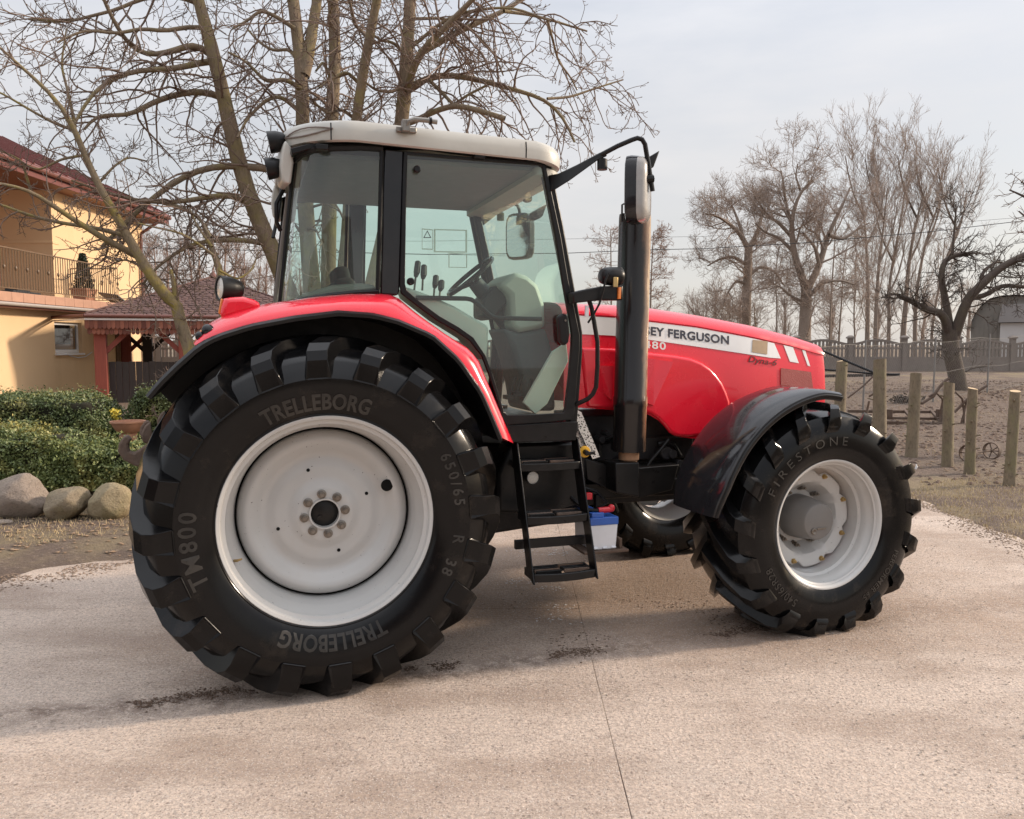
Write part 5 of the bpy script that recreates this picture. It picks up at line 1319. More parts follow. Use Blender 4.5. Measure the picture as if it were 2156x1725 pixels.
rfm = MB(); cs_ = [(-GH,-GH,ez),(GH,-GH,ez),(GH,GH,ez),(-GH,GH,ez)]; rfm.add(cs_ + [(0,0,az_)], [(0,1,4),(1,2,4),(2,3,4),(3,0,4),(3,2,1,0)])
groof = rfm.build('roof', M['shingle'], gaz, smooth=0)
# shingles: courses of scalloped plates on the face turned to the yard, joined courses on the rest
def scallop(w, h, t):
    n = 5; pts = [(-w/2, 0), (-w/2, -h*.55)] + [(-w/2*math.cos(PI*i/n), -h*.55 - h*.45*math.sin(PI*i/n)) for i in range(1, n)] + [(w/2, -h*.55), (w/2, 0)]
    return pts
SW, SHh = .16, .135
slope = math.hypot(GH, az_ - ez); nrow = int(slope / SHh)
def face_xf(face):
    R_ = Matrix.Rotation(face * PI / 2, 4, 'Z'); tilt = math.atan2(az_ - ez, GH)
    return R_ @ Matrix.Translation((0, -GH, ez)) @ Matrix.Rotation(tilt, 4, 'X')
pl = scallop(SW * .96, SHh * 1.75, .01); npl = len(pl)
sm_ = MB(); sm_.add([(x, y, .004 - .0 * y) for x, y in pl] + [(x, y, .014 - .11 * y * 0) for x, y in pl], [tuple(range(npl-1,-1,-1)), tuple(range(npl, 2*npl))] + [(i, (i+1) % npl, (i+1) % npl + npl, i + npl) for i in range(npl)])
shm = sm_.mesh('shingle', M['shingle'], 0)
count = 0; rest = MB()
for face in range(4):
    X4 = face_xf(face)
    for r_ in range(nrow + 1):
        up = r_ * SHh + .16; half = GH * (1 - (up - .08) / slope)
        if half < .05: continue
        k_n = int(2 * half / SW)
        for i in range(k_n + 1):
            x = (i - k_n / 2 + (.5 if r_ % 2 else 0)) * SW
            if abs(x) > half: continue
            mt = X4 @ Matrix.Translation((x, up, .006 + random.uniform(0, .004))) @ Matrix.Rotation(rad(-5.0 + random.uniform(-1.2, 1.2)), 4, 'X') @ Matrix.Rotation(rad(random.uniform(-1.5, 1.5)), 4, 'Z')
            if face == 0 and count < 300:
                o = put('shingle', shm, groof); o.matrix_local = mt; count += 1
            else:
                rest.add([mt @ Vector(v) for v in sm_.v[npl:]], [tuple(range(npl))])
tag(rest.build('shingles', M['shingle'], groof, smooth=0, recalc=False), None, kind='stuff')
for k_ in range(4):
    c_ = cs_[k_]; MB().tube([(c_[0]*1.0, c_[1]*1.0, c_[2] + .03), (0, 0, az_ + .03)], .03, 6).build('hip_cap', M['shingle'], groof)
fin = MB(); fin.lathe([(0,.12),(.05,.10),(.16,.03),(.2,.004)], 10, (0, 0, az_), False, True, 'z'); fin.build('finial', M['gutter'], groof)
MB().tube([(-GH - .02, -GH - .06, ez - .02), (GH + .02, -GH - .06, ez - .03)], .045, 10).build('gutter', M['gutter'], gaz)
MB().box(-GH - .02, GH, -GH - .045, -GH - .03, ez - .12, ez - .075).build('drip_strip', M['white_pvc'], gaz)
def board(w, h):
    n = 5; pts = [(-w/2, 0), (-w/2, -h + w/2)] + [(-w/2*math.cos(PI*i/n), -h + w/2 - w/2*math.sin(PI*i/n)) for i in range(1, n)] + [(w/2, -h + w/2), (w/2, 0)]
    return pts
b1 = MB().prism(board(.088, .20), -.008, .008).mesh('fascia_board', M['fringe'], 0)
for row, (yy, zz) in enumerate(((-GH - .012, ez - .12), (-GH + .03, ez - .25))):
    for i in range(59):
        x = -GH + .02 + (i + .5 * row) * .0922
        put('fascia_board', b1, gaz, loc=(x, yy + random.uniform(-.003, .003), zz + random.uniform(-.004, .004)))
for i in range(16):
    x = -2.33 + i * .145
    MB().box(x, x + .138, -2.38, -2.34, -.05, .98 + random.uniform(-.01, .01)).build('parapet_board', M['dark_wood'], gaz, bevel=.004)
MB().box(0.0, 2.35, -2.38, -2.34, -.05, .98).build('parapet', M['dark_wood'], gaz)
cR = Matrix.Rotation(GZ_R, 4, 'Z') @ Vector((-GH, -GH - .06, 0)) + Vector((-8.07, 22.36, 2.38))
pe = at_y(-30, 678, 24.0)
pr = thing('eave_rail', 'brown pipe with pale strip running from the gazebo eave past the yellow wall', 'rail', (cR.x, cR.y, 2.36))
d_ = (pe[0] - cR.x, pe[1] - cR.y, pe[2] - 2.36)
MB().tube([(0, 0, 0.02), d_], .045, 10).build('pipe', M['gutter'], pr)
MB().bar((0, 0, -.06), (d_[0], d_[1], d_[2] - .08), .02, .035).build('strip', M['white_pvc'], pr)

# ---- hedges
M['box_leaf'] = mk_leaf('box_leaves', (0.09, 0.125, 0.04), (0.215, 0.25, 0.085), (0.40, 0.345, 0.11))
M['box_leaf_old'] = mk_leaf('darker_box_leaves', (0.07, 0.105, 0.04), (0.17, 0.21, 0.075), (0.30, 0.285, 0.095))
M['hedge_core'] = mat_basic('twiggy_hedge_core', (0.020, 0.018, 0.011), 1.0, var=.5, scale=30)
def hedge(label, x0, x1, y0, y1, z0, z1, mat, n, seed, lumps=.10):
    cx, cy = (x0 + x1) / 2, (y0 + y1) / 2; hx, hy, H_ = (x1 - x0) / 2, (y1 - y0) / 2, z1 - z0
    t = thing('hedge', label, 'hedge', (cx, cy, z0))
    def shell(r, n_):
        # points over top and sides of a lumpy rounded block
        u = r.uniform(-1, 1, n_); v = r.uniform(-1, 1, n_); f = r.choice(3, n_, p=[.34, .46, .20])
        X = np.where(f == 2, np.sign(r.uniform(-1, 1, n_)), u); Y = np.where(f == 0, v, np.where(f == 1, -np.sign(r.uniform(-.35, 1, n_)), v))
        Z = np.where(f == 0, 1.0, r.uniform(0.0, 1, n_))
        ex = np.maximum(np.abs(X), 0)
        rnd = 1 - .10 * np.clip(np.abs(X), .7, 1) ** 6 - .06 * np.clip(np.abs(Y), .7, 1) ** 6
        Zt = Z * (1 - .10 * np.abs(X) ** 6 - .10 * np.abs(Y) ** 6)
        px_, py_, pz_ = X * hx * (1 - .10 * Z ** 5), Y * hy * (1 - .12 * Z ** 5), Zt * H_
        nz = fbm(px_ + cx + seed, pz_ * 1.3 + py_ + seed * 2, 2.6, seed) * lumps * 2 + fbm(px_ + cx, py_ + pz_, 7, seed + 4) * lumps
        s = 1 + nz / np.maximum(.5, H_)
        d = r.exponential(.035, n_)
        q = np.stack([px_ * (1 + nz * .35), py_ * (1 + nz * .8) * 1.0, pz_ * s], 1)
        nrm_ = np.stack([np.where(f == 2, X, 0), np.where(f == 1, Y, 0), np.where(f == 0, 1.0, 0)], 1)
        spr = np.where(r.uniform(0, 1, n_) < .06, -r.uniform(0, .09, n_), d)
        return q - nrm_ * spr[:, None]
    V, F = leafcloud(n, shell, .0165, seed)
    put('foliage', np_mesh('foliage', V, F, mat), t)
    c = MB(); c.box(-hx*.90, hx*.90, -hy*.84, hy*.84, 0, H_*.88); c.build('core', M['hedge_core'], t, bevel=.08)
    return t
hedge('bushy yellow tipped box hedge behind the largest boulder', -7.6, -4.72, 8.35, 9.35, .20, .80, M['box_leaf'], 52000, 11, .16)
hedge('low spreading box bush behind the angular and the mossy boulder', -4.95, -3.35, 8.45, 9.25, .20, .64, M['box_leaf'], 34000, 14, .16)
hedge('clipped dark box hedge standing below the yellow house wall', -8.4, -5.12, 10.1, 11.1, .30, 1.08, M['box_leaf_old'], 46000, 12)
hedge('separate box hedge to the side of the clay bowl, below the gazebo', -5.12 + .02, -3.3, 10.7, 11.7, .30, 1.16, M['box_leaf_old'], 34000, 13)
# clay bowl on a plinth
bw = at_y(270, 912, 10.0); bowl = thing('plant_bowl', 'wide shallow terracotta bowl on a low plinth between the hedges', 'bowl', (bw[0], bw[1], .30))
hb_ = bw[2] - .30
MB().lathe([(0,.10),(0,.12),(hb_,.10),(hb_,.0)], 16, axis='z', cap0=True).build('plinth', M['terracotta'], bowl)
MB().lathe([(hb_,.09),(hb_+.02,.13),(hb_+.09,.175),(hb_+.125,.19),(hb_+.13,.205),(hb_+.15,.205),(hb_+.15,.185),(hb_+.09,.165),(hb_+.09,.0)], 32, axis='z').build('bowl', M['terracotta'], bowl)
V, F = leafcloud(160, lambda r, n: np.stack([r.normal(0,.03,n), r.normal(0,.03,n), r.uniform(0,.14,n)], 1), .02, 5)
fw = at_y(243, 885, 10.6); fl_ = tag(put('yellow_flowers', np_mesh('yellow_flowers', V, F, mat_basic('yellow_petals', (0.75, 0.62, 0.10), .6))), 'small clump of yellow flowers in the gap between the hedges', 'flowers'); fl_.location = (fw[0], fw[1], fw[2])
MB().tube([(0,0,-.5),(0.01,0,.02)], .012, 5).build('stalk', M['conifer'], fl_)

# ---- boulders
def mk_stone(name, a, b, moss):
    t = NT(name); P = t.pos(); c = t.mix(t.noise(5, 6, .65), a, b); c = t.mix(t.rng(t.noise(38, 4, .6), .5, .7, 0, .6), c, tuple(x * .6 for x in a))
    c = t.mix(t.rng(t.noise(2.6, 5, .6), .5, .68, 0, moss), c, (0.19, 0.165, 0.05)); t.col(c).set(Roughness=.92)
    t.bump(t.math('ADD', t.noise(14, 7, .75), t.math('MULTIPLY', t.noise(90, 3, .6), .4)), 1.0, .03); return t.m
def boulder(label, px0, px1, py0, py1, Y, seed, mat, cuts, depth=.8):
    a = at_y(px0, py1, Y); b = at_y(px1, py0, Y); cx = (a[0] + b[0]) / 2; hx = (b[0] - a[0]) / 2; z0 = float(terrain(cx, Y)) - .03; hz_ = (b[2] - z0) / 2
    bm = bmesh.new(); bmesh.ops.create_icosphere(bm, subdivisions=4, radius=1.0); r = random.Random(seed)
    planes = [(Vector((r.uniform(-1,1), r.uniform(-1,.4), r.uniform(-.6,1))).normalized(), r.uniform(.62, .88)) for _ in range(cuts)]
    for v in bm.verts:
        p = v.co.copy()
        for nn, d in planes:
            q = p.dot(nn)
            if q > d: p -= nn * (q - d) * .85
        m3 = max(abs(p.x), abs(p.y), abs(p.z)); p = p * (1 + .18 * (1 - m3))
        from mathutils import noise as mn
        p *= 1 + .10 * mn.noise(p * 1.3 + Vector((seed, 0, 0))) + .035 * mn.noise(p * 4 + Vector((seed, 3, 0)))
        v.co = Vector((p.x * hx * 1.04, p.y * hx * depth, p.z * hz_ + hz_ * .98))
    me = bpy.data.meshes.new('boulder'); bm.to_mesh(me); bm.free(); me.materials.append(mat); me.polygons.foreach_set('use_smooth', [True] * len(me.polygons)); me.set_sharp_from_angle(angle=rad(38))
    return tag(put('boulder', me, loc=(cx, Y, z0)), label, 'boulder', 'boulders edging the garden bed')
s1 = mk_stone('rounded_grey_brown_granite', (0.25, 0.195, 0.155), (0.40, 0.325, 0.265), .15); s2 = mk_stone('angular_brown_stone', (0.21, 0.165, 0.11), (0.37, 0.295, 0.20), .5); s3 = mk_stone('mossy_tan_stone', (0.27, 0.215, 0.125), (0.42, 0.335, 0.215), .65)
boulder('large rounded grey brown boulder, the biggest in the garden edging', -6, 97, 996, 1100, 8.05, 3, s1, 6)
boulder('angular brown boulder with a flat top between two rounded boulders', 89, 189, 1021, 1106, 7.95, 12, s2, 16)
boulder('smooth mossy tan boulder in the garden edging next to the rear tyre', 187, 273, 1017, 1101, 8.0, 8, s3, 8)
boulder('small boulder half hidden behind the rear tyre', 262, 330, 1031, 1075, 8.35, 21, s2, 4)
boulder('flat stone sunk in the ground in front of the largest boulder', -8, 26, 1094, 1106, 7.75, 30, s1, 3)
# ================================================================== TREES (bare, early spring)
def tubes_np(P, R, k):
    """P (N,M,3) paths, R (N,M) radii -> verts, quad faces"""
    N_, M_, _ = P.shape
    T = np.empty_like(P); T[:, 1:-1] = P[:, 2:] - P[:, :-2]; T[:, 0] = P[:, 1] - P[:, 0]; T[:, -1] = P[:, -1] - P[:, -2]
    T /= np.maximum(np.linalg.norm(T, axis=2, keepdims=True), 1e-9)
    ref = np.where(np.abs(T[:, 0, 2:3]) > .8, np.array([[1., 0, 0]]), np.array([[0, 0, 1.]]))[:, None, :] * np.ones((1, M_, 1))
    A_ = np.cross(T, ref); A_ /= np.maximum(np.linalg.norm(A_, axis=2, keepdims=True), 1e-9); B_ = np.cross(T, A_)
    u = np.arange(k) * 2 * PI / k
    V = P[:, :, None, :] + R[:, :, None, None] * (A_[:, :, None, :] * np.cos(u)[None, None, :, None] + B_[:, :, None, :] * np.sin(u)[None, None, :, None])
    base = (np.arange(N_) * M_ * k)[:, None, None] + (np.arange(M_ - 1) * k)[None, :, None]
    j = np.arange(k)[None, None, :]; j2 = (j + 1) % k
    F = np.stack([base + j, base + j2, base + k + j2, base + k + j], -1).reshape(-1, 4)
    return V.reshape(-1, 3), F
def join(parts):
    vs, fs, o = [], [], 0
    for v, f in parts: vs.append(v); fs.append(f + o); o += len(v)
    return np.concatenate(vs), np.concatenate(fs)
def spline(pts, rs, m):
    P = np.array(pts, float); d = np.r_[0, np.cumsum(np.linalg.norm(np.diff(P, axis=0), axis=1))]; t = np.linspace(0, d[-1], m)
    Q = np.stack([np.interp(t, d, P[:, i]) for i in range(3)], 1)
    for _ in range(2): Q[1:-1] = .25 * Q[:-2] + .5 * Q[1:-1] + .25 * Q[2:]
    return Q, np.interp(t, [0, d[-1]], rs) if len(rs) == 2 else np.interp(t, d, rs)
def limbs(lst, m=16):
    P, R = zip(*[spline(p, r, m) for p, r in lst]); return np.stack(P), np.stack(R)
def grow(P, R, per, L, ang=(35, 75), t0=.15, up=0.0, wob=.35, ratio=.55, rmin=.003, rmax=1., steps=6, r=None, lscale=True, tipup=0.0, planar=None):
    """children along every parent; per may be a number or an array per parent"""
    N_, M_, _ = P.shape
    plen = np.linalg.norm(np.diff(P, axis=1), axis=2).sum(1)
    cnt = np.maximum(1, (per * np.ones(N_)).round().astype(int))
    idx = np.repeat(np.arange(N_), cnt); n = len(idx)
    t = t0 + (1 - t0) * r.uniform(0, 1, n) ** .85
    ft = t * (M_ - 1); i0 = np.minimum(ft.astype(int), M_ - 2); fr = (ft - i0)[:, None]
    O = P[idx, i0] * (1 - fr) + P[idx, i0 + 1] * fr; rp = (R[idx, i0] * (1 - fr[:, 0]) + R[idx, i0 + 1] * fr[:, 0])
    T = P[idx, i0 + 1] - P[idx, i0]; T /= np.maximum(np.linalg.norm(T, axis=1, keepdims=True), 1e-9)
    q = r.normal(0, 1, (n, 3)); 
    if planar is not None: q[:, 1] *= planar
    q -= T * (q * T).sum(1, keepdims=True); q /= np.maximum(np.linalg.norm(q, axis=1, keepdims=True), 1e-9)
    a = np.radians(r.uniform(ang[0], ang[1], n))[:, None]
    D = T * np.cos(a) + q * np.sin(a)
    ln = L * r.uniform(.45, 1.25, n) * ((1.15 - .65 * t) if lscale else 1.0)
    r0 = np.clip(rp * ratio * r.uniform(.7, 1.1, n), rmin, rmax)
    pts = [O]; p = O.copy(); bend = r.normal(0, wob * .6, (n, 3))
    for s_ in range(steps):
        fz = up + tipup * (s_ / max(1, steps - 1) - .35)
        D = D + r.normal(0, wob, (n, 3)) / math.sqrt(steps) + bend / steps + np.array([0, 0, 1.]) * fz / steps * 2
        D /= np.maximum(np.linalg.norm(D, axis=1, keepdims=True), 1e-9)
        p = p + D * (ln / steps)[:, None]; pts.append(p)
    Q = np.stack(pts, 1)
    tp = np.linspace(0, 1, steps + 1)[None, :]
    Rr = r0[:, None] * (1 - tp) + np.maximum(rmin * .75, r0[:, None] * .30) * tp
    return Q, Rr
def mk_bark(name, a, b, lichen=None, lw=.5):
    t = NT(name); P = t.pos(True); c = t.mix(t.noise(9, 6, .65, P, (1, 1, .35)), a, b)
    c = t.mix(t.rng(t.noise(50, 4, .6, P, (1, 1, .4)), .5, .7, 0, .5), c, tuple(x * .45 for x in a))
    if lichen: c = t.mix(t.rng(t.noise(3.0, 6, .7, P), .48, .66, 0, lw), c, lichen)
    t.col(c).set(Roughness=.9).bump(t.noise(28, 5, .7, P, (1, 1, .3)), .7, .02); return t.m
M['bark'] = mk_bark('grey_brown_bark', (0.16, 0.118, 0.080), (0.29, 0.222, 0.150), (0.26, 0.22, 0.06), .5)
M['bark_shrub'] = mk_bark('lichened_bark', (0.17, 0.125, 0.075), (0.30, 0.235, 0.155), (0.34, 0.27, 0.05), .8)
M['twig'] = mk_bark('twig_bark', (0.155, 0.108, 0.084), (0.27, 0.195, 0.150))
M['bark_far'] = mk_bark('hazed_bark', (0.20, 0.155, 0.125), (0.31, 0.25, 0.205))  # distance haze put into the colour as paler bark
M['twig_far'] = mk_bark('hazed_twigs', (0.28, 0.215, 0.175), (0.38, 0.30, 0.25))  # twigs paled to stand in for hazy air
M['twig_red'] = mk_bark('hazed_reddish_twigs', (0.25, 0.165, 0.13), (0.35, 0.24, 0.19))  # reddish twigs, likewise paled for distance haze
M['bark_old'] = mk_bark('blackened_old_bark', (0.050, 0.037, 0.031), (0.125, 0.094, 0.076), (0.13, 0.115, 0.06), .3)
def tree(name, label, cat, base, mains, mat, tmat, levels, seed, group=None, main_k=10):
    """mains: list of (points, radii); levels: list of dicts for grow(). trunk = mains, crown = the rest"""
    r = np.random.default_rng(seed)
    t = thing(name, label, cat, base, group=group); b = np.array(base)
    P, R = limbs(mains)
    v, f = tubes_np(P, R, main_k)
    put('trunk', np_mesh('trunk', v - b, f, mat, True), t)
    parts = []; prev = [(P, R)]
    for lv in levels:
        lv = dict(lv); k_ = lv.pop('k', 3); dens = lv.pop('dens', None); src = lv.pop('src', None)
        new = []
        for PP, RR in (prev if src is None else hist[src]):
            pl_ = np.linalg.norm(np.diff(PP, axis=1), axis=2).sum(1)
            per = dens * pl_ if dens else lv.get('per', 5)
            a = {q: w for q, w in lv.items() if q != 'per'}
            new.append(grow(PP, RR, per, r=r, **a))
        for PP, RR in new: parts.append(tubes_np(PP, RR, k_))
        prev = new
    v, f = join(parts)
    put('crown', np_mesh('crown', v - b, f, tmat, False), t)
    return t
def px3(L, Y, dY=0.0):
    n = len(L); return [at_y(a, b, Y + dY * i / max(1, n - 1)) for i, (a, b) in enumerate(L)]
# ---- big multi-stemmed tree behind the tractor
TY = 10.6; tb_ = at_y(690, 900, TY); base = (tb_[0], TY, float(terrain(tb_[0], TY)))
root = (base[0], TY, base[2] - .1)
def up_to(L, Y, dY, w0, w1, frm=None):
    pts = px3(L, Y, dY); s_ = (Y / FPX)
    return ([frm] if frm else []) + pts, (w0 * s_ / 2, w1 * s_ / 2)
mains = [
 up_to([(610,600),(560,500),(522,420),(497,330),(481,250),(456,130),(440,60),(415,0),(395,-70),(380,-150)], TY, -.4, 46, 20, root),
 up_to([(640,420),(636,251),(638,204),(640,146),(627,73),(616,0),(606,-80),(600,-180)], TY, .3, 44, 20, root),
 up_to([(640,160),(650,110),(658,66),(667,0),(676,-90)], TY + .1, .3, 26, 16),
 up_to([(692,420),(698,251),(702,182),(713,73),(700,0),(694,-90),(690,-180)], TY + .25, .5, 38, 20, root),
 up_to([(735,420),(747,251),(760,182),(775,80),(795,0),(812,-90)], TY - .3, -.4, 30, 16, root),
 up_to([(830,420),(846,255),(853,182),(858.6,91),(864,0),(868,-90),(872,-190)], TY + .1, .2, 40, 22, root),
]
M1 = [
 ([(858,190),(866,150),(889,106),(951,44),(995,0),(1030,-40)], -.6, 17, 8), ([(884,112),(948,76),(1013,44),(1061,24),(1094,3),(1130,-30)], .6, 15, 7), ([(1061,24),(1110,30),(1152,40),(1236,66)], .7, 8, 4), ([(1152,40),(1168,100),(1175,130),(1200,160),(1215,190)], .8, 6, 3),
 ([(853,190),(868,179),(904,160),(944,155),(1035,175),(1108,197),(1152,208),(1190,250),(1210,300)], .2, 15, 5), ([(1152,208),(1200,205),(1254,186),(1312,168)], .5, 6, 3), ([(850,262),(868,259),(908,237),(955,221),(999,230),(1063,250)], -.4, 13, 10), ([(900,165),(930,195),(955,221)], -.2, 8, 7), ([(955,221),(985,200),(1035,175)], 0, 6, 5), ([(866,100),(940,38),(1000,20),(1080,15),(1160,45)], -.2, 8, 4), ([(868,40),(940,38),(990,60),(1040,110),(1060,160)], .4, 7, 3),
 ([(466,205),(431,191),(375,197),(312,219),(272,247),(225,240),(200,244),(178,272)], -1.0, 15, 5), ([(455,128),(430,100),(406,91),(375,106),(312,119),(275,103),(250,62),(231,31),(215,-10)], -.8, 15, 6), ([(452,130),(437,128),(366,147),(281,147),(219,175),(187,206),(156,262)], -1.2, 14, 5),
 ([(640,365),(562,356),(500,347),(422,353),(375,378),(328,412),(297,437),(250,484),(215,520)], -.9, 17, 7), ([(515,425),(500,414),(469,409),(406,422),(344,428),(281,422),(220,405),(150,380)], -1.3, 13, 4), ([(565,515),(545,510),(498,504),(449,507),(406,512),(365,535),(322,570),(300,600)], -1.0, 12, 4), ([(344,428),(380,435),(420,460),(445,500)], -1.2, 8, 4),
 ([(435,60),(395,55),(340,70),(300,55),(250,75),(180,60),(120,90)], -1.0, 10, 4), ([(420,10),(380,-10),(300,-5),(240,25),(200,30),(140,50),(60,40)], -.7, 10, 4), ([(620,60),(590,40),(550,20),(520,45),(490,60)], -.3, 10, 4), ([(638,190),(600,165),(560,175),(520,130),(480,110)], -.5, 11, 4), ([(636,240),(590,200),(560,210),(520,250),(500,290)], -.6, 10, 4), ([(700,170),(680,130),(665,150)], -.3, 8, 4), ([(712,75),(690,40),(700,10)], -.4, 8, 5), ([(775,80),(745,50),(735,-10)], -.5, 8, 5), ([(760,180),(730,150),(700,165),(672,185)], -.6, 8, 4), ([(853,182),(820,195),(790,190),(765,170)], -.5, 8, 4), ([(856,120),(830,90),(800,85),(770,60)], -.3, 8, 4), ([(747,250),(720,230),(690,240),(660,215)], -.6, 8, 4), ([(640,150),(610,100),(580,110),(545,90),(520,60)], .6, 9, 4),
]
P, R = limbs([up_to(a, TY + .05, d, w0, w1) for a, d, w0, w1 in M1], 16)
r_ = np.random.default_rng(5)
big = thing('bare_tree', 'large leafless tree with several upright trunks rising behind the tractor cab', 'tree', base); bb = np.array(base)
Pm, Rm = limbs(mains); v, f = tubes_np(Pm, Rm, 12)
r__ = np.random.default_rng(2); v = v + r__.normal(0, .004, v.shape)
put('trunk', np_mesh('trunk', v - bb, f, M['bark'], True), big)
v, f = tubes_np(P, R, 8); put('limbs', np_mesh('limbs', v - bb, f, M['bark'], True), big)
parts = []
ml = np.linalg.norm(np.diff(Pm, axis=1), axis=2).sum(1)
m2 = grow(Pm, Rm * .8, ml * 2.4, 1.35, (40, 90), .40, .05, .45, .30, .007, .022, 9, r_, tipup=.5)
ll_ = np.linalg.norm(np.diff(P, axis=1), axis=2).sum(1)
b1_ = grow(P, R, ll_ * 6.2, 1.35, (30, 80), .10, -.45, .50, .62, .0065, .016, 9, r_, tipup=1.0)
b0_ = grow(m2[0], m2[1], 4, .75, (35, 75), .15, -.3, .5, .6, .0055, .012, 7, r_, tipup=.9)
parts += [tubes_np(*m2, 5), tubes_np(*b1_, 5), tubes_np(*b0_, 4)]
tw = []
for PP, RR, pr_ in ((b1_[0], b1_[1], 5), (b0_[0], b0_[1], 3), (m2[0], m2[1], 3)):
    c2 = grow(PP, RR, pr_, .42, (35, 75), .10, -.15, .55, .7, .0046, .008, 6, r_, tipup=1.3); tw.append(c2); parts.append(tubes_np(*c2, 3))
for PP, RR in tw:
    c3 = grow(PP, RR, 1.5, .12, (35, 70), .3, .3, .5, .8, .0042, .006, 3, r_, tipup=.9); parts.append(tubes_np(*c3, 3))
    ends = PP[:, -1]; dirs = PP[:, -1] - PP[:, -2]; dirs /= np.maximum(np.linalg.norm(dirs, axis=1, keepdims=True), 1e-9)      # fat end buds
    bud = np.stack([ends, ends + dirs * .012, ends + dirs * .03], 1); parts.append(tubes_np(bud, np.tile(np.array([[.004, .0075, .0015]]), (len(ends), 1)), 3))
v, f = join(parts); put('crown', np_mesh('crown', v - bb, f, M['twig'], False), big)
# ---- small lichened tree by the hedges
SY = 9.6; sb_ = at_y(415, 760, SY); base = (sb_[0], SY, float(terrain(sb_[0], SY)))
rt_ = (base[0], SY, base[2] - .1); S_ = SY / FPX / 2
def sp(L, w0, w1, d=0.0, frm=None): return ([frm] if frm else []) + px3(L, SY, d), (w0 * S_, w1 * S_)
smains = [sp([(401,730),(383,699),(377,664),(371,641)], 32, 24, 0, rt_), sp([(372,648),(368,610),(364,586),(359,568)], 15, 7), sp([(372,645),(350,637),(334,611),(312,570),(289,537),(267,494),(246,456),(205,389),(176,327),(158,268),(150,245),(110,195),(62,159),(31,128),(-10,92)], 24, 4, -.7),
 sp([(315,575),(322,590),(332,600)], 14, 16), sp([(292,541),(264,527),(225,506),(182,480),(141,453),(88,418),(64,400),(0,386),(-50,380)], 15, 4, -1.0), sp([(268,498),(240,490),(211,482),(117,468),(59,453),(0,430),(-50,415)], 10, 4, -.4), sp([(158,268),(153,275),(112,259),(62,231),(0,194),(-40,180)], 7, 3, -.4), sp([(205,389),(240,350),(270,330),(310,340)], 6, 3, .4), sp([(64,400),(55,370),(48,340),(20,325),(0,318)], 6, 3, -.3), sp([(176,327),(130,335),(80,360),(40,340)], 6, 3, -.3),
 sp([(158,268),(150,225),(140,180),(128,140),(140,60)], 7, 3, .2), sp([(334,611),(300,560),(260,545),(230,560)], 6, 3, .5),
 sp([(440,760),(480,640),(465,584),(457,547),(441,514),(430,471)], 22, 10, .3), sp([(452,540),(420,515),(380,490),(330,480),(290,470)], 6, 3, -.3), sp([(446,520),(425,490),(412,470),(400,440)], 6, 3, .2), sp([(462,570),(500,590),(530,570),(545,530)], 5, 3, .3)]
tree('lichened_tree', 'small leafless tree with yellow lichen on its leaning trunk by the hedge', 'tree', base, smains, M['bark_shrub'], M['twig'],
     [dict(dens=7.0, L=.75, ang=(25, 65), t0=.15, up=.05, wob=.45, ratio=.6, rmin=.0045, rmax=.010, steps=7, tipup=.7, k=4), dict(per=6, L=.26, ang=(25, 65), t0=.12, up=.05, wob=.5, ratio=.7, rmin=.0036, rmax=.007, steps=5, tipup=.8, k=3), dict(per=2.0, L=.09, ang=(25, 65), t0=.3, up=.2, wob=.4, ratio=.9, rmin=.0034, rmax=.005, steps=3, k=3)], 6)

# ---- trees beyond the concrete fence on the right
GT = 'trees beyond the concrete fence'
def far_mains(L, Y, wk=.55):
    s_ = Y / FPX / 2; out = []
    for pts, w0, w1, d in L: out.append((px3(pts, Y, d), (w0 * s_ * wk, max(w1 * wk, 1.2) * s_)))
    return out
spread = [dict(dens=1.7, L=2.6, ang=(30, 75), t0=.25, up=.25, wob=.5, ratio=.5, rmin=.018, rmax=.055, steps=8, k=4, tipup=.2), dict(per=8, L=1.7, ang=(25, 65), t0=.15, up=.15, wob=.55, ratio=.6, rmin=.010, rmax=.022, steps=6, k=3), dict(per=7, L=.85, ang=(25, 60), t0=.1, up=.15, wob=.55, ratio=.7, rmin=.007, rmax=.013, steps=4, k=3), dict(per=3, L=.45, ang=(20, 55), t0=.2, up=.15, wob=.5, ratio=.8, rmin=.006, rmax=.009, steps=3, k=3)]
Y1 = 46.
def gb(px, Y): 
    x = (px - PW / 2) / FPX * Y; return (x, Y, float(terrain(x, Y)))
t1 = [([(1571,790),(1571,675),(1574,572),(1576,521)], 30, 22, 0), ([(1576,525),(1560,495),(1535,470),(1510,455),(1485,450)], 16, 5, -1), ([(1576,525),(1595,490),(1605,450),(1600,425)], 15, 5, .8), ([(1570,520),(1556,470),(1540,430),(1525,415)], 12, 4, 1), ([(1574,560),(1545,540),(1515,545),(1490,560)], 12, 4, -.5), ([(1574,585),(1600,560),(1630,570),(1650,600)], 11, 4, .6), ([(1573,600),(1550,590),(1530,620),(1520,650)], 9, 3, -.7)]
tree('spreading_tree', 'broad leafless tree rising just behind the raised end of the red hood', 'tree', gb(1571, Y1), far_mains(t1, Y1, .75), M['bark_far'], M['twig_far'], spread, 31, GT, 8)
Y2 = 42.
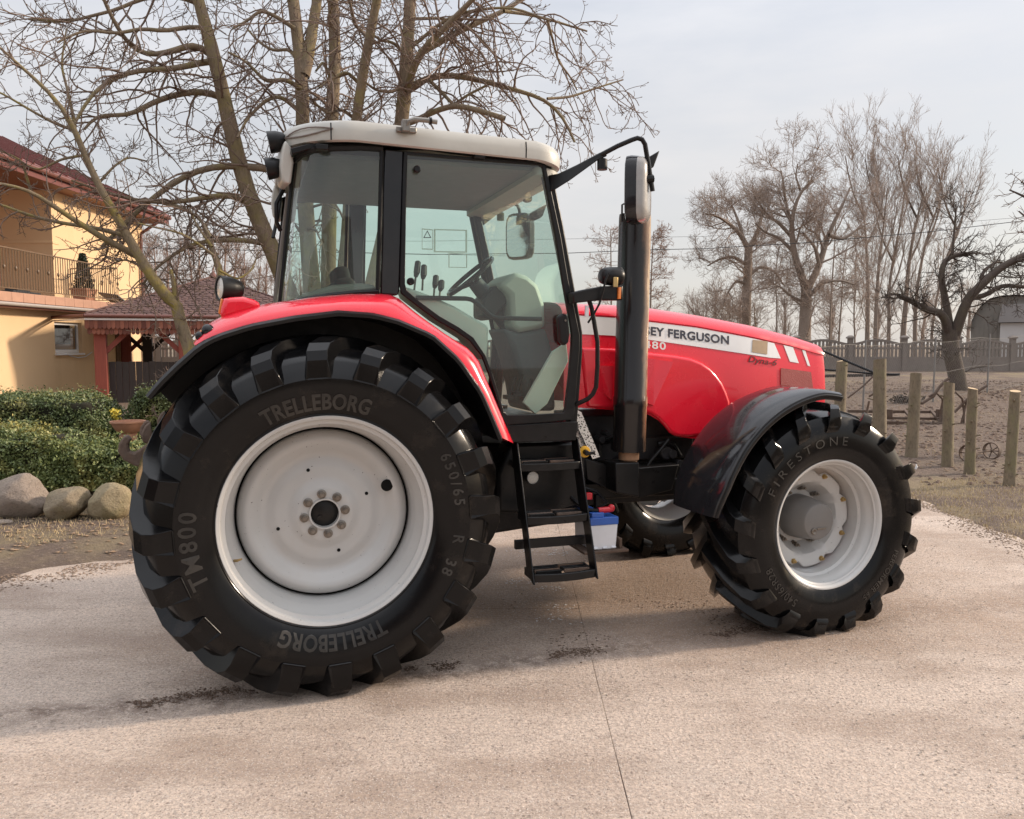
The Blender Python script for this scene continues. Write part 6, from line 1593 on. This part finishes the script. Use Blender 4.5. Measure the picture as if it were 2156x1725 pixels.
t2 = [([(1692,800),(1694,702),(1697,640),(1698,607)], 42, 30, 0), ([(1698,612),(1684,570),(1672,538),(1668,500),(1665,463),(1675,430),(1685,402),(1710,380)], 24, 6, -.8), ([(1699,612),(1712,585),(1723,566),(1735,525),(1747,487),(1765,450),(1780,419),(1790,395)], 22, 5, .8), ([(1668,500),(1640,470),(1615,452),(1600,430)], 12, 4, -.6), ([(1670,530),(1640,500),(1610,490),(1590,470)], 11, 4, .4), ([(1666,470),(1655,430),(1650,390),(1645,360)], 11, 4, .5), ([(1725,560),(1716,520),(1690,490)], 12, 5, -.6), ([(1745,495),(1775,505),(1810,480),(1830,470)], 12, 4, .6), ([(1698,630),(1730,595),(1770,590),(1800,600)], 12, 4, -.3), ([(1735,525),(1720,490),(1700,485),(1690,470)], 8, 3, .5), ([(1685,402),(1675,370),(1680,345)], 7, 3, 0), ([(1696,640),(1660,620),(1640,600),(1620,610)], 9, 3, .5)]
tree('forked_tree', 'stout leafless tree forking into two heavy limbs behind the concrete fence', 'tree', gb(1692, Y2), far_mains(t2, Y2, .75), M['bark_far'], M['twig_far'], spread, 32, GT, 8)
pop = [dict(dens=2.0, L=3.3, ang=(18, 44), t0=.2, up=.42, wob=.22, ratio=.34, rmin=.014, rmax=.034, steps=8, k=3, lscale=False), dict(per=9, L=1.5, ang=(18, 45), t0=.15, up=.35, wob=.3, ratio=.55, rmin=.008, rmax=.015, steps=5, k=3), dict(per=5, L=.55, ang=(18, 45), t0=.15, up=.3, wob=.4, ratio=.7, rmin=.006, rmax=.010, steps=3, k=3)]
Yp = 50.
poplars = [('tall poplar, the one standing beside the fence pillar behind the first timber posts', 1825, 800, [(1826,706),(1828,560),(1824,420),(1820,330),(1812,262)], 22), ('slim tall poplar with a forked stem behind the fence', 1843, 800, [(1843,706),(1845,600),(1850,480),(1862,340),(1868,240)], 20), ('leaning tall poplar curving at the base behind the fence', 1872, 800, [(1870,706),(1874,620),(1868,585),(1880,470),(1898,330),(1905,250)], 17), ('thick tall poplar behind the second fence pillar', 1903, 800, [(1900,706),(1908,600),(1912,480),(1930,330),(1950,232)], 26), ('tallest poplar, leaning out over the old fruit tree', 1930, 800, [(1925,706),(1930,560),(1945,430),(1965,330),(1985,260)], 19), ('slender poplar at the outer edge of the poplar group', 1962, 800, [(1960,706),(1975,560),(1995,450),(2015,370),(2028,320)], 13)]
for i, (lab, bx, by, L_, w_) in enumerate(poplars):
    L_ = [(a_, 706 - (706 - b_) * .66) for a_, b_ in L_]
    mm = [([(bx, 790)] + L_, w_, 4, .3)]
    for q in range(2 + i % 2):
        j = 2 + (q + i) % 2; a = L_[j]; s__ = (-1) ** (q + i); mm.append(([a, (a[0] + s__ * 22, a[1] - 45), (a[0] + s__ * 34, a[1] - 90), (a[0] + s__ * 40, a[1] - 130)], 9, 3, .4 * s__))
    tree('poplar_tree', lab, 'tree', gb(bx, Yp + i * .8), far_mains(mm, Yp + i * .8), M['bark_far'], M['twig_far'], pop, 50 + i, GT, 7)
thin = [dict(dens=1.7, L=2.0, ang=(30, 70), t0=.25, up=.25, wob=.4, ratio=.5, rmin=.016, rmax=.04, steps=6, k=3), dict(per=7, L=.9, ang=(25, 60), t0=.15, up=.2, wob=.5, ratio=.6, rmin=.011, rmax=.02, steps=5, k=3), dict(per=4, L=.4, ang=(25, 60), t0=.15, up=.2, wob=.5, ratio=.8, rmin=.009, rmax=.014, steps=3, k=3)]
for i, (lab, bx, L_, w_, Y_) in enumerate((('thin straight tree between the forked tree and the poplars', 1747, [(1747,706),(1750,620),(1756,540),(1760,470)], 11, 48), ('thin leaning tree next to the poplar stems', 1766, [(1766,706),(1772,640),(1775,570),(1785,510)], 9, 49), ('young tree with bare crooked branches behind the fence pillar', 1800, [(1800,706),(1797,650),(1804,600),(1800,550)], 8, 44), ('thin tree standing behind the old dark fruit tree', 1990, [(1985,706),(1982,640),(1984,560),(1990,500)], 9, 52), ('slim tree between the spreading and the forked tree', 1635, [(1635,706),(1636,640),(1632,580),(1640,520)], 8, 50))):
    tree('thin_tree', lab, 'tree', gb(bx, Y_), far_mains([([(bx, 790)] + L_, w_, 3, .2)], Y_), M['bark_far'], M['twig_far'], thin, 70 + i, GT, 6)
# alders seen past the exhaust
ald = [dict(dens=7.0, L=2.5, ang=(60, 95), t0=.15, up=.05, wob=.25, ratio=.35, rmin=.018, rmax=.04, steps=7, k=3, tipup=.15), dict(per=7, L=.8, ang=(25, 60), t0=.15, up=.1, wob=.4, ratio=.6, rmin=.011, rmax=.02, steps=4, k=3), dict(per=4, L=.35, ang=(25, 60), t0=.15, up=.1, wob=.4, ratio=.8, rmin=.010, rmax=.015, steps=3, k=3)]
for i, (bx, L_) in enumerate(((1287, [(1287,700),(1287,600),(1286,520),(1286,482)]), (1371, [(1369,700),(1370,620),(1373,540),(1376,488)]))):
    tree('alder_tree', ('slim pyramid shaped tree between cab and exhaust stack', 'slim pyramid shaped tree seen past the outer side of the exhaust stack')[i], 'tree', gb(bx, 58), far_mains([([(bx, 790)] + L_, 12, 3, 0)], 58), M['bark_far'], M['twig_red'], ald, 90 + i, GT, 6)
# far woods that read as one mass
def wood(name, label, spots, Y, tmat, seed, hpx):
    r = np.random.default_rng(seed); parts = []
    for sx, top in spots:
        Yy = Y + r.uniform(-3, 6); s_ = Yy / FPX / 2
        P_, R_ = limbs([(px3([(sx, 760), (sx + r.uniform(-6, 6), 690), (sx + r.uniform(-12, 12), (top + 690) / 2), (sx + r.uniform(-16, 16), top)], Yy), (10 * s_, 2 * s_))], 10)
        parts.append(tubes_np(P_, R_, 5)); g1 = grow(P_, R_, 26, 2.6, (20, 60), .1, .4, .4, .5, .014, .035, 6, r); parts.append(tubes_np(*g1, 3))
        g2 = grow(*g1, 8, 1.1, (20, 55), .1, .3, .5, .6, .008, .015, 4, r); parts.append(tubes_np(*g2, 3)); g3 = grow(*g2, 4, .5, (20, 50), .1, .2, .5, .8, .006, .010, 3, r); parts.append(tubes_np(*g3, 3))
    v, f = join(parts); return tag(put(name, np_mesh(name, v, f, tmat)), label, 'wood', kind='stuff')
rw = np.random.default_rng(77)
wood('distant_wood', 'hazy reddish leafless wood far behind the gazebo', [(x, 500 + 40 * rw.random() + (0 if x < 540 else 30)) for x in np.linspace(300, 640, 15)], 60, M['twig_red'], 61, 200)
wood('distant_thicket', 'low bare thicket beyond the fence behind the hood', [(x, 610 + 40 * rw.random()) for x in list(np.linspace(1462, 1560, 5)) + list(np.linspace(1650, 2040, 5))], 62, M['twig_far'], 62, 100)
# ---- old dark fruit tree inside the field
FY = 23.5; fb_ = gb(2022, FY)
f1 = [([(2024,835),(2020,815),(2008,764),(2000,725),(2004,695)], 38, 36, 0), ([(2000,710),(1996,690),(1985,660),(1946,651),(1915,631),(1891,623)], 22, 11, -.4), ([(2000,700),(1996,660),(1993,643),(1981,588),(1985,549),(2005,537),(2040,535)], 19, 10, .3), ([(2006,720),(2015,690),(2024,666),(2036,627),(2063,604),(2102,565),(2157,537),(2200,520)], 26, 12, -.6), ([(2036,627),(2070,625),(2110,600),(2160,605),(2200,610)], 13, 7, .5), ([(2005,537),(2008,500),(2012,460),(2013,430)], 7, 3, 0), ([(2063,604),(2070,570),(2100,550),(2130,560)], 9, 4, .4)]
tree('old_fruit_tree', 'old dark pruned fruit tree with crooked limbs behind the wire fence', 'tree', fb_, far_mains(f1, FY, .9), M['bark_old'], M['bark_old'],
     [dict(dens=6.5, L=1.2, ang=(25, 80), t0=.2, up=.0, wob=.5, ratio=.4, rmin=.012, rmax=.022, steps=8, k=4, tipup=-.6), dict(per=8, L=.6, ang=(25, 65), t0=.15, up=0, wob=.5, ratio=.6, rmin=.008, rmax=.012, steps=5, k=3), dict(per=3, L=.22, ang=(25, 60), t0=.2, up=.1, wob=.5, ratio=.8, rmin=.005, rmax=.008, steps=3, k=3)], 41, None, 10)
GY_ = 13.0; gbx = gb(2330, GY_)
g1 = [([(2330,900),(2325,700),(2300,560),(2270,480)], 40, 26, 0), ([(2290,530),(2230,470),(2185,430),(2160,415),(2125,400)], 16, 3, .3), ([(2280,500),(2230,420),(2190,390),(2150,385)], 14, 3, -.2), ([(2285,520),(2220,510),(2175,470),(2145,445)], 13, 3, .5)]
tree('fruit_tree', 'bare fruit tree whose twigs reach in over the wire fence by the barn', 'tree', gbx, far_mains(g1, GY_, 1.0), M['bark_old'], M['twig'],
     [dict(dens=6, L=.6, ang=(30, 75), t0=.3, up=.15, wob=.45, ratio=.45, rmin=.006, rmax=.010, steps=6, k=4), dict(per=5, L=.22, ang=(30, 65), t0=.15, up=.15, wob=.4, ratio=.7, rmin=.0045, rmax=.007, steps=4, k=3)], 42, None, 8)
# ================================================================== FIELD SIDE: posts, fences, implements, barn, wires
M['timber'] = mk_bark('mossy_spruce_pole', (0.105, 0.082, 0.056), (0.29, 0.23, 0.155), (0.20, 0.185, 0.09), .6)
M['cut_wood'] = mat_basic('fresh_sawn_wood', (0.58, 0.42, 0.25), .8, var=.2, scale=40)
posts = [(1770, 15.2, 760, 23, 'tall timber post with sawn top standing closest to the hood nose'), (1857, 13.5, 757, 26, 'thickest timber post, with branch stubs near its sawn top'), (1925, 12.35, 787, 23, 'timber post right in front of the cultivator frame, narrow stub near the top'), (2002, 11.4, 806, 22, 'timber post beside the small iron wheels, in front of the fruit tree'), (2050, 10.75, 818, 20, 'timber post between the two small iron wheels'), (2136, 9.85, 824, 21, 'lone timber post at the end of the row, nearest the concrete edge')]
for i, (px, Y, top, w_, lab) in enumerate(posts):
    X = (px - PW / 2) / FPX * Y; z0 = float(terrain(X, Y)); zt = at_y(px, top, Y)[2]; r0 = w_ * Y / FPX / 2
    t = thing('timber_post', lab, 'post', (X, Y, z0), group='timber posts along the verge'); H_ = zt - z0; rr = random.Random(i)
    lx, ly = rr.uniform(-.045, .045), rr.uniform(-.04, .04)
    if i == 5: lx = .03
    prof = [(-.2, 1.16), (0, 1.16), (.08, 1.06), (.3, 1.02), (.6, 1.0), (.85, .97), (1.0, .95)]
    m = MB(); rings = []
    for a, s_ in prof:
        zz = a * H_ if a > 0 else a
        rings.append([(lx * a + r0 * s_ * (1 + .07 * math.sin(3 * u + i) + .04 * math.sin(5 * u + 9 * a)) * math.cos(u), ly * a + r0 * s_ * (1 + .07 * math.sin(2 * u + i * 2)) * math.sin(u), zz + (.012 * math.cos(u + i) if a == 1.0 else 0)) for u in [2*PI*j/18 for j in range(18)]])
    m.loft(rings); m.build('pole', M['timber'], t, smooth=50)
    MB().add([(p[0], p[1], p[2] + .001) for p in rings[-1]], [tuple(range(18))]).build('sawn_top', M['cut_wood'], t, smooth=0, recalc=False)
    for q in range(9):
        a = rr.uniform(.12, .95); u = rr.uniform(0, 6.28); l_ = rr.uniform(.02, .05) if q > 1 or i != 1 else .09
        c0 = Vector((lx * a + r0 * .9 * math.cos(u), ly * a + r0 * .9 * math.sin(u), a * H_)); d = Vector((math.cos(u), math.sin(u), .25))
        MB().tube([c0, c0 + d * (l_ + .01)], [.013, .008], 6).build('branch_stub', M['timber'], t)
# ---- concrete panel fence
M['fence_concrete'] = mat_basic('grey_cast_concrete', (0.205, 0.175, 0.155), .9, var=.2, scale=3, bump=.3, bscale=40, dust=((0.10, 0.085, 0.07), .5))
FYc = 31.5
def fence_run(label, x_first, n):
    zb = float(terrain(x_first + n, FYc)) - .03; t = thing('concrete_fence', label, 'fence', (x_first, FYc, zb)); PWd = 2.07
    H_ = at_y(1898, 712, FYc)[2] - zb
    pm = MB().box(-.09, .09, -.08, .08, -.2, H_ - .02).mesh('post', M['fence_concrete']); cm = MB().loft([[(-.13,-.12,0),(.13,-.12,0),(.13,.12,0),(-.13,.12,0)],[(-.13,-.12,.05),(.13,-.12,.05),(.13,.12,.05),(-.13,.12,.05)],[(-.05,-.05,.12),(.05,-.05,.12),(.05,.05,.12),(-.05,.05,.12)]], True, True, True).mesh('post_cap', M['fence_concrete'], 20)
    bms = {}
    for i in range(n + 1):
        p = put('post', pm, t, loc=(i * PWd, 0, 0)); put('post_cap', cm, p, loc=(0, 0, H_ - .02))
    def archz(u): return H_ - .20 + .16 * math.sin(PI * u) ** 1.3
    pan = MB().box(.09, PWd - .09, -.025, .025, -.1, .50).mesh('base_panel', M['fence_concrete'])
    r1 = MB().box(.09, PWd - .09, -.03, .03, .50, .56).mesh('rail', M['fence_concrete']); r2 = MB().box(.09, PWd - .09, -.03, .03, .86, .93).mesh('rail', M['fence_concrete'])
    am = MB(); K = 16; am.loft([[(.09 + (PWd-.18)*i/K, y, archz(i/K) + dz) for y, dz in ((-.03,-.09),(.03,-.09),(.03,0),(-.03,0))] for i in range(K+1)], True, True, True); ar = am.mesh('arched_rail', M['fence_concrete'])
    nb = 13
    for i in range(n):
        ox = i * PWd
        pn = put('base_panel', pan, t, loc=(ox, 0, 0)); put('rail', r1, t, loc=(ox, 0, 0)); put('rail', r2, t, loc=(ox, 0, 0)); put('arched_rail', ar, t, loc=(ox, 0, 0))
        for b in range(nb):
            u = (b + .5) / nb; x = .09 + (PWd - .18) * u; zt = archz(u) - .08
            key = round(min(u, 1 - u), 3)
            if key not in bms:
                m = MB()
                for a0, a1 in ((.56, .86), (.93, zt)):
                    h = a1 - a0; m.loft([[(dx * s_, dy, a0 + h * f_) for dx, dy in ((-.042,-.022),(.042,-.022),(.042,.022),(-.042,.022))] for f_, s_ in ((0, 1.1), (.2, .85), (.5, 1.0), (.8, .85), (1, 1.1))], True, True, True)
                bms[key] = m.mesh('baluster', M['fence_concrete'], 0)
            put('baluster', bms[key], t, loc=(ox + x, 0, 0))
x0f = (1788 - PW / 2) / FPX * FYc
fence_run('grey concrete fence with arched baluster panels and capped pillars behind the field', x0f - 8 * 2.07, 13)
fence_run('grey concrete fence panel seen between the gazebo posts', -15.6, 3)
# ---- chain-link fence
M['wire'] = mat_basic('galvanised_wire', (0.22, 0.21, 0.20), .6, .3, var=.2)
ca = Vector((4.8, 15.2, 0)); cb = Vector((16.2, 25.4, 0)); dirc = (cb - ca).normalized(); Lc = (cb - ca).length
cf = thing('chain_link_fence', 'sagging chain link fence on thin metal posts in front of the fruit tree', 'fence', tuple(ca), math.atan2(dirc.y, dirc.x))
HW = 1.5
def cz_(u): p = ca + dirc * u; return float(terrain(p.x, p.y))
for q in range(5):
    u = q * Lc / 4.0; u = [0.4, 3.75, 7.5, 11.2, 15.0][q]
    m = MB().tube([(u, 0, cz_(u) - .3), (u + .03, 0, cz_(u) + 1.62)], .022, 8).build('fence_post', M['wire'], cf)
for hh in (.06, .75, 1.5):
    MB().tube([(u, 0, cz_(u) + hh - .03 * math.sin(u * 1.7)) for u in np.linspace(0, Lc, 40)], .004, 4).build('line_wire', M['wire'], cf)
pp_, st_ = [], .11
for a in np.arange(-HW, Lc, st_):
    for sgn in (1, -1):
        u0, u1 = (a, a + HW) if sgn > 0 else (a + HW, a)
        us = np.linspace(u0, u1, 7); zs = np.linspace(.05, 1.5, 7); k_ = (us > 0) & (us < Lc)
        us = np.clip(us, 0, Lc)
        if k_.sum() < 3: continue
        pp_.append(np.stack([us, .004 * sgn * np.ones(7), np.array([cz_(u) for u in us]) + zs - .03 * np.sin(us * 1.7) * zs / 1.5], 1))
v, f = tubes_np(np.stack(pp_), np.full((len(pp_), 7), .0011), 3)
tag(put('wire_mesh', np_mesh('wire_mesh', v, f, M['wire']), cf), None, kind='stuff')
# ---- rusty cultivator
CYy = 16.2; Zc = lambda px, py, Y=CYy: at_y(px, py, Y)
zc0 = float(terrain(8, CYy)); cu0 = Zc(1930, 900)
cul = thing('cultivator', 'rusty spring tine cultivator standing on bare soil behind the timber posts', 'cultivator', (cu0[0], CYy, zc0)); rel = lambda p: (p[0] - cu0[0], p[1] - CYy, p[2] - zc0)
def cb_(name, pts, r, k=6): return MB().tube([rel(p) for p in pts], r, k).build(name, M['rust'], cul)
MB().bar(rel(Zc(1790, 888)), rel(Zc(2068, 896)), .07, .07).build('frame_beam', M['rust'], cul, bevel=.006)
MB().bar(rel(Zc(1785, 866, 17)), rel(Zc(2000, 868, 17)), .06, .06).build('frame_beam', M['rust'], cul, bevel=.006)
MB().bar(rel(Zc(1785, 879, 16.6)), rel(Zc(1990, 882, 16.6)), .05, .05).build('frame_beam', M['rust'], cul, bevel=.006)
for px in (1840, 1905, 1960): MB().bar(rel(Zc(px, 865, 17)), rel(Zc(px + 22, 890)), .05, .05).build('cross_beam', M['rust'], cul, bevel=.005)
for bx in (1842, 1968, 2010):
    cb_('spring_tine', [Zc(bx - 12, 835), Zc(bx + 2, 826), Zc(bx + 16, 840), Zc(bx + 20, 870), Zc(bx + 14, 890), Zc(bx + 12, 905), Zc(bx + 4, 922)], .022)
for bx in (1830, 1985, 2035): cb_('tine_arm', [Zc(bx, 845), Zc(bx - 5, 870), Zc(bx - 6, 905)], .022)
for bx in (1845, 1890, 1965, 1995): MB().bar(rel(Zc(bx, 886, 16.1)), rel(Zc(bx - 3, 918, 16.1)), .05, .03).build('shank', M['rust'], cul, bevel=.004)
cb_('handle', [Zc(1940, 850), Zc(1965, 835), Zc(1978, 815), Zc(1990, 802), Zc(1998, 797)], .03, 8); cb_('handle', [Zc(2010, 868), Zc(2035, 842), Zc(2062, 822), Zc(2078, 812)], .026, 8)
cb_('linkage_rod', [Zc(1745 + 40, 838), Zc(1815, 815), Zc(1838, 793), Zc(1862, 790)], .018)
for k_, (bx, by) in enumerate(((1865, 868), (1985, 868))): MB().box(*(lambda c: (c[0]-.12, c[0]+.12, c[1]-.05, c[1]+.05, c[2]-.10, c[2]+.06))(rel(Zc(bx, by, 16.4)))).build('bracket', M['rust'], cul, bevel=.01)
for px in (1800, 2060): cb_('stand_leg', [Zc(px, 892), (Zc(px, 892)[0], CYy, zc0 - .02)], .025)
# ---- small axle with two iron wheels
AY = 12.0; wa = at_y(2026, 970, AY); wb_ = at_y(2100, 970, AY); z0 = float(terrain(wa[0], AY)); Rw = (at_y(2026, 934, AY)[2] - z0) / 2
axl = thing('iron_wheel_axle', 'small rusty axle with two spoked iron wheels lying by the timber posts', 'axle', ((wa[0] + wb_[0]) / 2, AY, z0), rad(30)); hw = (wb_[0] - wa[0]) / 2 / math.cos(rad(30))
MB().tube([(-hw, 0, Rw), (hw, 0, Rw)], .014, 8).build('axle_rod', M['rust'], axl)
for s in (-1, 1):
    w_ = sub('iron_wheel', axl, (s * hw, 0, Rw))
    MB().lathe([(-.03, Rw), (.03, Rw), (.03, Rw - .012), (-.03, Rw - .012), (-.03, Rw)], 28, axis='x').build('wheel_band', M['rust'], w_)
    MB().lathe([(-.03, .02), (.03, .02)], 10, (0, 0, 0), True, True, 'x').build('hub', M['rust'], w_)
    for q in range(5):
        a = 2 * PI * q / 5; MB().tube([(0, .012 * math.cos(a), .012 * math.sin(a)), (0, (Rw - .008) * math.cos(a), (Rw - .008) * math.sin(a))], .008, 5).build('spoke', M['rust'], w_)
# ---- ribbed black hoses and a dark bundle by the wire fence
def ribbed(label, pts, r):
    P_ = [Vector(p) for p in pts]; o = P_[0]; n = 90; path, rr = [], []
    for i in range(n):
        t = i / (n - 1) * (len(P_) - 1); k_ = min(int(t), len(P_) - 2); path.append(P_[k_].lerp(P_[k_ + 1], t - k_) - o); rr.append(r * (1.0 if i % 2 else .72))
    h = MB().tube(path, rr, 8).build('drain_hose', mat_basic('black_ribbed_hose', (.012,.012,.013), .5), None, smooth=0); h.location = o
    return tag(h, label, 'hose')
ribbed('black ribbed hose slanting down to the thick timber post', [at_y(1700, 728, 15.0), at_y(1742, 743, 14.6), at_y(1795, 766, 14.2), at_y(1850, 789, 13.75)], .024)
ribbed('black ribbed hose stretched level behind the timber posts', [at_y(1700, 776, 16.5), at_y(1770, 781, 16.3), at_y(1840, 787, 16.0), at_y(1892, 789, 15.9)], .022)
pk = tag(MB().bar(at_y(1735, 792, 20.5), at_y(1893, 789, 20.5), .10, .07).build('plank', M['dark_wood'], None), 'long dark plank lying level across the field by the fence', 'plank')
bc = at_y(1910, 806, 20.0); V, F = leafcloud(240, lambda r, n: np.stack([r.normal(0,.16,n), r.normal(0,.12,n), np.abs(r.normal(0,.09,n))], 1), .07, 15)
bn = tag(put('brush_pile', np_mesh('brush_pile', V, F, M['bark_old'])), 'small dark heap of brushwood on the bare soil', 'brush heap'); bn.location = (bc[0], bc[1], float(terrain(bc[0], bc[1])))
ps = at_y(1927, 985, 12.0); fe = tag(MB().tube([(0,0,0),(.01,0,.03),(.005,0,.07)], [.012,.016,.004], 6).build('paper_scrap', M['white_pvc'], None), 'tiny white scrap on the soil at the edge of the grass', 'scrap'); fe.location = at_z(1925 + 3, 988, .02)
# ---- barn behind the fence
M['barn_wall'] = mat_basic('weathered_grey_green_boards', (0.24, 0.22, 0.195), .9, var=.25, scale=2)
M['barn_roof'] = mat_basic('grey_sheet_roof', (0.25, 0.235, 0.23), .7, var=.15, scale=2)
M['barn_white'] = mat_basic('whitewashed_wall', (0.50, 0.48, 0.47), .9, var=.08, scale=2)
BY = 44.; zb0 = float(terrain(28, BY)); bp = lambda px, py: at_y(px, py, BY)
b0 = bp(2044, 790); barn = thing('barn', 'grey barn with rounded roof and whitewashed wall behind the concrete fence', 'barn', (b0[0], BY, zb0), rad(-31))
rel2 = lambda p, dy=0: (p[0] - b0[0], dy, p[2] - zb0)
gab = [(2044,830),(2044,700),(2047,678),(2052,664),(2064,646),(2080,632),(2100,627),(2125,626),(2150,628),(2175,634),(2200,645),(2220,665),(2230,690),(2230,830)]
MB().prism([(rel2(bp(*q))[0], rel2(bp(*q))[2]) for q in gab], 0, 9).build('gable_wall', M['barn_wall'], barn, smooth=0)
for k_ in range(24):
    xa = .12 + k_ * .205
    if xa < 1.8: MB().box(xa, xa + .19, -.03, -.002, -.2, 1.6 + 1.1 * min(1, xa)).build('wall_board', M['barn_wall'], barn)
rp_ = [rel2(bp(*q)) for q in gab[1:-1]]
MB().loft([[(x - .0, -.35, z + .06) for x, _, z in rp_], [(x, 9.3, z + .06) for x, _, z in rp_]], False).build('roof', M['barn_roof'], barn, smooth=60)
MB().box(rel2(bp(2098, 700))[0], rel2(bp(2230, 700))[0] + .2, -2.2, -.05, -.2, rel2(bp(2098, 683), 0)[2]).build('lean_to_wall', M['barn_white'], barn)
MB().prism([(rel2(bp(2094, 700))[0], rel2(bp(2094, 682))[2]), (rel2(bp(2240, 700))[0], rel2(bp(2240, 682))[2]), (rel2(bp(2240, 700))[0], rel2(bp(2240, 646))[2]), (rel2(bp(2100, 700))[0], rel2(bp(2100, 646))[2])], -2.4, -.06).build('lean_to_roof', M['barn_roof'], barn, smooth=0)
# ---- power lines
M['cable'] = mat_basic('dark_cable', (.03, .03, .032), .6)
def wire(label, L_, Y, r):
    P_ = [at_y(a, b, Y) for a, b in L_]; o = P_[0]
    w_ = MB().tube([(p[0] - o[0], 0, p[2] - o[2]) for p in P_], r, 5).build('power_line', M['cable'], None); w_.location = o
    return tag(w_, label, 'power line', 'overhead wires')
wire('thicker overhead wire crossing low in front of the poplars', [(-300,500),(300,522),(900,536),(1190,533.5),(1370,526),(1480,524),(1700,511),(1950,489),(2156,465),(2400,435)], 38, .016)
wire('thin upper overhead wire passing behind the exhaust stack', [(-300,500),(300,508),(900,508),(1190,503.5),(1400,499.5),(1480,498),(1700,488),(2000,470),(2500,430)], 55, .010)
wire('thin overhead wire passing above the gazebo roof', [(-200,400),(280,470),(400,489),(500,500),(610,520),(760,532),(1100,540)], 40, .008)

# ---- farm building across the yard, behind the viewpoint: it shows in the glass and paint
fbm_w = mat_basic('old_brick_wall', (0.20, 0.115, 0.085), .9, var=.3, scale=4, bump=.3, bscale=30); fbm_r = mat_basic('dark_tile_roof', (0.07, 0.045, 0.04), .8, var=.3, scale=5)
fbld = thing('farm_building', 'long brick farm building with dark gabled roof, seen only mirrored in cab glass', 'building', (-3, -15, 0))
MB().box(-11, 9, -7, 0, -.2, 3.0).build('wall', fbm_w, fbld)
rfb = MB().add([(-11.5, .5, 2.9), (9.5, .5, 2.9), (9.5, -3.5, 6.0), (-11.5, -3.5, 6.0), (9.5, -7.5, 2.9), (-11.5, -7.5, 2.9)], [(0, 1, 2, 3), (3, 2, 4, 5)]).build('roof', fbm_r, fbld, smooth=0, recalc=False)
mr_ = rfb.modifiers.new('solid', 'SOLIDIFY'); mr_.thickness = .12
for xg in (-11, 9): MB().add([(xg, 0, 3.0), (xg, -7, 3.0), (xg, -3.5, 5.8)], [(0, 1, 2)]).build('gable', fbm_w, fbld, smooth=0, recalc=False)
for xg in (-8.5, -1.0, 6.5):
    wf_ = MB().box(xg - .6, xg + .6, -.05, .03, 1.1, 2.1).build('window', M['white_pvc'], fbld, bevel=.01); MB().box(xg - .5, xg + .5, .02, .04, 1.2, 2.0).build('pane', M['black_gloss'], wf_)
MB().box(1.6, 4.2, -.05, .04, 0, 2.5).build('barn_door', M['dark_wood'], fbld, bevel=.01)
